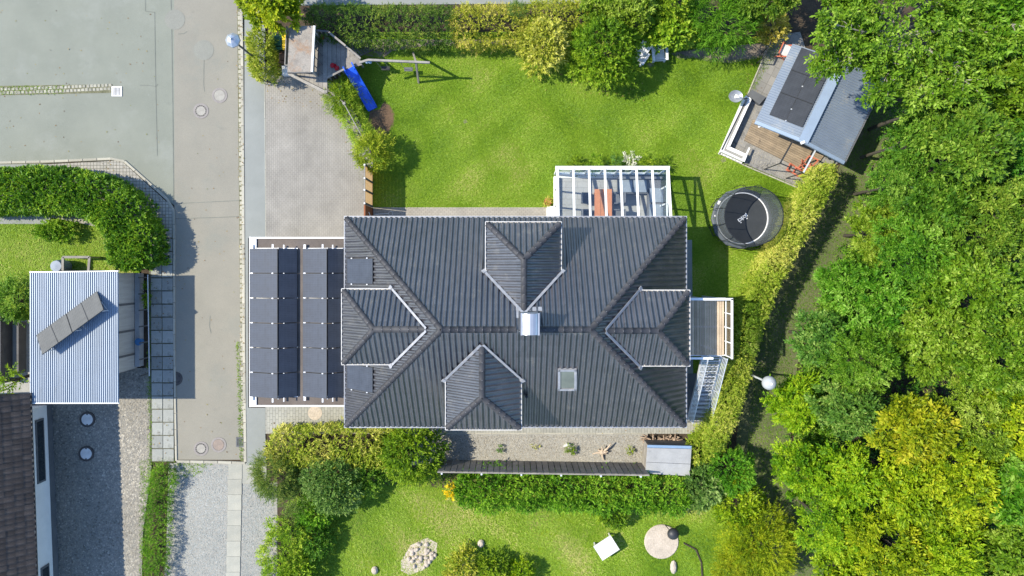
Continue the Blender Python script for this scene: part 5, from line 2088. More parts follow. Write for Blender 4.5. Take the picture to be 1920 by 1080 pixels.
# ---------------------------------------------------------------- play tower
pt = thing('play_tower', 'wooden play tower with felted roof and raised plank deck beside the hedge', 'play tower', P(600, 110))
RZ1 = 2.7
b = MB()
rq = [P(543, 48.5, RZ1 - .12), P(588, 48.5, RZ1), P(583.5, 135, RZ1), P(538.7, 135.5, RZ1 - .12)]
b.slabq(rq, .06)
b.build('roof', M['roof_board'], pt)
b = MB()
b.bar(rq[1] + Vector((.04, 0, .0)), rq[2] + Vector((.04, 0, 0)), .10, .10)
b.build('roof_edge', M['white_dirty'], pt)
b = MB()
b.bar(rq[2] + Vector((0, -.02, -.04)), rq[3] + Vector((0, -.02, -.04)), .05, .12)
b.build('fascia', M['wood_dark'], pt)
DZ = 1.35
dpts = [(591, 58), (614, 59), (648, 86), (673, 111), (668, 122), (642, 132), (614, 146), (613, 172), (546, 140), (560, 120)]
dw = [P(a, c, DZ) for a, c in dpts]
# deck boards along y, cut to the outline
xs0, xs1 = min(p.x for p in dw), max(p.x for p in dw)
n = 15
for i in range(n):
    xa, xb = xs0 + (xs1 - xs0) * i / n + .006, xs0 + (xs1 - xs0) * (i + 1) / n - .006
    bm = bmesh.new()
    bm.faces.new([bm.verts.new((p.x, p.y, DZ)) for p in dw])
    for x, s in ((xa, -1), (xb, 1)):
        bmesh.ops.bisect_plane(bm, geom=bm.verts[:] + bm.edges[:] + bm.faces[:], plane_co=(x, 0, 0), plane_no=(s, 0, 0), clear_outer=True)
    b = MB()
    for f in bm.faces:
        b.prism([tuple(v.co.xy) for v in f.verts], DZ - .035, DZ + random.uniform(-.003, .003))
    bm.free()
    if b.v:
        b.build('deck_board', M['wood_grey'], pt)


def rail(pts, z0, z1, slats=0, m='wood_grey', wd=.09):
    for i in range(len(pts) - 1):
        a, c = P(*pts[i], z1), P(*pts[i + 1], z1)
        b = MB()
        b.bar(a, c, wd, .05)
        b.build('handrail', M[m], pt)
        if slats:
            for k in range(slats):
                f = (k + .5) / slats
                p = a.lerp(c, f)
                b = MB()
                b.bar((p.x, p.y, z0), (p.x, p.y, z1 - .03), .03, .1)
                b.build('slat', M['wood_dark'], pt)


rail([(541, 138), (612, 174)], DZ - .25, DZ + .10, 0, 'wood_grey', .14)
rail([(613, 146), (645, 130)], DZ, DZ + .55, 4)
rail([(616, 60), (648, 86)], DZ, DZ + .55, 5)
rail([(648, 86), (676, 110)], DZ, DZ + .35, 3)
rail([(592, 57), (616, 59)], DZ, DZ + .55, 3, 'wood_dark')
for k in range(4):
    a = P(590 + (k % 2), 62 + k * 17, DZ + .85)
    b = MB()
    b.bar(P(588, 70 + k * 17, DZ + .95), P(603, 86 + k * 17, DZ + .05), .035, .14)
    b.build('brace', M['wood_dark'], pt)
b = MB()
for (px, py, z1) in ((546, 56, RZ1 - .15), (586, 56, RZ1 - .1), (543, 130, RZ1 - .15), (582, 130, RZ1 - .1), (612, 171, DZ + .1), (671, 112, DZ), (614, 62, DZ), (646, 128, DZ)):
    p = P(px, py, z1)
    b.box((p.x, p.y, z1 / 2), (.09, .09, z1))
b.build('post', M['wood_grey'], pt)
b = MB()
pw = [P(a, c, 1.8) for a, c in ((546, 58), (586, 58), (583, 130), (543, 130))]
b.bar((pw[0].x, pw[0].y, 1.8), (pw[3].x, pw[3].y, 1.8), .04, 1.5)
b.bar((pw[2].x, pw[2].y, 1.8), (pw[3].x, pw[3].y, 1.8), .04, 1.5)
b.build('side_wall', M['wood_grey'], pt)
b = MB()
c = P(611, 172, DZ + .14)
b.box((c.x, c.y, DZ + .13), (.16, .14, .10))
c2 = P(662, 116, DZ + .03)
b.box((c2.x, c2.y, DZ + .02), (.75, .55, .02), .3)
b.build('pale_board', M['wood_grey'], pt)
# climbing ramp and slide, swing
a, c, d = P(664, 88, DZ), P(690, 86, .2), P(668, 102, DZ)
b = MB()
u_ = (P(700, 88, .1) - a)
for k in range(7):
    f = k / 6
    p0, p1 = P(660, 90, DZ).lerp(P(684, 80, .25), f), P(674, 105, DZ).lerp(P(700, 93, .25), f)
    b.bar(p0, p1, .06, .04)
b.bar(P(660, 90, DZ), P(684, 80, .25), .06, .07)
b.bar(P(674, 105, DZ), P(700, 93, .25), .06, .07)
b.build('climbing_ladder', M['wood_dark'], pt)
for (px, py, s) in ((604, 71, .10), (624, 123, .11), (632, 128, .11), (629, 122, .05)):
    p = P(px, py, DZ)
    b = MB()
    b.lathe([(.0, 0), (s, 0), (s * 1.15, .05), (s * .9, .10), (s * .8, .05), (0, .03)], (p.x, p.y, DZ + .003), 12)
    tag(b.build('toy_bowl', M['red_plastic']), {604: 'red toy bowl near the hedge end of the play deck', 624: 'red toy bowl near the slide end of the play deck, left one of two',
                                                632: 'red toy bowl nearest the blue slide on the play deck', 629: 'tiny red toy cup between the two red bowls near the slide'}[px], 'toy')
sl = thing('slide', 'bright blue plastic slide running down from the play tower', 'slide', P(678, 165))
s0, s1 = P(655, 128, DZ + .05), P(698, 203, .12)
pts = []
for f in np.linspace(0, 1, 14):
    p = s0.lerp(s1, f)
    zz = (DZ + .05) * (1 - f) ** 1.12 + .12 * f + .05 * math.sin(f * math.pi * 3) * (1 - f)
    pts.append(Vector((p.x, p.y, zz)))
dirn = (s1 - s0); dirn.z = 0; dirn.normalize()
sd = Vector((-dirn.y, dirn.x, 0))
vs, fs = [], []
for p in pts:
    for o_, hz in ((-.27, .13), (-.24, .14), (-.20, .02), (0, 0), (.20, .02), (.24, .14), (.27, .13), (.27, -.02), (-.27, -.02)):
        vs.append(p + sd * o_ + Vector((0, 0, hz)))
for i in range(len(pts) - 1):
    for k in range(9):
        fs.append((i * 9 + k, i * 9 + (k + 1) % 9, (i + 1) * 9 + (k + 1) % 9, (i + 1) * 9 + k))
b = MB()
b.add(vs, fs)
b.build('chute', M['blue_plastic'], sl, smooth=False)
b = MB()
for sg in (-1, 1):
    b.bar(s0 + sd * .24 * sg + Vector((0, 0, .1)) - dirn * .15, s0 + sd * .24 * sg + Vector((0, 0, .26)) + dirn * .25, .06, .10)
b.build('entry_grip', M['blue_plastic'], sl)
b = MB()
e = pts[-1]
b.box((e.x, e.y, .06), (.1, .5, .12), math.atan2(dirn.y, dirn.x))
b.build('foot', M['blue_plastic'], sl)
b = MB()
for f in (.35, .6):
    p = pts[int(f * 13)]
    b.box((p.x, p.y, p.z / 2 - .05), (.07, .30, p.z - .06), math.atan2(dirn.y, dirn.x))
b.build('support', M['wood_dark'], sl)
SWZ = 2.15
sw = thing('swing_frame', 'wooden swing beam with A frame leg and two black swing seats', 'swing', P(760, 130))
b = MB()
b.bar(P(674, 117.5, SWZ), P(690, 112.5, SWZ), .10, .10)
b.bar(P(690, 112.5, SWZ), P(806, 117.5, SWZ), .10, .12)
b.build('beam', M['wood_grey'], sw)
ap = P(780, 116.4, SWZ - .02)
for (px, py) in ((774.5, 99), (785, 155)):
    b = MB()
    e = P(px, py, 0.0)
    b.bar(ap, e, .09, .09)
    b.build('leg', M['wood_grey'], sw)
for (px, py, m) in ((723, 128, 'black_plastic'), (766, 130, 'plinth')):
    c = P(px, py, .5)
    b = MB()
    b.box((c.x, c.y, .5), (.44, .2, .04))
    s_ = b.build('swing_seat', M[m], sw)
    b = MB()
    tb = P(px, 114.5, SWZ)
    for dx in (-.2, .2):
        b.tube([(c.x + dx, c.y, .5), (c.x + dx, tb.y, SWZ - .05)], .012, 5)
    b.build('rope', M['bark_pale'], s_)
b = MB()
c = P(691, 116, 1.2)
b.lathe([(.0, 0), (.08, .02), (.09, .1), (.05, .16), (0, .18)], (c.x - .08, c.y, 1.1), 10)
b.lathe([(.0, 0), (.08, .02), (.09, .1), (.05, .16), (0, .18)], (c.x + .08, c.y, 1.1), 10)
b.build('hanging_grip', M['blue_edge'], sw)

# bins behind the play tower
def bin_(name, label, px, py, z, w, d, m, group=None):
    c = P(px, py, z)
    t = thing(name, label, 'bin', (c.x, c.y, .05), group)
    b = MB()
    vs = []
    for zz, k in ((.10, .84), (z - .06, 1.0)):
        for sx2, sy2 in ((-1, -1), (1, -1), (1, 1), (-1, 1)):
            vs.append((c.x + sx2 * w / 2 * k, c.y + sy2 * d / 2 * k, zz))
    b.add(vs, [(3, 2, 1, 0), (4, 5, 6, 7), (0, 1, 5, 4), (1, 2, 6, 5), (2, 3, 7, 6), (3, 0, 4, 7)])
    b.build('body', M[m], t)
    b = MB()
    vs = []
    for zz, k in ((z - .06, 1.06), (z - .02, 1.06), (z + .02, .8)):
        for sx2, sy2 in ((-1, -1), (1, -1), (1, 1), (-1, 1)):
            vs.append((c.x + sx2 * w / 2 * k, c.y + sy2 * d / 2 * k, zz))
    b.add(vs, [(3, 2, 1, 0), (8, 9, 10, 11)] + [(r * 4 + i, r * 4 + (i + 1) % 4, r * 4 + 4 + (i + 1) % 4, r * 4 + 4 + i) for r in range(2) for i in range(4)])
    b.bar((c.x - w / 2, c.y + d / 2 + .06, z - .03), (c.x + w / 2, c.y + d / 2 + .06, z - .03), .04)
    b.bar((c.x - w * .4, c.y - d * .3, z + .0), (c.x + w * .4, c.y - d * .3, z + .0), .05, .04)
    b.build('lid', M[m], t)
    for dx in (-w / 2, w / 2):
        b = MB()
        b.tube([(c.x + dx - .03, c.y + d * .42, .15), (c.x + dx + .03, c.y + d * .42, .15)], .10, 12)
        b.build('wheel', M['black_plastic'], t)


bin_('wheelie_bin', 'dark green wheelie bin tucked between the hedge and the play tower', 520, 79, 1.0, .50, .70, 'green_plastic', 'wheelie bins by the play tower')
bin_('wheelie_bin', 'bright yellow wheelie bin half hidden by the play tower roof', 537, 79, 1.0, .46, .70, 'yellow_plastic', 'wheelie bins by the play tower')
bin_('wheelie_bin', 'brown lidded bin in the gap below the yellow bin', 534, 108, .75, .55, .50, 'brown_plastic', 'wheelie bins by the play tower')
b = MB()
c = P(536, 131, .4)
b.box((c.x, c.y, .2), (.42, .48, .36), .05)
b.box((c.x - .02, c.y + .02, .40), (.3, .34, .05), .05)
tag(b.build('plastic_box', M['white']), 'small white box on the paving below the play tower roof', 'box')

# ---------------------------------------------------------------- garden chairs under the shrubs
def adirondack(label, px, py, rz):
    c = P(px, py, .35)
    t = thing('garden_chair', label, 'garden chair', (c.x, c.y, 0), 'white slatted garden chairs by the shrubs')
    ca, sa = math.cos(rz), math.sin(rz)
    f = lambda x, y, z: Vector((c.x + x * ca - y * sa, c.y + x * sa + y * ca, z))
    for k in range(6):
        b = MB()
        y = -.30 + k * .085
        b.bar(f(-.26, y, .37 - k * .025), f(.26, y, .37 - k * .025), .07, .02)
        b.build('seat_slat', M['chair_white'], t)
    for k in range(5):
        b = MB()
        x = -.22 + k * .11
        b.bar(f(x * .9, .18, .22), f(x * 1.15, .58, .95 - abs(k - 2) * .05), .095, .02)
        b.build('back_slat', M['chair_white'], t)
    for sg in (-1, 1):
        b = MB()
        b.bar(f(.34 * sg, -.42, .58), f(.36 * sg, .25, .56), .13, .025)
        b.build('armrest', M['chair_white'], t)
        b = MB()
        b.bar(f(.29 * sg, -.36, 0), f(.29 * sg, -.36, .57), .09, .04)
        b.build('leg', M['chair_white'], t)
        b = MB()
        b.bar(f(.28 * sg, -.42, .34), f(.28 * sg, .52, .04), .03, .11)
        b.build('leg', M['chair_white'], t)
    b = MB()
    b.bar(f(-.3, -.38, .34), f(.3, -.38, .34), .03, .10)
    b.build('apron', M['chair_white'], t)


adirondack('white slatted garden chair standing fully in view on the shaded lawn', 1236, 100, R(3))
adirondack('white slatted garden chair half hidden under the dark round shrub', 1200, 104, R(-32))

# ---------------------------------------------------------------- lamps
def lamp(label, px, py, z, kind):
    top = P(px, py, z)
    t = thing('street_lamp', label, 'street lamp', (top.x, top.y, 0), 'globe lamps on poles')
    b = MB()
    b.tube([(top.x, top.y, 0), (top.x, top.y, z - .3)], .055, 9, .045)
    b.tube([(top.x, top.y, z - .36), (top.x, top.y, z - .22)], .085, 10)
    b.build('pole', M['lamp_pole'] if kind == 'cap' else M['lamp_pole_pale'], t)
    r = .33
    b = MB()
    if kind == 'cap':
        prof = [(.10, -.26), (.26, -.20), (.34, -.02), (.33, .02)]
        b.lathe(prof, (top.x, top.y, z), 8)
        b.build('globe', M['lamp_globe'], t)
        b = MB()
        b.lathe([(.36, .0), (.34, .07), (.20, .20), (.05, .27), (.0, .28)], (top.x, top.y, z), 8)
        b.build('cap', M['zinc'], t)
        b = MB()
        b.lathe([(.05, .25), (.04, .33), (0, .34)], (top.x, top.y, z), 8)
        b.build('finial', M['zinc'], t)
    else:
        prof = [(math.sin(a) * r, -math.cos(a) * r) for a in np.linspace(.3, math.pi - .02, 14)]
        b.lathe(prof, (top.x, top.y, z), 24)
        b.build('globe', M['lamp_globe'], t, smooth=True)
        b = MB()
        b.lathe([(.06, .32), (.05, .35), (0, .36)], (top.x, top.y, z), 12)
        b.build('cap', M['white'], t)


lamp('street lamp with faceted silver cap leaning out over the street from the hedge', 437, 76, 4.0, 'cap')
lamp('lamp with smooth white globe on a pale pole above the forest path', 1442, 718, 4.0, 'globe')

# ---------------------------------------------------------------- manholes and drains
def manhole(label, px, py, r, rim, lid, holes, lidr=.66, z=.018):
    c = P(px, py)
    t = thing('manhole', label, 'manhole cover', (c.x, c.y, .0))
    b = MB()
    b.ring((c.x, c.y, 0), r * .74, r, -.03, z + .004, 28)
    b.build('frame', M[rim], t)
    b = MB()
    b.lathe([(0, -.03), (r * .72, -.03), (r * .72, z - .006), (r * lidr, z + .002), (r * lidr * .97, z + .003), (0, z + .003)], (c.x, c.y, 0), 28)
    ld = b.build('lid', M[lid], t)
    if holes:
        b = MB()
        for k in range(holes):
            a = 2 * math.pi * (k + .5) / holes
            b.box((c.x + math.cos(a) * r * .66, c.y + math.sin(a) * r * .66, z + .0045), (.055, .075, .004), a)
        b.build('vent_hole', M['black_plastic'], ld)
    return t


manhole('vented manhole cover with pale lid on the street below the yard drain', 377, 208, .40, 'concrete_rim', 'iron_pale', 16)
manhole('plain grey ringed manhole cover nearest the driveway kerb', 412, 179, .40, 'concrete_rim', 'iron_pale', 0, .7)
manhole('dark rusty manhole cover at the edge of the slab pavement', 329, 710, .37, 'iron', 'iron', 5, .7)
manhole('vented manhole cover with pale lid near the street end kerb', 377, 841, .38, 'concrete_rim', 'iron_pale', 16)
manhole('brownish manhole cover beside the vented one at the street end', 410, 834, .40, 'concrete_rim', 'iron_brown', 0, .7)
manhole('concrete manhole cover in the courtyard closest to the metal roof', 165, 786, .40, 'iron', 'white_dirty', 2, .78, .075)
manhole('concrete manhole cover in the courtyard farther from the metal roof', 163, 850, .40, 'iron', 'white_dirty', 2, .78, .075)
b = MB()
c = P(591, 774)
b.lathe([(0, 0), (.37, 0), (.37, .05), (0, .05)], (c.x, c.y, .0), 28)
tag(b.build('manhole', M['sand']), 'pale round sandy cover in the side path below the garage', 'manhole cover')


def drain(label, px, py, w, h, m, bars, rz=0.0):
    c = P(px, py)
    t = thing('drain_grate', label, 'drain', (c.x, c.y, 0))
    b = MB()
    b.box((c.x, c.y, -.01), (w - .06, h - .06, .04))
    b.build('sump', M['black_plastic'], t)
    b = MB()
    for (dx, dy, ww, hh) in ((-w / 2 + .03, 0, .06, h), (w / 2 - .03, 0, .06, h), (0, -h / 2 + .03, w - .12, .06), (0, h / 2 - .03, w - .12, .06)):
        b.box((c.x + dx, c.y + dy, .012), (ww, hh, .05))
    b.build('frame', M[m], t)
    for k in range(bars):
        b = MB()
        if rz == 0:
            b.box((c.x - w / 2 + .06 + (w - .12) * (k + .5) / bars, c.y, .022), ((w - .12) / bars * .5, h - .12, .02))
        else:
            b.box((c.x, c.y - h / 2 + .06 + (h - .12) * (k + .5) / bars, .022), (w - .12, (h - .12) / bars * .5, .02))
        b.build('grate_bar', M[m], t)


drain('white square drain grate at the end of the cobble gutter in the yard', 219.5, 171.5, .54, .52, 'white_dirty', 6)
drain('dark square drain grate by the street kerb at its lower end', 451, 828.5, .44, .52, 'plinth', 6, 1)

# ---------------------------------------------------------------- brown fence and gate by the lawn
FH = 1.95
fx = P(683.5, 350, FH).x
y0f, y1f = P(0, 309, FH).y, P(0, 381, FH).y
fe = thing('panel_fence', 'tan wooden panel fence between the paved driveway and the lawn', 'fence', (fx, (y0f + y1f) / 2, 0))
ys = [y0f, P(0, 334, FH).y, P(0, 356, FH).y, y1f]
for i in range(3):
    for k in range(9):
        b = MB()
        ya_, yb_, z_ = ys[i] - .045, ys[i + 1] + .045, .14 + k * .2
        b.add([(fx + .012, yb_, z_ - .0925), (fx + .012, ya_, z_ - .0925), (fx + .020, ya_, z_ + .0925), (fx + .020, yb_, z_ + .0925)], [(0, 1, 2, 3)])
        b.build('panel_board', M['wood_tan'], fe)
for y in ys:
    b = MB()
    b.box((fx, y, FH / 2), (.09, .09, FH))
    ps = b.build('post', M['wood_dark'], fe)
    b = MB()
    b.box((fx, y, FH + .015), (.08, .08, .03))
    b.build('post_cap', M['white_dirty'], ps)
b = MB()
b.box((fx, (y0f + y1f) / 2, FH - .06), (.05, y0f - y1f, .05))
b.build('top_rail', M['wood_grey'], fe)
gt = thing('garden_gate', 'red brown wooden gate between the tan fence and the house corner', 'gate', (fx, P(0, 393).y, 0))
yg0, yg1 = y1f - .08, HY1 + .12
for k in range(9):
    b = MB()
    b.box((fx + .01, (yg0 + yg1) / 2, .14 + k * .2), (.035, yg0 - yg1, .19))
    b.build('gate_board', M['wood_red'], gt)
b = MB()
b.box((fx, (yg0 + yg1) / 2, FH - .03), (.07, yg0 - yg1, .06))
b.build('top_rail', M['wood_red'], gt)
b = MB()
b.tube([(fx + .05, yg0 - .3, 1.15), (fx + .10, yg0 - .5, 1.0)], .02, 6)
b.build('handle', M['alu'], gt)
b = MB()
a, c = P(702, 402, .08), P(729, 400.5, .08)
b.tube([a, c], .025, 7)
for k in range(16):
    th = 2 * math.pi * k / 16
    th2 = 2 * math.pi * (k + 1) / 16
    b.tube([(c.x + .1 + math.cos(th) * .11, c.y + math.sin(th) * .11, .08), (c.x + .1 + math.cos(th2) * .11, c.y + math.sin(th2) * .11, .08)], .014, 5)
tag(b.build('garden_tool', M['white_dirty']), 'long handled tool with ring end lying on the terrace by the gate', 'garden tool')
# handrail over the hedge
b = MB()
a, c = P(645, 194, 1.5), P(681, 260, 1.5)
b.tube([a, c], .024, 8)
b.tube([P(638, 186, 1.5), a], .02, 7)
for p in (a, c):
    b.box((p.x, p.y, 1.5), (.13, .11, .08), .5)
    b.tube([(p.x, p.y, 0), (p.x, p.y, 1.47)], .03, 7)
tag(b.build('rail', M['wood_grey']), 'pale pole rail with end brackets above the narrow hedge at the driveway', 'rail')

# ---------------------------------------------------------------- south fence, shed, log pile
fn = thing('board_fence', 'long dark board fence along the gravel bed in front of the leafy hedge', 'fence', (P(1020, 872).x, P(0, 870).y, 0))
FZ = 2.1
ya = P(0, 864, 0).y
xs = P(828, 866, 0).x, P(1203, 866, 0).x
yb0, yb1 = P(0, 884, FZ).y, P(0, 890, FZ).y
n = 34
for i in range(n):
    f = (i + .5) / n
    x = xs[0] + (xs[1] - xs[0]) * f
    y = yb0 + (yb1 - yb0) * f
    b = MB()
    b.box((x, y, FZ / 2), ((xs[1] - xs[0]) / n - .035, .035, FZ - .02 + random.uniform(-.02, .02)))
    b.build('fence_board', M['wood_fence'], fn)
b = MB()
for zz in (.35, 1.7):
    b.bar((xs[0], yb0 - .05, zz), (xs[1], yb1 - .05, zz), .05, .09)
b.bar((xs[0], yb0 - .03, FZ + .01), (xs[1], yb1 - .03, FZ + .01), .05, .04)
b.build('fence_rail', M['wood_grey'], fn)
b = MB()
for i in range(6):
    f = i / 5 * .94 + .02
    x, y = xs[0] + (xs[1] - xs[0]) * f, yb0 + (yb1 - yb0) * f - .11
    b.box((x, y, FZ / 2), (.08, .08, FZ))
b.build('post', M['steel'], fn)

SZ = 1.35
sq = [P(1214, 834, SZ + .12), P(1297, 836, SZ + .12), P(1293, 893, SZ - .02), P(1210, 888, SZ - .02)]
sh = thing('storage_shed', 'low grey storage shed with flat sheet roof at the end of the board fence', 'shed', (P(1250, 860).x, P(0, 860).y, 0))
for i, (f0, f1) in enumerate(((.0, .10), (.10, .60), (.60, 1.0))):
    b = MB()
    g = .006
    b.slabq([sq[0].lerp(sq[3], f0 + g), sq[1].lerp(sq[2], f0 + g), sq[1].lerp(sq[2], f1 - g), sq[0].lerp(sq[3], f1 - g)], .035)
    b.build('roof_sheet', M['blue_edge'] if i == 0 else M['fibre'], sh)
gq = [P(1214, 834, SZ).lerp(P(1250, 862, SZ), .05), P(1297, 836, SZ).lerp(P(1250, 862, SZ), .05), P(1293, 893, SZ).lerp(P(1250, 862, SZ), .05), P(1210, 888, SZ).lerp(P(1250, 862, SZ), .05)]
for i in range(4):
    a, c = gq[i], gq[(i + 1) % 4]
    nb_ = 6
    for k in range(nb_):
        b = MB()
        hgt = SZ - .06
        z = .03 + (k + .5) * (hgt - .03) / nb_
        b.bar((a.x, a.y, z), (c.x, c.y, z), .03, (hgt - .03) / nb_ - .015)
        b.build('wall_board', M['wood_grey'] if i == 3 else M['wood_dark'], sh)
lp = thing('log_pile', 'low heap of split firewood and branches in front of the grey shed', 'firewood', (P(1245, 822).x, P(0, 822).y, 0))
lr = np.random.default_rng(5)
for i in range(60):
    px, py = lr.uniform(1207, 1276), lr.uniform(817, 829)
    c = P(px, py)
    a = lr.uniform(-.6, .6) + (math.pi / 2 if lr.random() < .25 else 0)
    L_ = lr.uniform(.14, .45)
    z = lr.uniform(.05, .24)
    b = MB()
    d = Vector((math.cos(a) * L_ / 2, math.sin(a) * L_ / 2, lr.uniform(-.05, .05)))
    c.z = z
    b.tube([c - d, c + d * .1 + Vector((0, 0, .02)), c + d], lr.uniform(.025, .055), 5, .02)
    b.build('log', M['log'], lp)
# driftwood in the gravel
dc = P(1129, 848, .15)
t = thing('driftwood', 'five armed pale driftwood piece lying on the gravel bed', 'driftwood', (dc.x, dc.y, 0))
for (a, L_, z) in ((.75, .66, .34), (3.2, .52, .12), (-1.5, .42, .08), (1.55, .34, .30), (.1, .30, .22), (-.5, .28, .06), (2.5, .26, .08)):
    b = MB()
    p0 = Vector((dc.x, dc.y, .16))
    p1 = p0 + Vector((math.cos(a) * L_ * .5, math.sin(a) * L_ * .5, (z - .1) * .6))
    p2 = p0 + Vector((math.cos(a + .12) * L_, math.sin(a + .12) * L_, z - .12))
    b.tube([p0, p1, p2], .075, 7, .028)
    b.build('arm', M['driftwood'], t)
b = MB()
b.lathe([(0, 0), (.14, .02), (.15, .12), (.09, .22), (0, .24)], (dc.x, dc.y, .03), 9)
b.build('core', M['driftwood'], t)
# stone by the clump
b = MB()
c = P(1064, 836, .1)
b.prism([(c.x - .25, c.y - .02), (c.x - .05, c.y + .16), (c.x + .14, c.y + .1), (c.x + .02, c.y + .03)], 0, .26)
tag(b.build('stone', M['white_dirty']), 'thin pale upright stone beside the green clump in the gravel', 'stone')

# ---------------------------------------------------------------- neighbour's garage with profiled roof
NG = 2.73
ga, gb, gc, gd = P(56, 511, NG), P(222, 509, NG), P(223, 755, NG), P(56, 755, NG)
ng = thing('neighbour_garage', 'garage with bright ribbed metal roof beside the laurel hedge', 'garage', ((ga.x + gc.x) / 2, (ga.y + gc.y) / 2, 0))
nsh = 3
for i in range(nsh):
    f0, f1 = i / nsh, (i + 1) / nsh
    corrug((ga.lerp(gb, f0) + Vector((0, 0, .002 * i)), ga.lerp(gb, f1) + Vector((0, 0, .002 * i)), gd.lerp(gc, f1) + Vector((0, 0, .002 * i)), gd.lerp(gc, f0) + Vector((0, 0, .002 * i))), 14, .045, 'roof_sheet', M['sheet_bright'] if 'sheet_bright' in M else M['zinc'], ng)
b = MB()
b.bar(gd + Vector((0, -.02, -.02)), gc + Vector((0, -.02, -.02)), .05, .12)
b.bar(ga + Vector((0, .02, -.02)), gb + Vector((0, .02, -.02)), .05, .12)
b.build('roof_edge', M['white'], ng)
wx = P(268.5, 600).x - .26
yt, ybm = P(0, 512, NG).y, P(0, 703, NG).y
nwall = 3
cuts = [yt, P(0, 571, 1.4).y, P(0, 622, 1.4).y, P(0, 668, 1.4).y, ybm]
for i in range(4):
    b = MB()
    b.box((wx - .02, (cuts[i] + cuts[i + 1]) / 2, (NG - .1) / 2), (.06, cuts[i] - cuts[i + 1] - .02, NG - .1))
    b.build('wall_board', M['garage_board'], ng)
    if i < 3:
        b = MB()
        b.box((wx + .02, cuts[i + 1], NG / 2 - .05), (.05, .10, NG - .1))
        b.build('batten', M['wood_dark'], ng)
b = MB()
b.box(((ga.x + wx) / 2, ybm - .03, NG / 2 - .06), (wx - ga.x - .1, .06, NG - .12))
b.box((ga.x + .15, (yt + ybm) / 2, NG / 2 - .06), (.06, yt - ybm, NG - .12))
b.build('wall', M['garage_board'], ng)
b = MB()
b.box((wx + .16, (yt + ybm) / 2 + .02, .20), (.24, yt - ybm - .1, .42))
b.build('base_ledge', M['fibre'], ng)
b = MB()
c = P(265, 640, .45)
b.lathe([(0, 0), (.15, 0), (.17, .28), (.19, .30), (.15, .32), (0, .33)], (c.x - .02, c.y, .41), 14)
tag(b.build('tub', M['blue_tub']), 'blue round tub standing on the ledge of the ribbed roof garage', 'tub')
fz = thing('wire_fence', 'thin post fence running between the garage wall and the slab pavement', 'fence', (P(277, 600).x, P(0, 600).y, 0))
b = MB()
for k in range(7):
    p = P(277 + k * .4, 520 + k * 30)
    b.box((p.x, p.y, .45), (.06, .06, .9))
b.build('post', M['wood_dark'], fz)
b = MB()
b.bar(P(277, 515, .88), P(280, 705, .88), .035)
b.bar(P(277, 515, .45), P(280, 705, .45), .02)
b.build('rail', M['steel'], fz)
# tilted panel pair on that roof
rp = thing('tilted_solar_panel', 'two long dusty grey panels mounted askew on the ribbed metal roof', 'solar panel', P(130, 605, NG))
zl, zh = NG + .10, NG + .62
q0, q1, q2, q3 = P(68, 628.5, zl), P(181.5, 546, zl), P(195, 579.5, zh), P(82.5, 662, zh)
for i, (f0, f1) in enumerate(((0, .488), (.496, 1))):
    a, c, d, e = q0.lerp(q1, f0), q0.lerp(q1, f1), q3.lerp(q2, f1), q3.lerp(q2, f0)
    panel_part(rp, [a, c, d, e], 'solar_dusty')
    b = MB()
    m0, m1 = a.lerp(c, .48), e.lerp(d, .48)
    b.bar(m0 + Vector((0, 0, .012)), m1 + Vector((0, 0, .012)), .03, .012)
    b.build('seam_strip', M['dark_metal'], rp)
for f in (.05, .5, .95):
    b = MB()
    h = q3.lerp(q2, f)
    b.bar((h.x, h.y, NG + .03), (h.x, h.y, h.z - .05), .04)
    l = q0.lerp(q1, f)
    b.bar((l.x, l.y, NG + .05), (h.x, h.y, NG + .05), .04)
    b.build('mount', M['alu'], rp)

# ---------------------------------------------------------------- neighbour's house
NE = 2.88
n0, n1 = P(55, 737, NE), P(70, 1150, NE)
ax = (n1 - n0).normalized()
inw = Vector((ax.y, -ax.x, 0))
if inw.x > 0:
    inw = -inw
nh = thing('neighbour_house', 'white rendered house with weathered brown tile roof at the courtyard', 'house', (n0.x - 3, (n0.y + n1.y) / 2, 0))
run = 4.6
tn = math.tan(R(40))
h0, h1 = n0 + inw * run + Vector((0, 0, run * tn)), n1 + inw * run + Vector((0, 0, run * tn))
k0, k1 = n0 + inw * run * 2, n1 + inw * run * 2
b = MB()
b.add([n0, n1, h1, h0, k1, k0], [(0, 1, 2, 3), (3, 2, 4, 5), (0, 3, 5), (1, 4, 2)])
nr_ = b.build('roof', M['underlay'], nh)
TILES = []
tmb = tile_mesh('roof_tile', .265, .385, M['tile_brown'], .06)
slope([n0, n1, h1, h0], (n0, n1), nr_, tw=.265, tl=.385, m='tile_brown', lift=.02, tmesh=tmb)
TILES.sort(key=lambda t_: t_[1].translation.x, reverse=True)
tv = np.array([v.co[:] for v in tmb.vertices])
tf = np.array([p.vertices[:] for p in tmb.polygons])
for i, (z, mt, part, tme) in enumerate(TILES):
    if i < 280:
        o = bpy.data.objects.new('roof_tile', tme)
        COL.objects.link(o)
        o.parent = part
        m2 = mt.copy()
        m2.translation = mt.translation - parent_world(part) + Vector((random.uniform(-.006, .006), random.uniform(-.006, .006), random.uniform(-.004, .008)))
        o.matrix_basis = m2
V = np.concatenate([tv @ np.array(mt.to_3x3()).T + np.array(mt.translation) for _, mt, _, _ in TILES[280:]]) - np.array(parent_world(nr_))
nk = len(TILES) - 280
link('roof_tiles', npmesh('roof_tiles', V, (np.arange(nk)[:, None, None] * len(tv) + tf[None]).ravel(), 4, M['tile_brown']), nr_, 'stuff')
ohang = 0.98
g0, g1 = n0 + inw * ohang, n1 + inw * ohang
g0.z = g1.z = 0
g0 = P(97, 757); g1 = P(112, 1150)
b = MB()
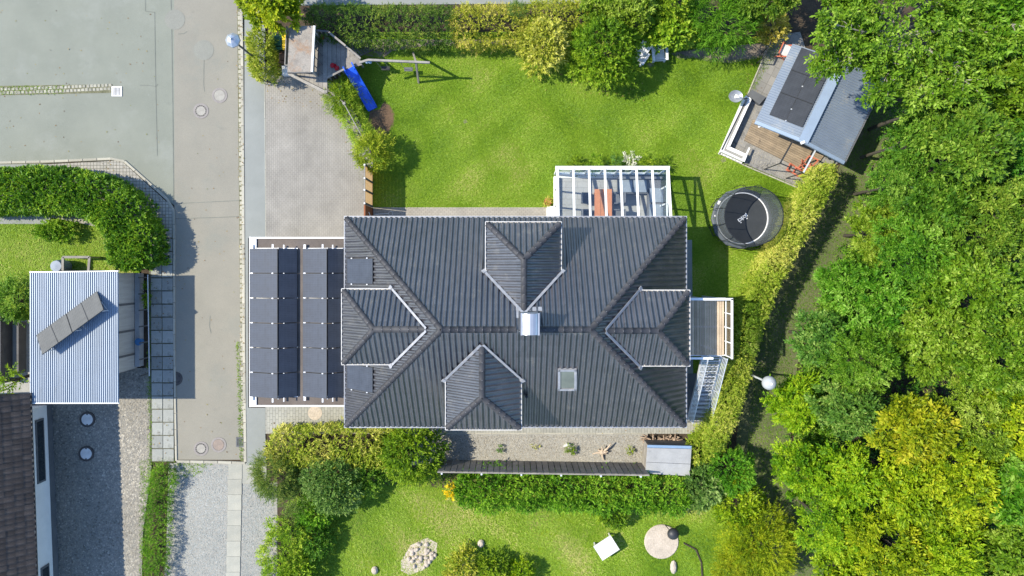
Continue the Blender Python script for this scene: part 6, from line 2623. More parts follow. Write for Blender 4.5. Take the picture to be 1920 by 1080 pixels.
b.prism([g0.xy[:], g1.xy[:], (g1 + inw * 6.5).xy[:], (g0 + inw * 6.5).xy[:]], .40, NE + .3)
b.build('wall', M['render_wall'], nh)
b = MB()
o_ = -inw * .03
b.prism([(g0 + o_).xy[:], (g1 + o_).xy[:], (g1 + inw * 6).xy[:], (g0 + inw * 6).xy[:]], -.05, .40)
b.build('plinth', M['plinth'], nh)
b = MB()
for sg, p0, p1 in ((1, n0, n1),):
    b.bar(p0 - inw * .05 - Vector((0, 0, .03)), p1 - inw * .05 - Vector((0, 0, .03)), .05, .06)
b.build('gutter', M['dark_metal'], nh)
axd = math.atan2(ax.y, ax.x)
for (pya, pyb) in ((778, 893), (1045, 1100)):
    p = P(72, (pya + pyb) / 2, .9)
    f = ((pya + pyb) / 2 - 757) / (1150 - 757)
    w = g0.lerp(g1, f)
    ln = (pyb - pya) / 36.0
    b = MB()
    b.box((w.x - inw.x * .02, w.y, 1.05), (ln, .07, .62), axd)
    wf = b.build('window', M['plinth'], nh)
    b = MB()
    b.box((w.x - inw.x * .035, w.y, 1.05), (ln - .2, .06, .46), axd)
    b.build('pane', M['glass_dark'], wf)
# low wall and posts in the yard beyond
b = MB()
b.box((P(22, 650).x, P(0, 650).y, .45), (.12, 3.6, .9))
b.box((P(48, 640).x, P(0, 650).y, .3), (.10, 2.6, .6))
tag(b.build('yard_fence', M['wood_dark']), 'dark low fence boards in the shaded yard left of the ribbed roof', 'fence')
# things in the corner garden
b = MB()
c = P(105, 499, .9)
b.lathe([(0, 0), (.28, 0), (.32, .3), (.32, .7), (.28, .92), (0, .95)], (c.x, c.y, 0), 18)
tag(b.build('water_barrel', M['cushion']), 'pale blue grey water barrel in the corner garden behind the ribbed roof', 'barrel')
b = MB()
for a, c in (((118, 482), (168, 482)), ((118, 482), (118, 507)), ((168, 482), (166, 508))):
    b.bar(P(*a, 1.0), P(*c, 1.0), .12, .06)
for a in ((118, 482), (168, 482), (118, 507), (166, 508)):
    p = P(*a, 1.0)
    b.box((p.x, p.y, .5), (.07, .07, 1.0))
tag(b.build('timber_bed', M['wood_grey']), 'grey timber frame bed beside the barrel in the corner garden', 'frame')

# ---------------------------------------------------------------- things in the lower neighbour's garden
sheet('sand_patch', [(752, 1052), (770, 1022), (800, 1008), (820, 1018), (818, 1045), (795, 1068), (768, 1078), (752, 1070)], .016, M['sand'])
b = MB()
vs = []
c = P(787, 1040)
rr = np.random.default_rng(3)
for k in range(30):
    a, q = rr.uniform(0, 6.28), rr.uniform(0, .85) ** .6
    b.lathe([(0, .0), (.10, .02), (.12, .07), (.06, .13), (0, .14)], (c.x + math.cos(a) * q * .8 + .1, c.y + math.sin(a) * q * .8, .01), 7, rr.uniform(.6, 1.3), rr.uniform(.6, 1.3))
tag(b.build('stone_heap', M['sand']), 'heap of pale stones on the lawn of the lower garden', 'stones')
b = MB()
c = P(1137, 1027, .6)
t = thing('garden_table', 'white rectangular table standing askew on the lower garden lawn', 'table', (c.x, c.y, 0))
rz_ = R(33)
ca, sa = math.cos(rz_), math.sin(rz_)
for k in range(2):
    b = MB()
    o = (-.22 if k == 0 else .22)
    b.box((c.x - o * sa, c.y + o * ca, .62), (1.05, .42, .05), rz_)
    b.build('tabletop_plank', M['white_dirty'], t)
for dx in (-.45, .45):
    for dy in (-.32, .32):
        b = MB()
        b.box((c.x + dx * ca - dy * sa, c.y + dx * sa + dy * ca, .3), (.07, .07, .6), rz_)
        b.build('leg', M['white_dirty'], t)
c = P(1240, 1015)
b = MB()
b.lathe([(0, 0), (.88, 0), (.90, .05), (.86, .09), (0, .10)], (c.x, c.y, -.01), 28, 1.0, 1.0)
tag(b.build('round_patio', M['sand']), 'pale round paved circle on the lower garden lawn', 'patio')
c = P(1263, 1002, .8)
t = thing('kettle_grill', 'dark round covered grill on the edge of the pale circle', 'grill', (c.x, c.y, 0))
b = MB()
b.lathe([(.05, -.25), (.24, -.16), (.31, 0), (.25, .14), (.1, .22), (0, .23)], (c.x, c.y, .72), 18)
b.build('kettle', M['dark_metal'], t, smooth=True)
for k in range(3):
    a = k * 2.09 + .4
    b = MB()
    b.tube([(c.x + math.cos(a) * .15, c.y + math.sin(a) * .15, .6), (c.x + math.cos(a) * .34, c.y + math.sin(a) * .34, .06)], .02, 6)
    b.build('leg', M['dark_metal'], t)
for px, py, lab in ((902, 1018, 'small white stone on the lower lawn near the middle bushes'), (703, 1068, 'small pale stone on the lower lawn left of the stone heap'),
                    (1262, 1062, 'narrow pale upright stone below the round paved circle')):
    c = P(px, py)
    b = MB()
    b.lathe([(0, 0), (.16, .02), (.18, .1), (.1, .2), (0, .22)], (c.x, c.y, 0), 9, 1, 1.2 if px < 1200 else 2.0)
    tag(b.build('stone', M['sand']), lab, 'stone')
b = MB()
pts = [P(1282, 1018, .03), P(1305, 1030, .03), P(1315, 1055, .03), P(1318, 1100, .03)]
b.tube(pts, .05, 6)
tag(b.build('garden_hose', M['stem']), 'dark hose curving over the lower lawn from the grill', 'hose')
# pot by the conservatory
c = P(1027, 378, .3)
t = thing('plant_pot', 'terracotta pot with yellow green plant beside the conservatory corner', 'potted plant', (c.x, c.y, 0))
b = MB()
b.lathe([(0, 0), (.13, 0), (.18, .28), (.20, .30), (.16, .28), (0, .26)], (c.x, c.y, 0), 14)
b.build('pot', M['terracotta'], t)
rg = np.random.default_rng(8)
n = 26
o = unit(rg.normal(0, 1, (n, 3)) * np.array([1, 1, .4]) + np.array([0, 0, .5]))
B, D, Nn, L, W, T = sprays(rg, np.tile([0, 0, .28], (n, 1)) + o * .03, o, 5, .24, .12, .035)
link('foliage', leaves('foliage', B, D, Nn, L, W, T, LEAF['shrub_gold']), t)


# ---------------------------------------------------------------- hedges
hedge('laurel_hedge', 'broad dark green laurel hedge curving round the corner garden', 'hedge',
      [(-70, 357), (60, 354), (130, 356), (190, 375), (226, 408), (240, 455), (240, 500)], 1.75, 1.02, 'hedge_laurel', 31, dens=150, nleaf=6, twig=.17, leafL=.165, leafW=.075, rough=.09,
      widths=[1.0, 1.0, 1.02, 1.05, 1.08, 1.12, 1.1])
hedge('clipped_hedge', 'clipped dark green hedge behind the play tower', 'hedge', [(575, 38), (700, 41), (852, 43)], 1.8, .86, 'hedge_green', 32, dens=80, leafL=.12, leafW=.035, nleaf=7)
hedge('clipped_hedge', 'yellow leaved end of the clipped hedge beside the golden shrub', 'hedge', [(848, 43), (910, 41), (985, 40)], 1.8, .86, 'hedge_yellow', 33, dens=80, leafL=.125, leafW=.036, nleaf=7)
hedge('clipped_hedge', 'yellow brown hedge top running behind the golden and dark shrubs', 'hedge', [(985, 22), (1060, 22), (1135, 18)], 1.8, .6, 'hedge_yellow', 34, dens=80, leafL=.125, leafW=.034, nleaf=7)
hedge('path_hedge', 'long clipped yellow hedge between the lawn and the forest path', 'hedge',
      [(1562, 312), (1528, 375), (1483, 460), (1445, 530), (1416, 600), (1398, 668), (1382, 730), (1360, 800), (1340, 842)], 2.35, .72, 'hedge_yellow', 35, dens=120, leafL=.12, leafW=.036, nleaf=7, twig=.2,
      widths=[.44, .44, .46, .48, .46, .44, .42, .42, .36], tintfn=lambda s: .02 + .08 * np.sin(s * 9), rough=.08)
hedge('street_hedge', 'yellow green hedge block between the street lamp and the bins', 'hedge', [(481, 58), (482, 100), (486, 138)], 1.75, .48, 'hedge_yellow', 36, dens=150, leafL=.12, leafW=.04, nleaf=7, tintfn=lambda s: s * 0 - .12)
hedge('driveway_hedge', 'narrow light green hedge along the driveway under the pale rail', 'hedge', [(634, 176), (655, 214), (676, 252), (692, 272)], 1.25, .42, 'shrub_lime', 37, dens=90, leafL=.13, leafW=.026, nleaf=8, twig=.3, rough=.2)
hedge('yellow_laurel_hedge', 'yellow laurel hedge facing the side path of the house', 'hedge', [(504, 846), (600, 842), (690, 842), (752, 846)], 1.5, .88, 'hedge_yellow', 38, dens=85, leafL=.15, leafW=.05, nleaf=7, twig=.26, rough=.2, tintfn=lambda s: .08 - .12 * s)
hedge('leafy_hedge', 'bright green leafy hedge behind the long board fence', 'hedge', [(858, 921), (960, 924), (1080, 927), (1200, 930), (1290, 934)], 1.5, .72, 'grass_hedge', 39, dens=80, leafL=.16, leafW=.06, nleaf=7, twig=.30, rough=.25)
hedge('verge_hedge', 'low green hedge strip between the courtyard and the lower gravel', 'hedge', [(303, 880), (295, 930), (291, 1000), (285, 1100)], .75, .46, 'grass_hedge', 40, dens=110, leafL=.10, leafW=.028, nleaf=7, twig=.2, rough=.22, widths=[.46, .52, .46, .46])
hedge('garden_border_hedge', 'yellow green shrub row along the lower gravel strip', 'hedge', [(540, 985), (528, 1030), (520, 1110)], 1.2, .8, 'shrub_lime', 41, dens=70, leafL=.14, leafW=.045, nleaf=8, twig=.3, rough=.3)

# ---------------------------------------------------------------- shrubs
shrub('golden_shrub', 'pale golden variegated shrub on the lawn edge beside the dark round shrub', 'shrub', 1020, 80, 1.6, 1.38, 2.3, 'shrub_gold', 51, nt=620, nleaf=9, twig=.34, leafL=.17, leafW=.065)
shrub('round_shrub', 'big round dark green shrub on the lawn hiding part of a white chair', 'shrub', 1136, 95, 1.8, 1.82, 2.9, 'shrub_green', 52, nt=1000, nleaf=9, twig=.32, leafL=.15, leafW=.07, nlobes=13)
shrub('vine_shrub', 'bright lime broad leaved climber over the upright white garden chair', 'shrub', 1258, 50, 1.7, 1.25, 1.9, 'shrub_lime', 53, nt=420, nleaf=7, twig=.34, leafL=.22, leafW=.15, sx=1.15, sy=.72)
shrub('bamboo', 'feathery bright green bamboo clump at the top lawn edge', 'bamboo', 1355, 28, 2.0, 1.6, 2.8, 'bamboo', 54, nt=560, nleaf=13, twig=.62, leafL=.30, leafW=.03, droop=.5, side=.6)
shrub('pale_shrub', 'small pale yellow shrub at the corner of the pavilion terrace', 'shrub', 1452, 48, 1.2, .72, 1.4, 'shrub_gold', 55, nt=240, leafL=.15, leafW=.05)
shrub('leafy_shrub', 'medium green shrub between the dark shrub and the top edge', 'shrub', 1190, 18, 2.0, 1.35, 2.6, 'forest', 56, nt=560, leafL=.17, leafW=.08)
shrub('leafy_shrub', 'pale green shrub rising behind the golden hedge top', 'shrub', 1262, 4, 2.2, 1.2, 2.6, 'shrub_lime', 57, nt=420, leafL=.18, leafW=.08)
shrub('cone_conifer', 'small dark conical conifer standing in the yellow hedge', 'conifer', 970, 14, 2.2, .55, 2.5, 'grey_green', 58, nt=260, nleaf=9, twig=.2, leafL=.10, leafW=.016, nlobes=6)
shrub('feathery_shrub', 'feathery light green shrub between the play tower and the driveway', 'shrub', 641, 180, 1.2, .82, 1.5, 'shrub_lime', 59, nt=300, nleaf=11, twig=.42, leafL=.17, leafW=.024, droop=.35)
shrub('feathery_shrub', 'bushy yellow green shrub at the top of the tan panel fence', 'shrub', 696, 283, 1.5, .88, 1.9, 'shrub_lime', 60, nt=360, nleaf=10, twig=.38, leafL=.18, leafW=.032, droop=.3)
shrub('star_shrub', 'glossy green shrub casting its shadow on the gravel bed', 'shrub', 768, 848, 1.4, 1.62, 2.1, 'shrub_green', 61, nt=950, nleaf=9, twig=.4, leafL=.17, leafW=.055, nlobes=11)
shrub('dark_conifer', 'dark spiky conifer below the yellow laurel hedge at the street', 'conifer', 518, 890, 1.2, 1.12, 1.8, 'conifer', 62, nt=800, nleaf=14, twig=.55, leafL=.12, leafW=.024, nlobes=8, side=1.0, droop=.1)
shrub('grey_shrub', 'grey green shrub between the yellow laurel hedge and the lower lawn', 'shrub', 622, 908, 1.4, 1.55, 2.2, 'grey_green', 63, nt=700, nleaf=8, twig=.30, leafL=.16, leafW=.06, nlobes=11)
shrub('ferny_shrub', 'soft blue green ferny shrub next to the lower gravel strip', 'shrub', 556, 935, 1.1, 1.0, 1.5, 'grey_green', 64, nt=380, nleaf=13, twig=.40, leafL=.07, leafW=.02, nlobes=8)
shrub('shade_shrub', 'dark shrub in shade between the grey shrub and the glossy shrub', 'shrub', 690, 892, .9, .95, 1.3, 'forest_dark', 65, nt=300)
shrub('flowering_plant', 'small yellow flowering plant at the upper edge of the lower lawn', 'plant', 846, 922, .6, .35, .8, 'flower', 66, nt=70, nleaf=7, twig=.2, leafL=.09, leafW=.05, nlobes=4)
shrub('orange_shrub', 'yellow and rust tinted shrub at the corner of the grey shed', 'shrub', 1322, 838, 1.0, .92, 1.4, 'hedge_yellow', 67, nt=340, leafL=.14, leafW=.05)
shrub('green_shrub', 'dense dark green shrub below the rust tinted shrub', 'shrub', 1372, 886, 1.6, 1.35, 2.2, 'grass_hedge', 68, nt=560, nleaf=10, twig=.3, leafL=.13, leafW=.045, nlobes=10)
shrub('grey_shrub', 'grey green broad leaved shrub right of the grey shed', 'shrub', 1318, 912, 1.3, 1.15, 1.8, 'grey_green', 69, nt=460, leafL=.17, leafW=.075)
shrub('lime_shrub', 'yellow green shrub on the slope right of the lower lawn', 'shrub', 1388, 948, 1.4, 1.25, 2.0, 'forest_lime', 70, nt=480, leafL=.15, leafW=.06)
shrub('spreading_conifer', 'light green spreading conifer at the bottom beside the forest path', 'conifer', 1428, 1022, 1.6, 1.75, 2.4, 'forest_lime', 71, nt=1300, nleaf=14, twig=.6, leafL=.14, leafW=.03, nlobes=12, side=1.0, droop=.2)
shrub('gold_conifer', 'golden tipped conifer at the bottom edge right of the lower lawn', 'conifer', 1388, 1062, 1.4, 1.2, 2.0, 'forest_gold', 72, nt=700, nleaf=12, twig=.5, leafL=.14, leafW=.03, side=1.0)
shrub('lawn_bush', 'small dark bush on the lower lawn above the white table', 'shrub', 1148, 962, .6, .72, 1.1, 'shrub_green', 73, nt=190, nlobes=6)
shrub('lawn_bush', 'yellow tinged bush at the bottom of the lower lawn beside the stone heap', 'shrub', 868, 1062, .6, .85, 1.1, 'hedge_yellow', 74, nt=240, nlobes=7)
shrub('lawn_bush', 'olive bush at the bottom of the lower lawn in the middle of the row', 'shrub', 922, 1066, .6, .80, 1.0, 'shrub_green', 75, nt=220, nlobes=7)
shrub('lawn_bush', 'yellow green bush at the bottom of the lower lawn farthest from the stone heap', 'shrub', 976, 1072, .6, .65, .9, 'forest_lime', 76, nt=180, nlobes=6)
shrub('border_shrub', 'dark shrub on the left border of the lower lawn', 'shrub', 588, 1010, .8, .75, 1.2, 'forest_dark', 77, nt=260, nlobes=7, sy=1.5)
shrub('border_shrub', 'low bright green shrub between the grey shrub and the lower lawn', 'shrub', 590, 960, .8, .9, 1.2, 'grass_hedge', 78, nt=300, nlobes=7)
shrub('border_shrub', 'mid green shrub at the foot of the left border near the bottom edge', 'shrub', 560, 1072, .9, .95, 1.2, 'shrub_green', 79, nt=320, nlobes=7)
shrub('garden_bush', 'round dark bush in the middle of the corner garden lawn', 'shrub', 105, 432, .5, .75, .8, 'shrub_green', 80, nt=190, nlobes=6, sx=1.3, sy=.7)
shrub('garden_bush', 'dark bush against the left side of the ribbed roof garage', 'shrub', 26, 566, 1.0, .9, 1.6, 'forest_dark', 81, nt=360, nlobes=7, sy=1.3)
shrub('young_tree', 'young yellow green sapling beside the brown tiled roof', 'sapling', 18, 714, 2.4, .62, 2.8, 'shrub_lime', 82, nt=70, nleaf=9, twig=.42, leafL=.16, leafW=.06, nlobes=5, zc=2.2)
for i, (px, sp, lab, nm) in enumerate(((1078, 'shrub_green', 'low green plant at the left end of the conservatory front', 'low_plant'), (1112, 'grass_hedge', 'low leafy plant at the conservatory front next to the left end', 'low_plant'),
                                      (1150, 'grey_green', 'grey green plant at the middle of the conservatory front', 'low_plant'), (1180, 'silver', 'silvery white leaved plant at the conservatory front', 'silver_plant'),
                                      (1212, 'shrub_lime', 'yellow green plant right of the silvery plant at the conservatory front', 'low_plant'), (1238, 'forest_dark', 'small dark plant at the right end of the conservatory front', 'low_plant'))):
    shrub(nm, lab, 'plant', px, 309 if px != 1180 else 306, .3, .42 if px != 1180 else .45, .5, sp, 90 + i, nt=46, nleaf=7, twig=.26, leafL=.13, leafW=.045, nlobes=4, stem=False)
shrub('gravel_plant', 'tiny tufted plant alone in the gravel bed near the shrub shadow', 'plant', 937, 840, .1, .18, .25, 'grey_green', 101, nt=26, nleaf=7, twig=.12, leafL=.08, leafW=.025, nlobes=3, stem=False)
shrub('gravel_plant', 'sparse reddish green seedling patch in the gravel bed', 'plant', 1004, 836, .05, .3, .1, 'shrub_gold', 102, nt=14, nleaf=4, twig=.08, leafL=.07, leafW=.04, nlobes=5, stem=False, sy=.5)
shrub('gravel_plant', 'round green clump with a pale upright stone in the gravel bed', 'plant', 1069, 842, .15, .26, .35, 'shrub_green', 103, nt=50, nleaf=7, twig=.14, leafL=.09, leafW=.03, nlobes=4, stem=False)
shrub('gravel_plant', 'small green tuft in the gravel between the driftwood and the shed', 'plant', 1180, 843, .1, .2, .28, 'shrub_lime', 104, nt=30, nleaf=7, twig=.12, leafL=.08, leafW=.025, nlobes=3, stem=False)
shrub('wall_plant', 'thin green creeper at the foot of the ribbed roof garage wall', 'plant', 276, 552, .3, .32, .6, 'shrub_green', 105, nt=60, nleaf=7, twig=.2, leafL=.09, leafW=.04, nlobes=4, sy=1.9, sx=.55, stem=False)

# ---------------------------------------------------------------- trees
CR = []


def crown_proto(seed, r, h, nl, nt, nleaf, twig, L_, W_, droop=.25, side=.85, low=-.15):
    rng = np.random.default_rng(seed)
    lobes = blob_lobes(rng, r, h, nl, h * .5, (.20, .38))
    lobes = [(x + rng.uniform(-.2, .2), y + rng.uniform(-.2, .2), z + rng.uniform(-.3, .3), q) for x, y, z, q in lobes]
    nc = 8
    p, o, k = lobes_sample(rng, lobes, nt // nc, low, .46)
    cl = np.repeat(rng.normal(0, .10, len(p)), nc)
    p, o, k = np.repeat(p, nc, 0), np.repeat(o, nc, 0), np.repeat(k, nc)
    p = p + rng.normal(0, .09, p.shape)
    o = unit(o + rng.normal(0, .55, o.shape))
    lt = rng.uniform(.25, .68, len(lobes))
    B, D, Nn, L, W, T = sprays(rng, p, o + np.array([0, 0, .22]), nleaf, twig, L_, W_, droop, side, lt[k] + cl + rng.normal(0, .08, len(k)), up=.8, nvar=.36)
    me = leaves('crown', B, D, Nn, L, W, T, LEAF['forest'])
    mb = branch_mesh(rng, lobes, -3.4, 'trunk', None, .15, .3)
    mt_ = bpy.data.meshes.new('trunk')
    mt_.from_pydata(mb.v, [], mb.f)
    mt_.materials.append(M['bark'])
    return me, mt_


PROTO = [crown_proto(201, 2.3, 3.6, 24, 1250, 10, .56, .235, .115), crown_proto(202, 2.4, 3.8, 28, 1400, 9, .50, .21, .10), crown_proto(203, 2.2, 3.4, 20, 1120, 9, .54, .27, .14),
         crown_proto(204, 2.3, 3.8, 26, 1150, 13, .62, .175, .070, side=1.0), crown_proto(205, 2.5, 3.6, 30, 1380, 10, .52, .22, .10), crown_proto(206, 2.1, 3.8, 20, 1080, 11, .60, .23, .10, droop=.4)]


def tree(label, px, py, rpx, top, proto, leafm, rz, group='trees of the wood beyond the forest path', name='tree', squash=1.0):
    me, tme = PROTO[proto]
    zc = top - 1.8
    c = P(px, py, zc)
    s = rpx * (CAM_H - zc) / FPX / 2.4
    t = thing(name, label, 'tree', (c.x, c.y, 0), group)
    zb = max(0.4, zc - 1.7 * s)
    o = link('crown', me, t)
    o.location = (0, 0, zb)
    o.rotation_euler = (0, 0, rz)
    o.scale = (s * random.uniform(.88, 1.12), s * random.uniform(.88, 1.12), s * squash)
    o.material_slots[0].link = 'OBJECT'
    o.material_slots[0].material = LEAF[leafm]
    k = link('trunk', tme, t)
    k.location = (0, 0, zb)
    k.rotation_euler = (0, 0, rz)
    k.scale = (s, s, max(s * squash, (zb + .1) / 3.4))
    return t


for a in (
    ('mid green tree at the top edge right of the big pavilion tree', 1868, 52, 92, 8.5, 0, 'forest', .3),
    ('dark tree in the upper right corner of the wood', 1945, 20, 80, 7.0, 1, 'forest_dark', 1.0),
    ('green tree below the big branching tree beside the dark gap', 1752, 196, 78, 7.5, 4, 'forest_dark', 2.1),
    ('glossy green tree at the right edge below the corner tree', 1905, 165, 88, 8.6, 2, 'forest', 3.0),
    ('bright green tree over the path opposite the pavilion sheet roof', 1722, 262, 64, 7.0, 5, 'forest_dark', .8),
    ('leafy green tree right of the one opposite the pavilion roof', 1806, 282, 82, 8.8, 0, 'forest_dark', 4.0),
    ('dark green tree at the right edge in the upper wood', 1918, 300, 86, 8.0, 1, 'forest_dark', 5.0),
    ('dark leaved tree leaning over the path opposite the yellow hedge end', 1688, 346, 60, 6.2, 3, 'forest_dark', 1.4),
    ('mid green tree behind the dark one opposite the yellow hedge end', 1766, 386, 76, 7.6, 2, 'forest_dark', 2.6),
    ('broad green tree at the right in line with the trampoline', 1866, 412, 84, 8.6, 4, 'forest_dark', .2),
    ('fine leaved low tree at the path edge opposite the trampoline', 1642, 436, 60, 5.0, 5, 'forest', 3.6),
    ('green tree at the far right in line with the trampoline', 1955, 430, 76, 7.6, 0, 'forest', 1.9),
    ('fresh green tree behind the low tree opposite the trampoline', 1716, 478, 76, 7.0, 3, 'forest', 5.2),
    ('low bushy tree at the path edge in line with the balcony', 1580, 540, 56, 4.6, 1, 'forest', 0.9),
    ('speckled green tree deep in the wood in line with the balcony', 1816, 536, 84, 8.4, 0, 'forest', 2.2),
    ('mid green tree behind the low bushy tree at the balcony', 1650, 580, 70, 6.2, 4, 'forest', 4.4),
    ('green tree at the right edge in line with the balcony', 1926, 556, 80, 8.0, 2, 'forest_dark', 3.3),
    ('blue green tree at the path just above the globe lamp', 1540, 636, 60, 5.6, 2, 'forest_blue', .5),
    ('bright green tree between the blue green trees and the golden tree', 1742, 636, 78, 7.4, 5, 'forest', 1.2),
    ('grey tinged tree deep in the wood above the golden tree', 1612, 676, 66, 6.8, 3, 'forest', 2.9),
    ('large green tree at the right above the golden tree', 1862, 668, 86, 8.6, 1, 'forest', 5.6),
    ('lime green low tree right beside the globe lamp', 1490, 752, 58, 4.4, 5, 'forest_lime', 3.9),
    ('blue green tree between the globe lamp and the golden tree', 1586, 766, 66, 6.4, 0, 'forest_blue', 4.8),
    ('bright golden yellow tree standing out in the lower wood', 1712, 800, 76, 8.0, 2, 'forest_gold', 1.7),
    ('green tree directly right of the golden tree', 1826, 786, 78, 7.6, 3, 'forest', .4),
    ('bright green tree at the right edge in line with the golden tree', 1930, 792, 80, 8.4, 4, 'forest_lime', 2.4),
    ('yellow green low tree at the path below the lime tree', 1496, 876, 58, 4.8, 1, 'forest_lime', 5.1),
    ('yellow green bushy tree below the blue green tree', 1584, 892, 66, 6.0, 5, 'forest_lime', .1),
    ('lime tree directly below the golden tree', 1684, 912, 74, 7.0, 0, 'forest_lime', 3.1),
    ('golden green tree in the lower right wood', 1790, 900, 78, 7.8, 4, 'forest_lime', 4.1),
    ('fresh green tree at the lower right edge', 1900, 912, 84, 8.2, 2, 'forest', 5.9),
    ('lime tree by the path near the bottom edge', 1562, 990, 64, 5.6, 3, 'forest_lime', 2.0),
    ('yellow green tree at the bottom edge in the middle of the wood', 1664, 1020, 74, 6.8, 1, 'forest_lime', 1.1),
    ('broad lime tree at the bottom edge right of the middle', 1772, 1024, 80, 7.4, 5, 'forest_lime', 3.4),
    ('mid green tree in the lower right corner', 1896, 1034, 86, 8.0, 0, 'forest', 4.6),
    ('green tree cut by the bottom edge beside the path', 1588, 1090, 66, 6.0, 2, 'forest_lime', .7),
    ('leafy tree cut by the bottom edge in the lower wood', 1704, 1110, 76, 7.0, 4, 'forest', 2.8),
    ('dark leafy tree cut by the bottom edge near the right corner', 1830, 1116, 80, 7.6, 3, 'forest', 5.4),
):
    tree(*a)
tree('tall light green tree at the top left over the hedge and lamp', 508, -12, 66, 5.0, 0, 'forest_lime', 1.0, None, 'street_tree', .8)
tree('dark green tree at the top edge beside the bamboo', 1440, -22, 60, 5.0, 1, 'forest_dark', 2.2, None, 'garden_tree', .8)
tree('leafy green tree at the top edge above the dark round shrub', 1150, -14, 56, 4.2, 4, 'forest', 4.4, None, 'garden_tree', .7)

# the big branching tree over the pavilion: open sprays on visible pale limbs
rng = np.random.default_rng(300)
bt_c = P(1706, 42, 6.5)
bt = thing('branching_tree', 'large open branched tree reaching over the garden pavilion roof', 'tree', (bt_c.x, bt_c.y, 0))
mb = MB()
tips, outs, ltint = [], [], []
mb.tube([(bt_c.x, bt_c.y, 0), (bt_c.x + .05, bt_c.y, 2.5), (bt_c.x - .05, bt_c.y + .1, 5.0)], .26, 9, .16)
for i in range(15):
    a = i * 2.39996
    L_ = rng.uniform(2.6, 4.4) * (1.18 if math.cos(a) < -.2 and math.sin(a) < .3 else 1.0)
    z1 = rng.uniform(5.6, 8.6)
    s0_ = Vector((bt_c.x, bt_c.y, rng.uniform(3.2, 5.0)))
    e_ = Vector((bt_c.x + math.cos(a) * L_, bt_c.y + math.sin(a) * L_, z1))
    m1 = s0_.lerp(e_, .35) + Vector((0, 0, .8))
    m2 = s0_.lerp(e_, .7) + Vector((rng.uniform(-.25, .25), rng.uniform(-.25, .25), .7))
    mb.tube([s0_, m1, m2, e_], .075, 6, .018)
    pts_ = [m1, m1.lerp(m2, .5), m2, m2.lerp(e_, .5), e_]
    lt_ = rng.uniform(.3, .65)
    for q in pts_:
        for k in range(4):
            d_ = Vector((math.cos(a + rng.uniform(-1.3, 1.3)), math.sin(a + rng.uniform(-1.3, 1.3)), rng.uniform(-.05, .5)))
            l2 = rng.uniform(.5, 1.15)
            e2 = q + d_.normalized() * l2
            mb.tube([q, q.lerp(e2, .5) + Vector((0, 0, .06)), e2], .022, 4, .006)
            for f in (.3, .5, .7, .85, 1.0):
                for _ in range(4):
                    tips.append(q.lerp(e2, f)[:])
                    dd = d_ + Vector((rng.normal(0, .7), rng.normal(0, .7), rng.normal(.1, .3)))
                    outs.append(dd[:])
                    ltint.append(lt_ + rng.normal(0, .1))
mb.build('trunk', M['bark_pale'], bt)
for k in range(900):
    a = rng.uniform(0, 6.283); q_ = rng.random() ** .5 * 3.0
    tips.append((bt_c.x + math.cos(a) * q_, bt_c.y + math.sin(a) * q_, 8.7 - .28 * q_ ** 1.4 + rng.normal(0, .35)))
    outs.append((math.cos(a) + rng.normal(0, .6), math.sin(a) + rng.normal(0, .6), rng.normal(.3, .3)))
    ltint.append(rng.uniform(.3, .65))
base = np.array(tips) - np.array([bt_c.x, bt_c.y, 0])
B, D, Nn, L, W, T = sprays(rng, base, np.array(outs), 8, .40, .17, .085, .12, .8, np.array(ltint))
link('crown', leaves('crown', B, D, Nn, L, W, T, LEAF['forest']), bt)
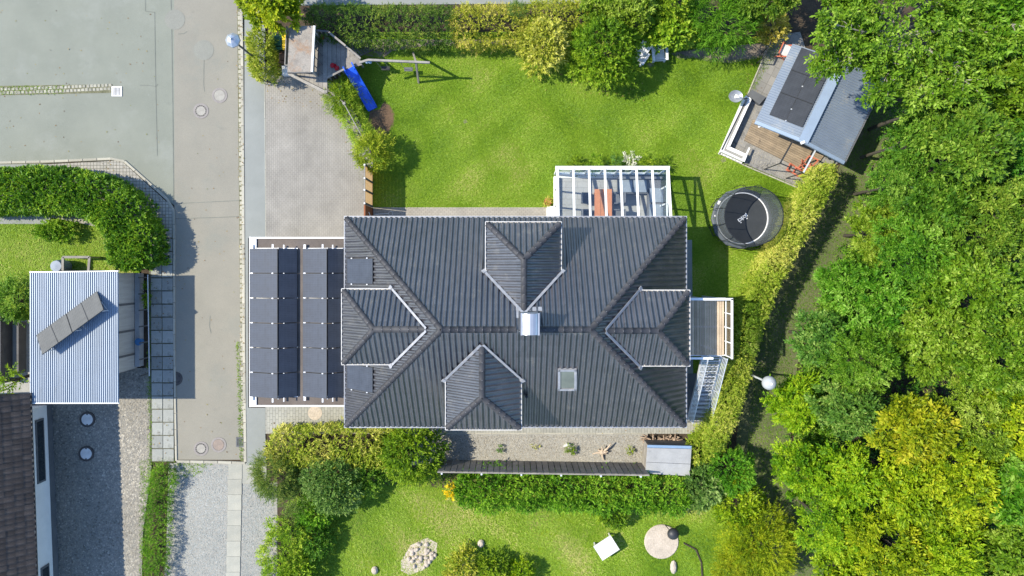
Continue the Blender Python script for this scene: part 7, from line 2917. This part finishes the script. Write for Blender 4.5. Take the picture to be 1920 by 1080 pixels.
# overhanging low limbs on the pavilion side are part of that crown
# brush under the wood
rng = np.random.default_rng(400)
ug = PL([(1660, 200), (1960, 150), (1960, 1120), (1540, 1120), (1470, 860), (1490, 700), (1560, 520)], 0)
q = poly_points(rng, ug, 5200)
base = np.column_stack([q, rng.uniform(.1, 1.3, len(q))])
o = rng.normal(0, 1, (len(q), 3)) * np.array([1, 1, .3]) + np.array([0, 0, .7])
B, D, Nn, L, W, T = sprays(rng, base, o, 8, .45, .17, .07, .2, .85)
q2 = poly_points(rng, PL([(1636, 330), (1600, 430), (1560, 500), (1500, 640), (1490, 740), (1490, 830), (1508, 900), (1560, 1010), (1600, 1110), (1640, 1110), (1560, 900), (1540, 740), (1600, 560), (1680, 380), (1700, 240), (1672, 230)]), 4600)
b2 = np.column_stack([q2, rng.uniform(.1, 1.7, len(q2))])
o2 = rng.normal(0, 1, (len(q2), 3)) * np.array([1, 1, .3]) + np.array([-.2, 0, .7])
B2, D2, N2, L2, W2, T2 = sprays(rng, b2, o2, 8, .42, .16, .06, .2, .85)
link('undergrowth', leaves('undergrowth', B2, D2, N2, L2, W2, T2, LEAF['forest']), None, 'stuff')
link('undergrowth', leaves('undergrowth', B, D, Nn, L, W, T, LEAF['forest_dark']), None, 'stuff')

# fallen leaves and bits under the hedges, along the kerb and on the roofs of the yard
rng = np.random.default_rng(500)
lit = []
for poly, n, zz in (([(444, 20), (456, 20), (462, 860), (452, 860)], 130, .085), ([(500, 150), (640, 165), (690, 265), (698, 300), (660, 300), (620, 210), (500, 190)], 110, .05),
                    ([(500, 790), (840, 795), (840, 815), (500, 815)], 90, .05), ([(284, 446), (326, 446), (328, 860), (287, 860)], 90, .085), ([(100, 305), (228, 300), (324, 388), (322, 446), (284, 446), (270, 380)], 70, .055),
                    ([(980, 120), (1200, 150), (1230, 190), (1000, 170)], 60, .05), ([(1100, 790), (1200, 790), (1330, 812), (1110, 812)], 30, .05), ([(330, 400), (448, 20), (448, 860), (332, 860)], 60, .012),
                    ([(0, 20), (300, 20), (300, 290), (0, 290)], 70, .006), ([(1380, 90), (1450, 80), (1420, 200), (1390, 220)], 40, .03)):
    q = poly_points(rng, PL(poly), n)
    lit.append(np.column_stack([q, np.full(n, zz) + rng.uniform(0, .01, n)]))
base = np.concatenate(lit)
n = len(base)
d = np.column_stack([rng.normal(0, 1, (n, 2)), rng.normal(0, .12, n)])
nn_ = np.column_stack([rng.normal(0, .25, (n, 2)), np.ones(n)])
M['litter'] = mat('dry_leaf', (0.2, 0.13, 0.05), rough=.9, fine=0, tint=[(0.10, 0.06, 0.03), (0.22, 0.13, 0.05), (0.30, 0.22, 0.07), (0.16, 0.18, 0.05)])
link('leaf_litter', leaves('leaf_litter', base, d, nn_, rng.uniform(.05, .11, n), rng.uniform(.03, .06, n), rng.random(n), M['litter']), None, 'stuff')
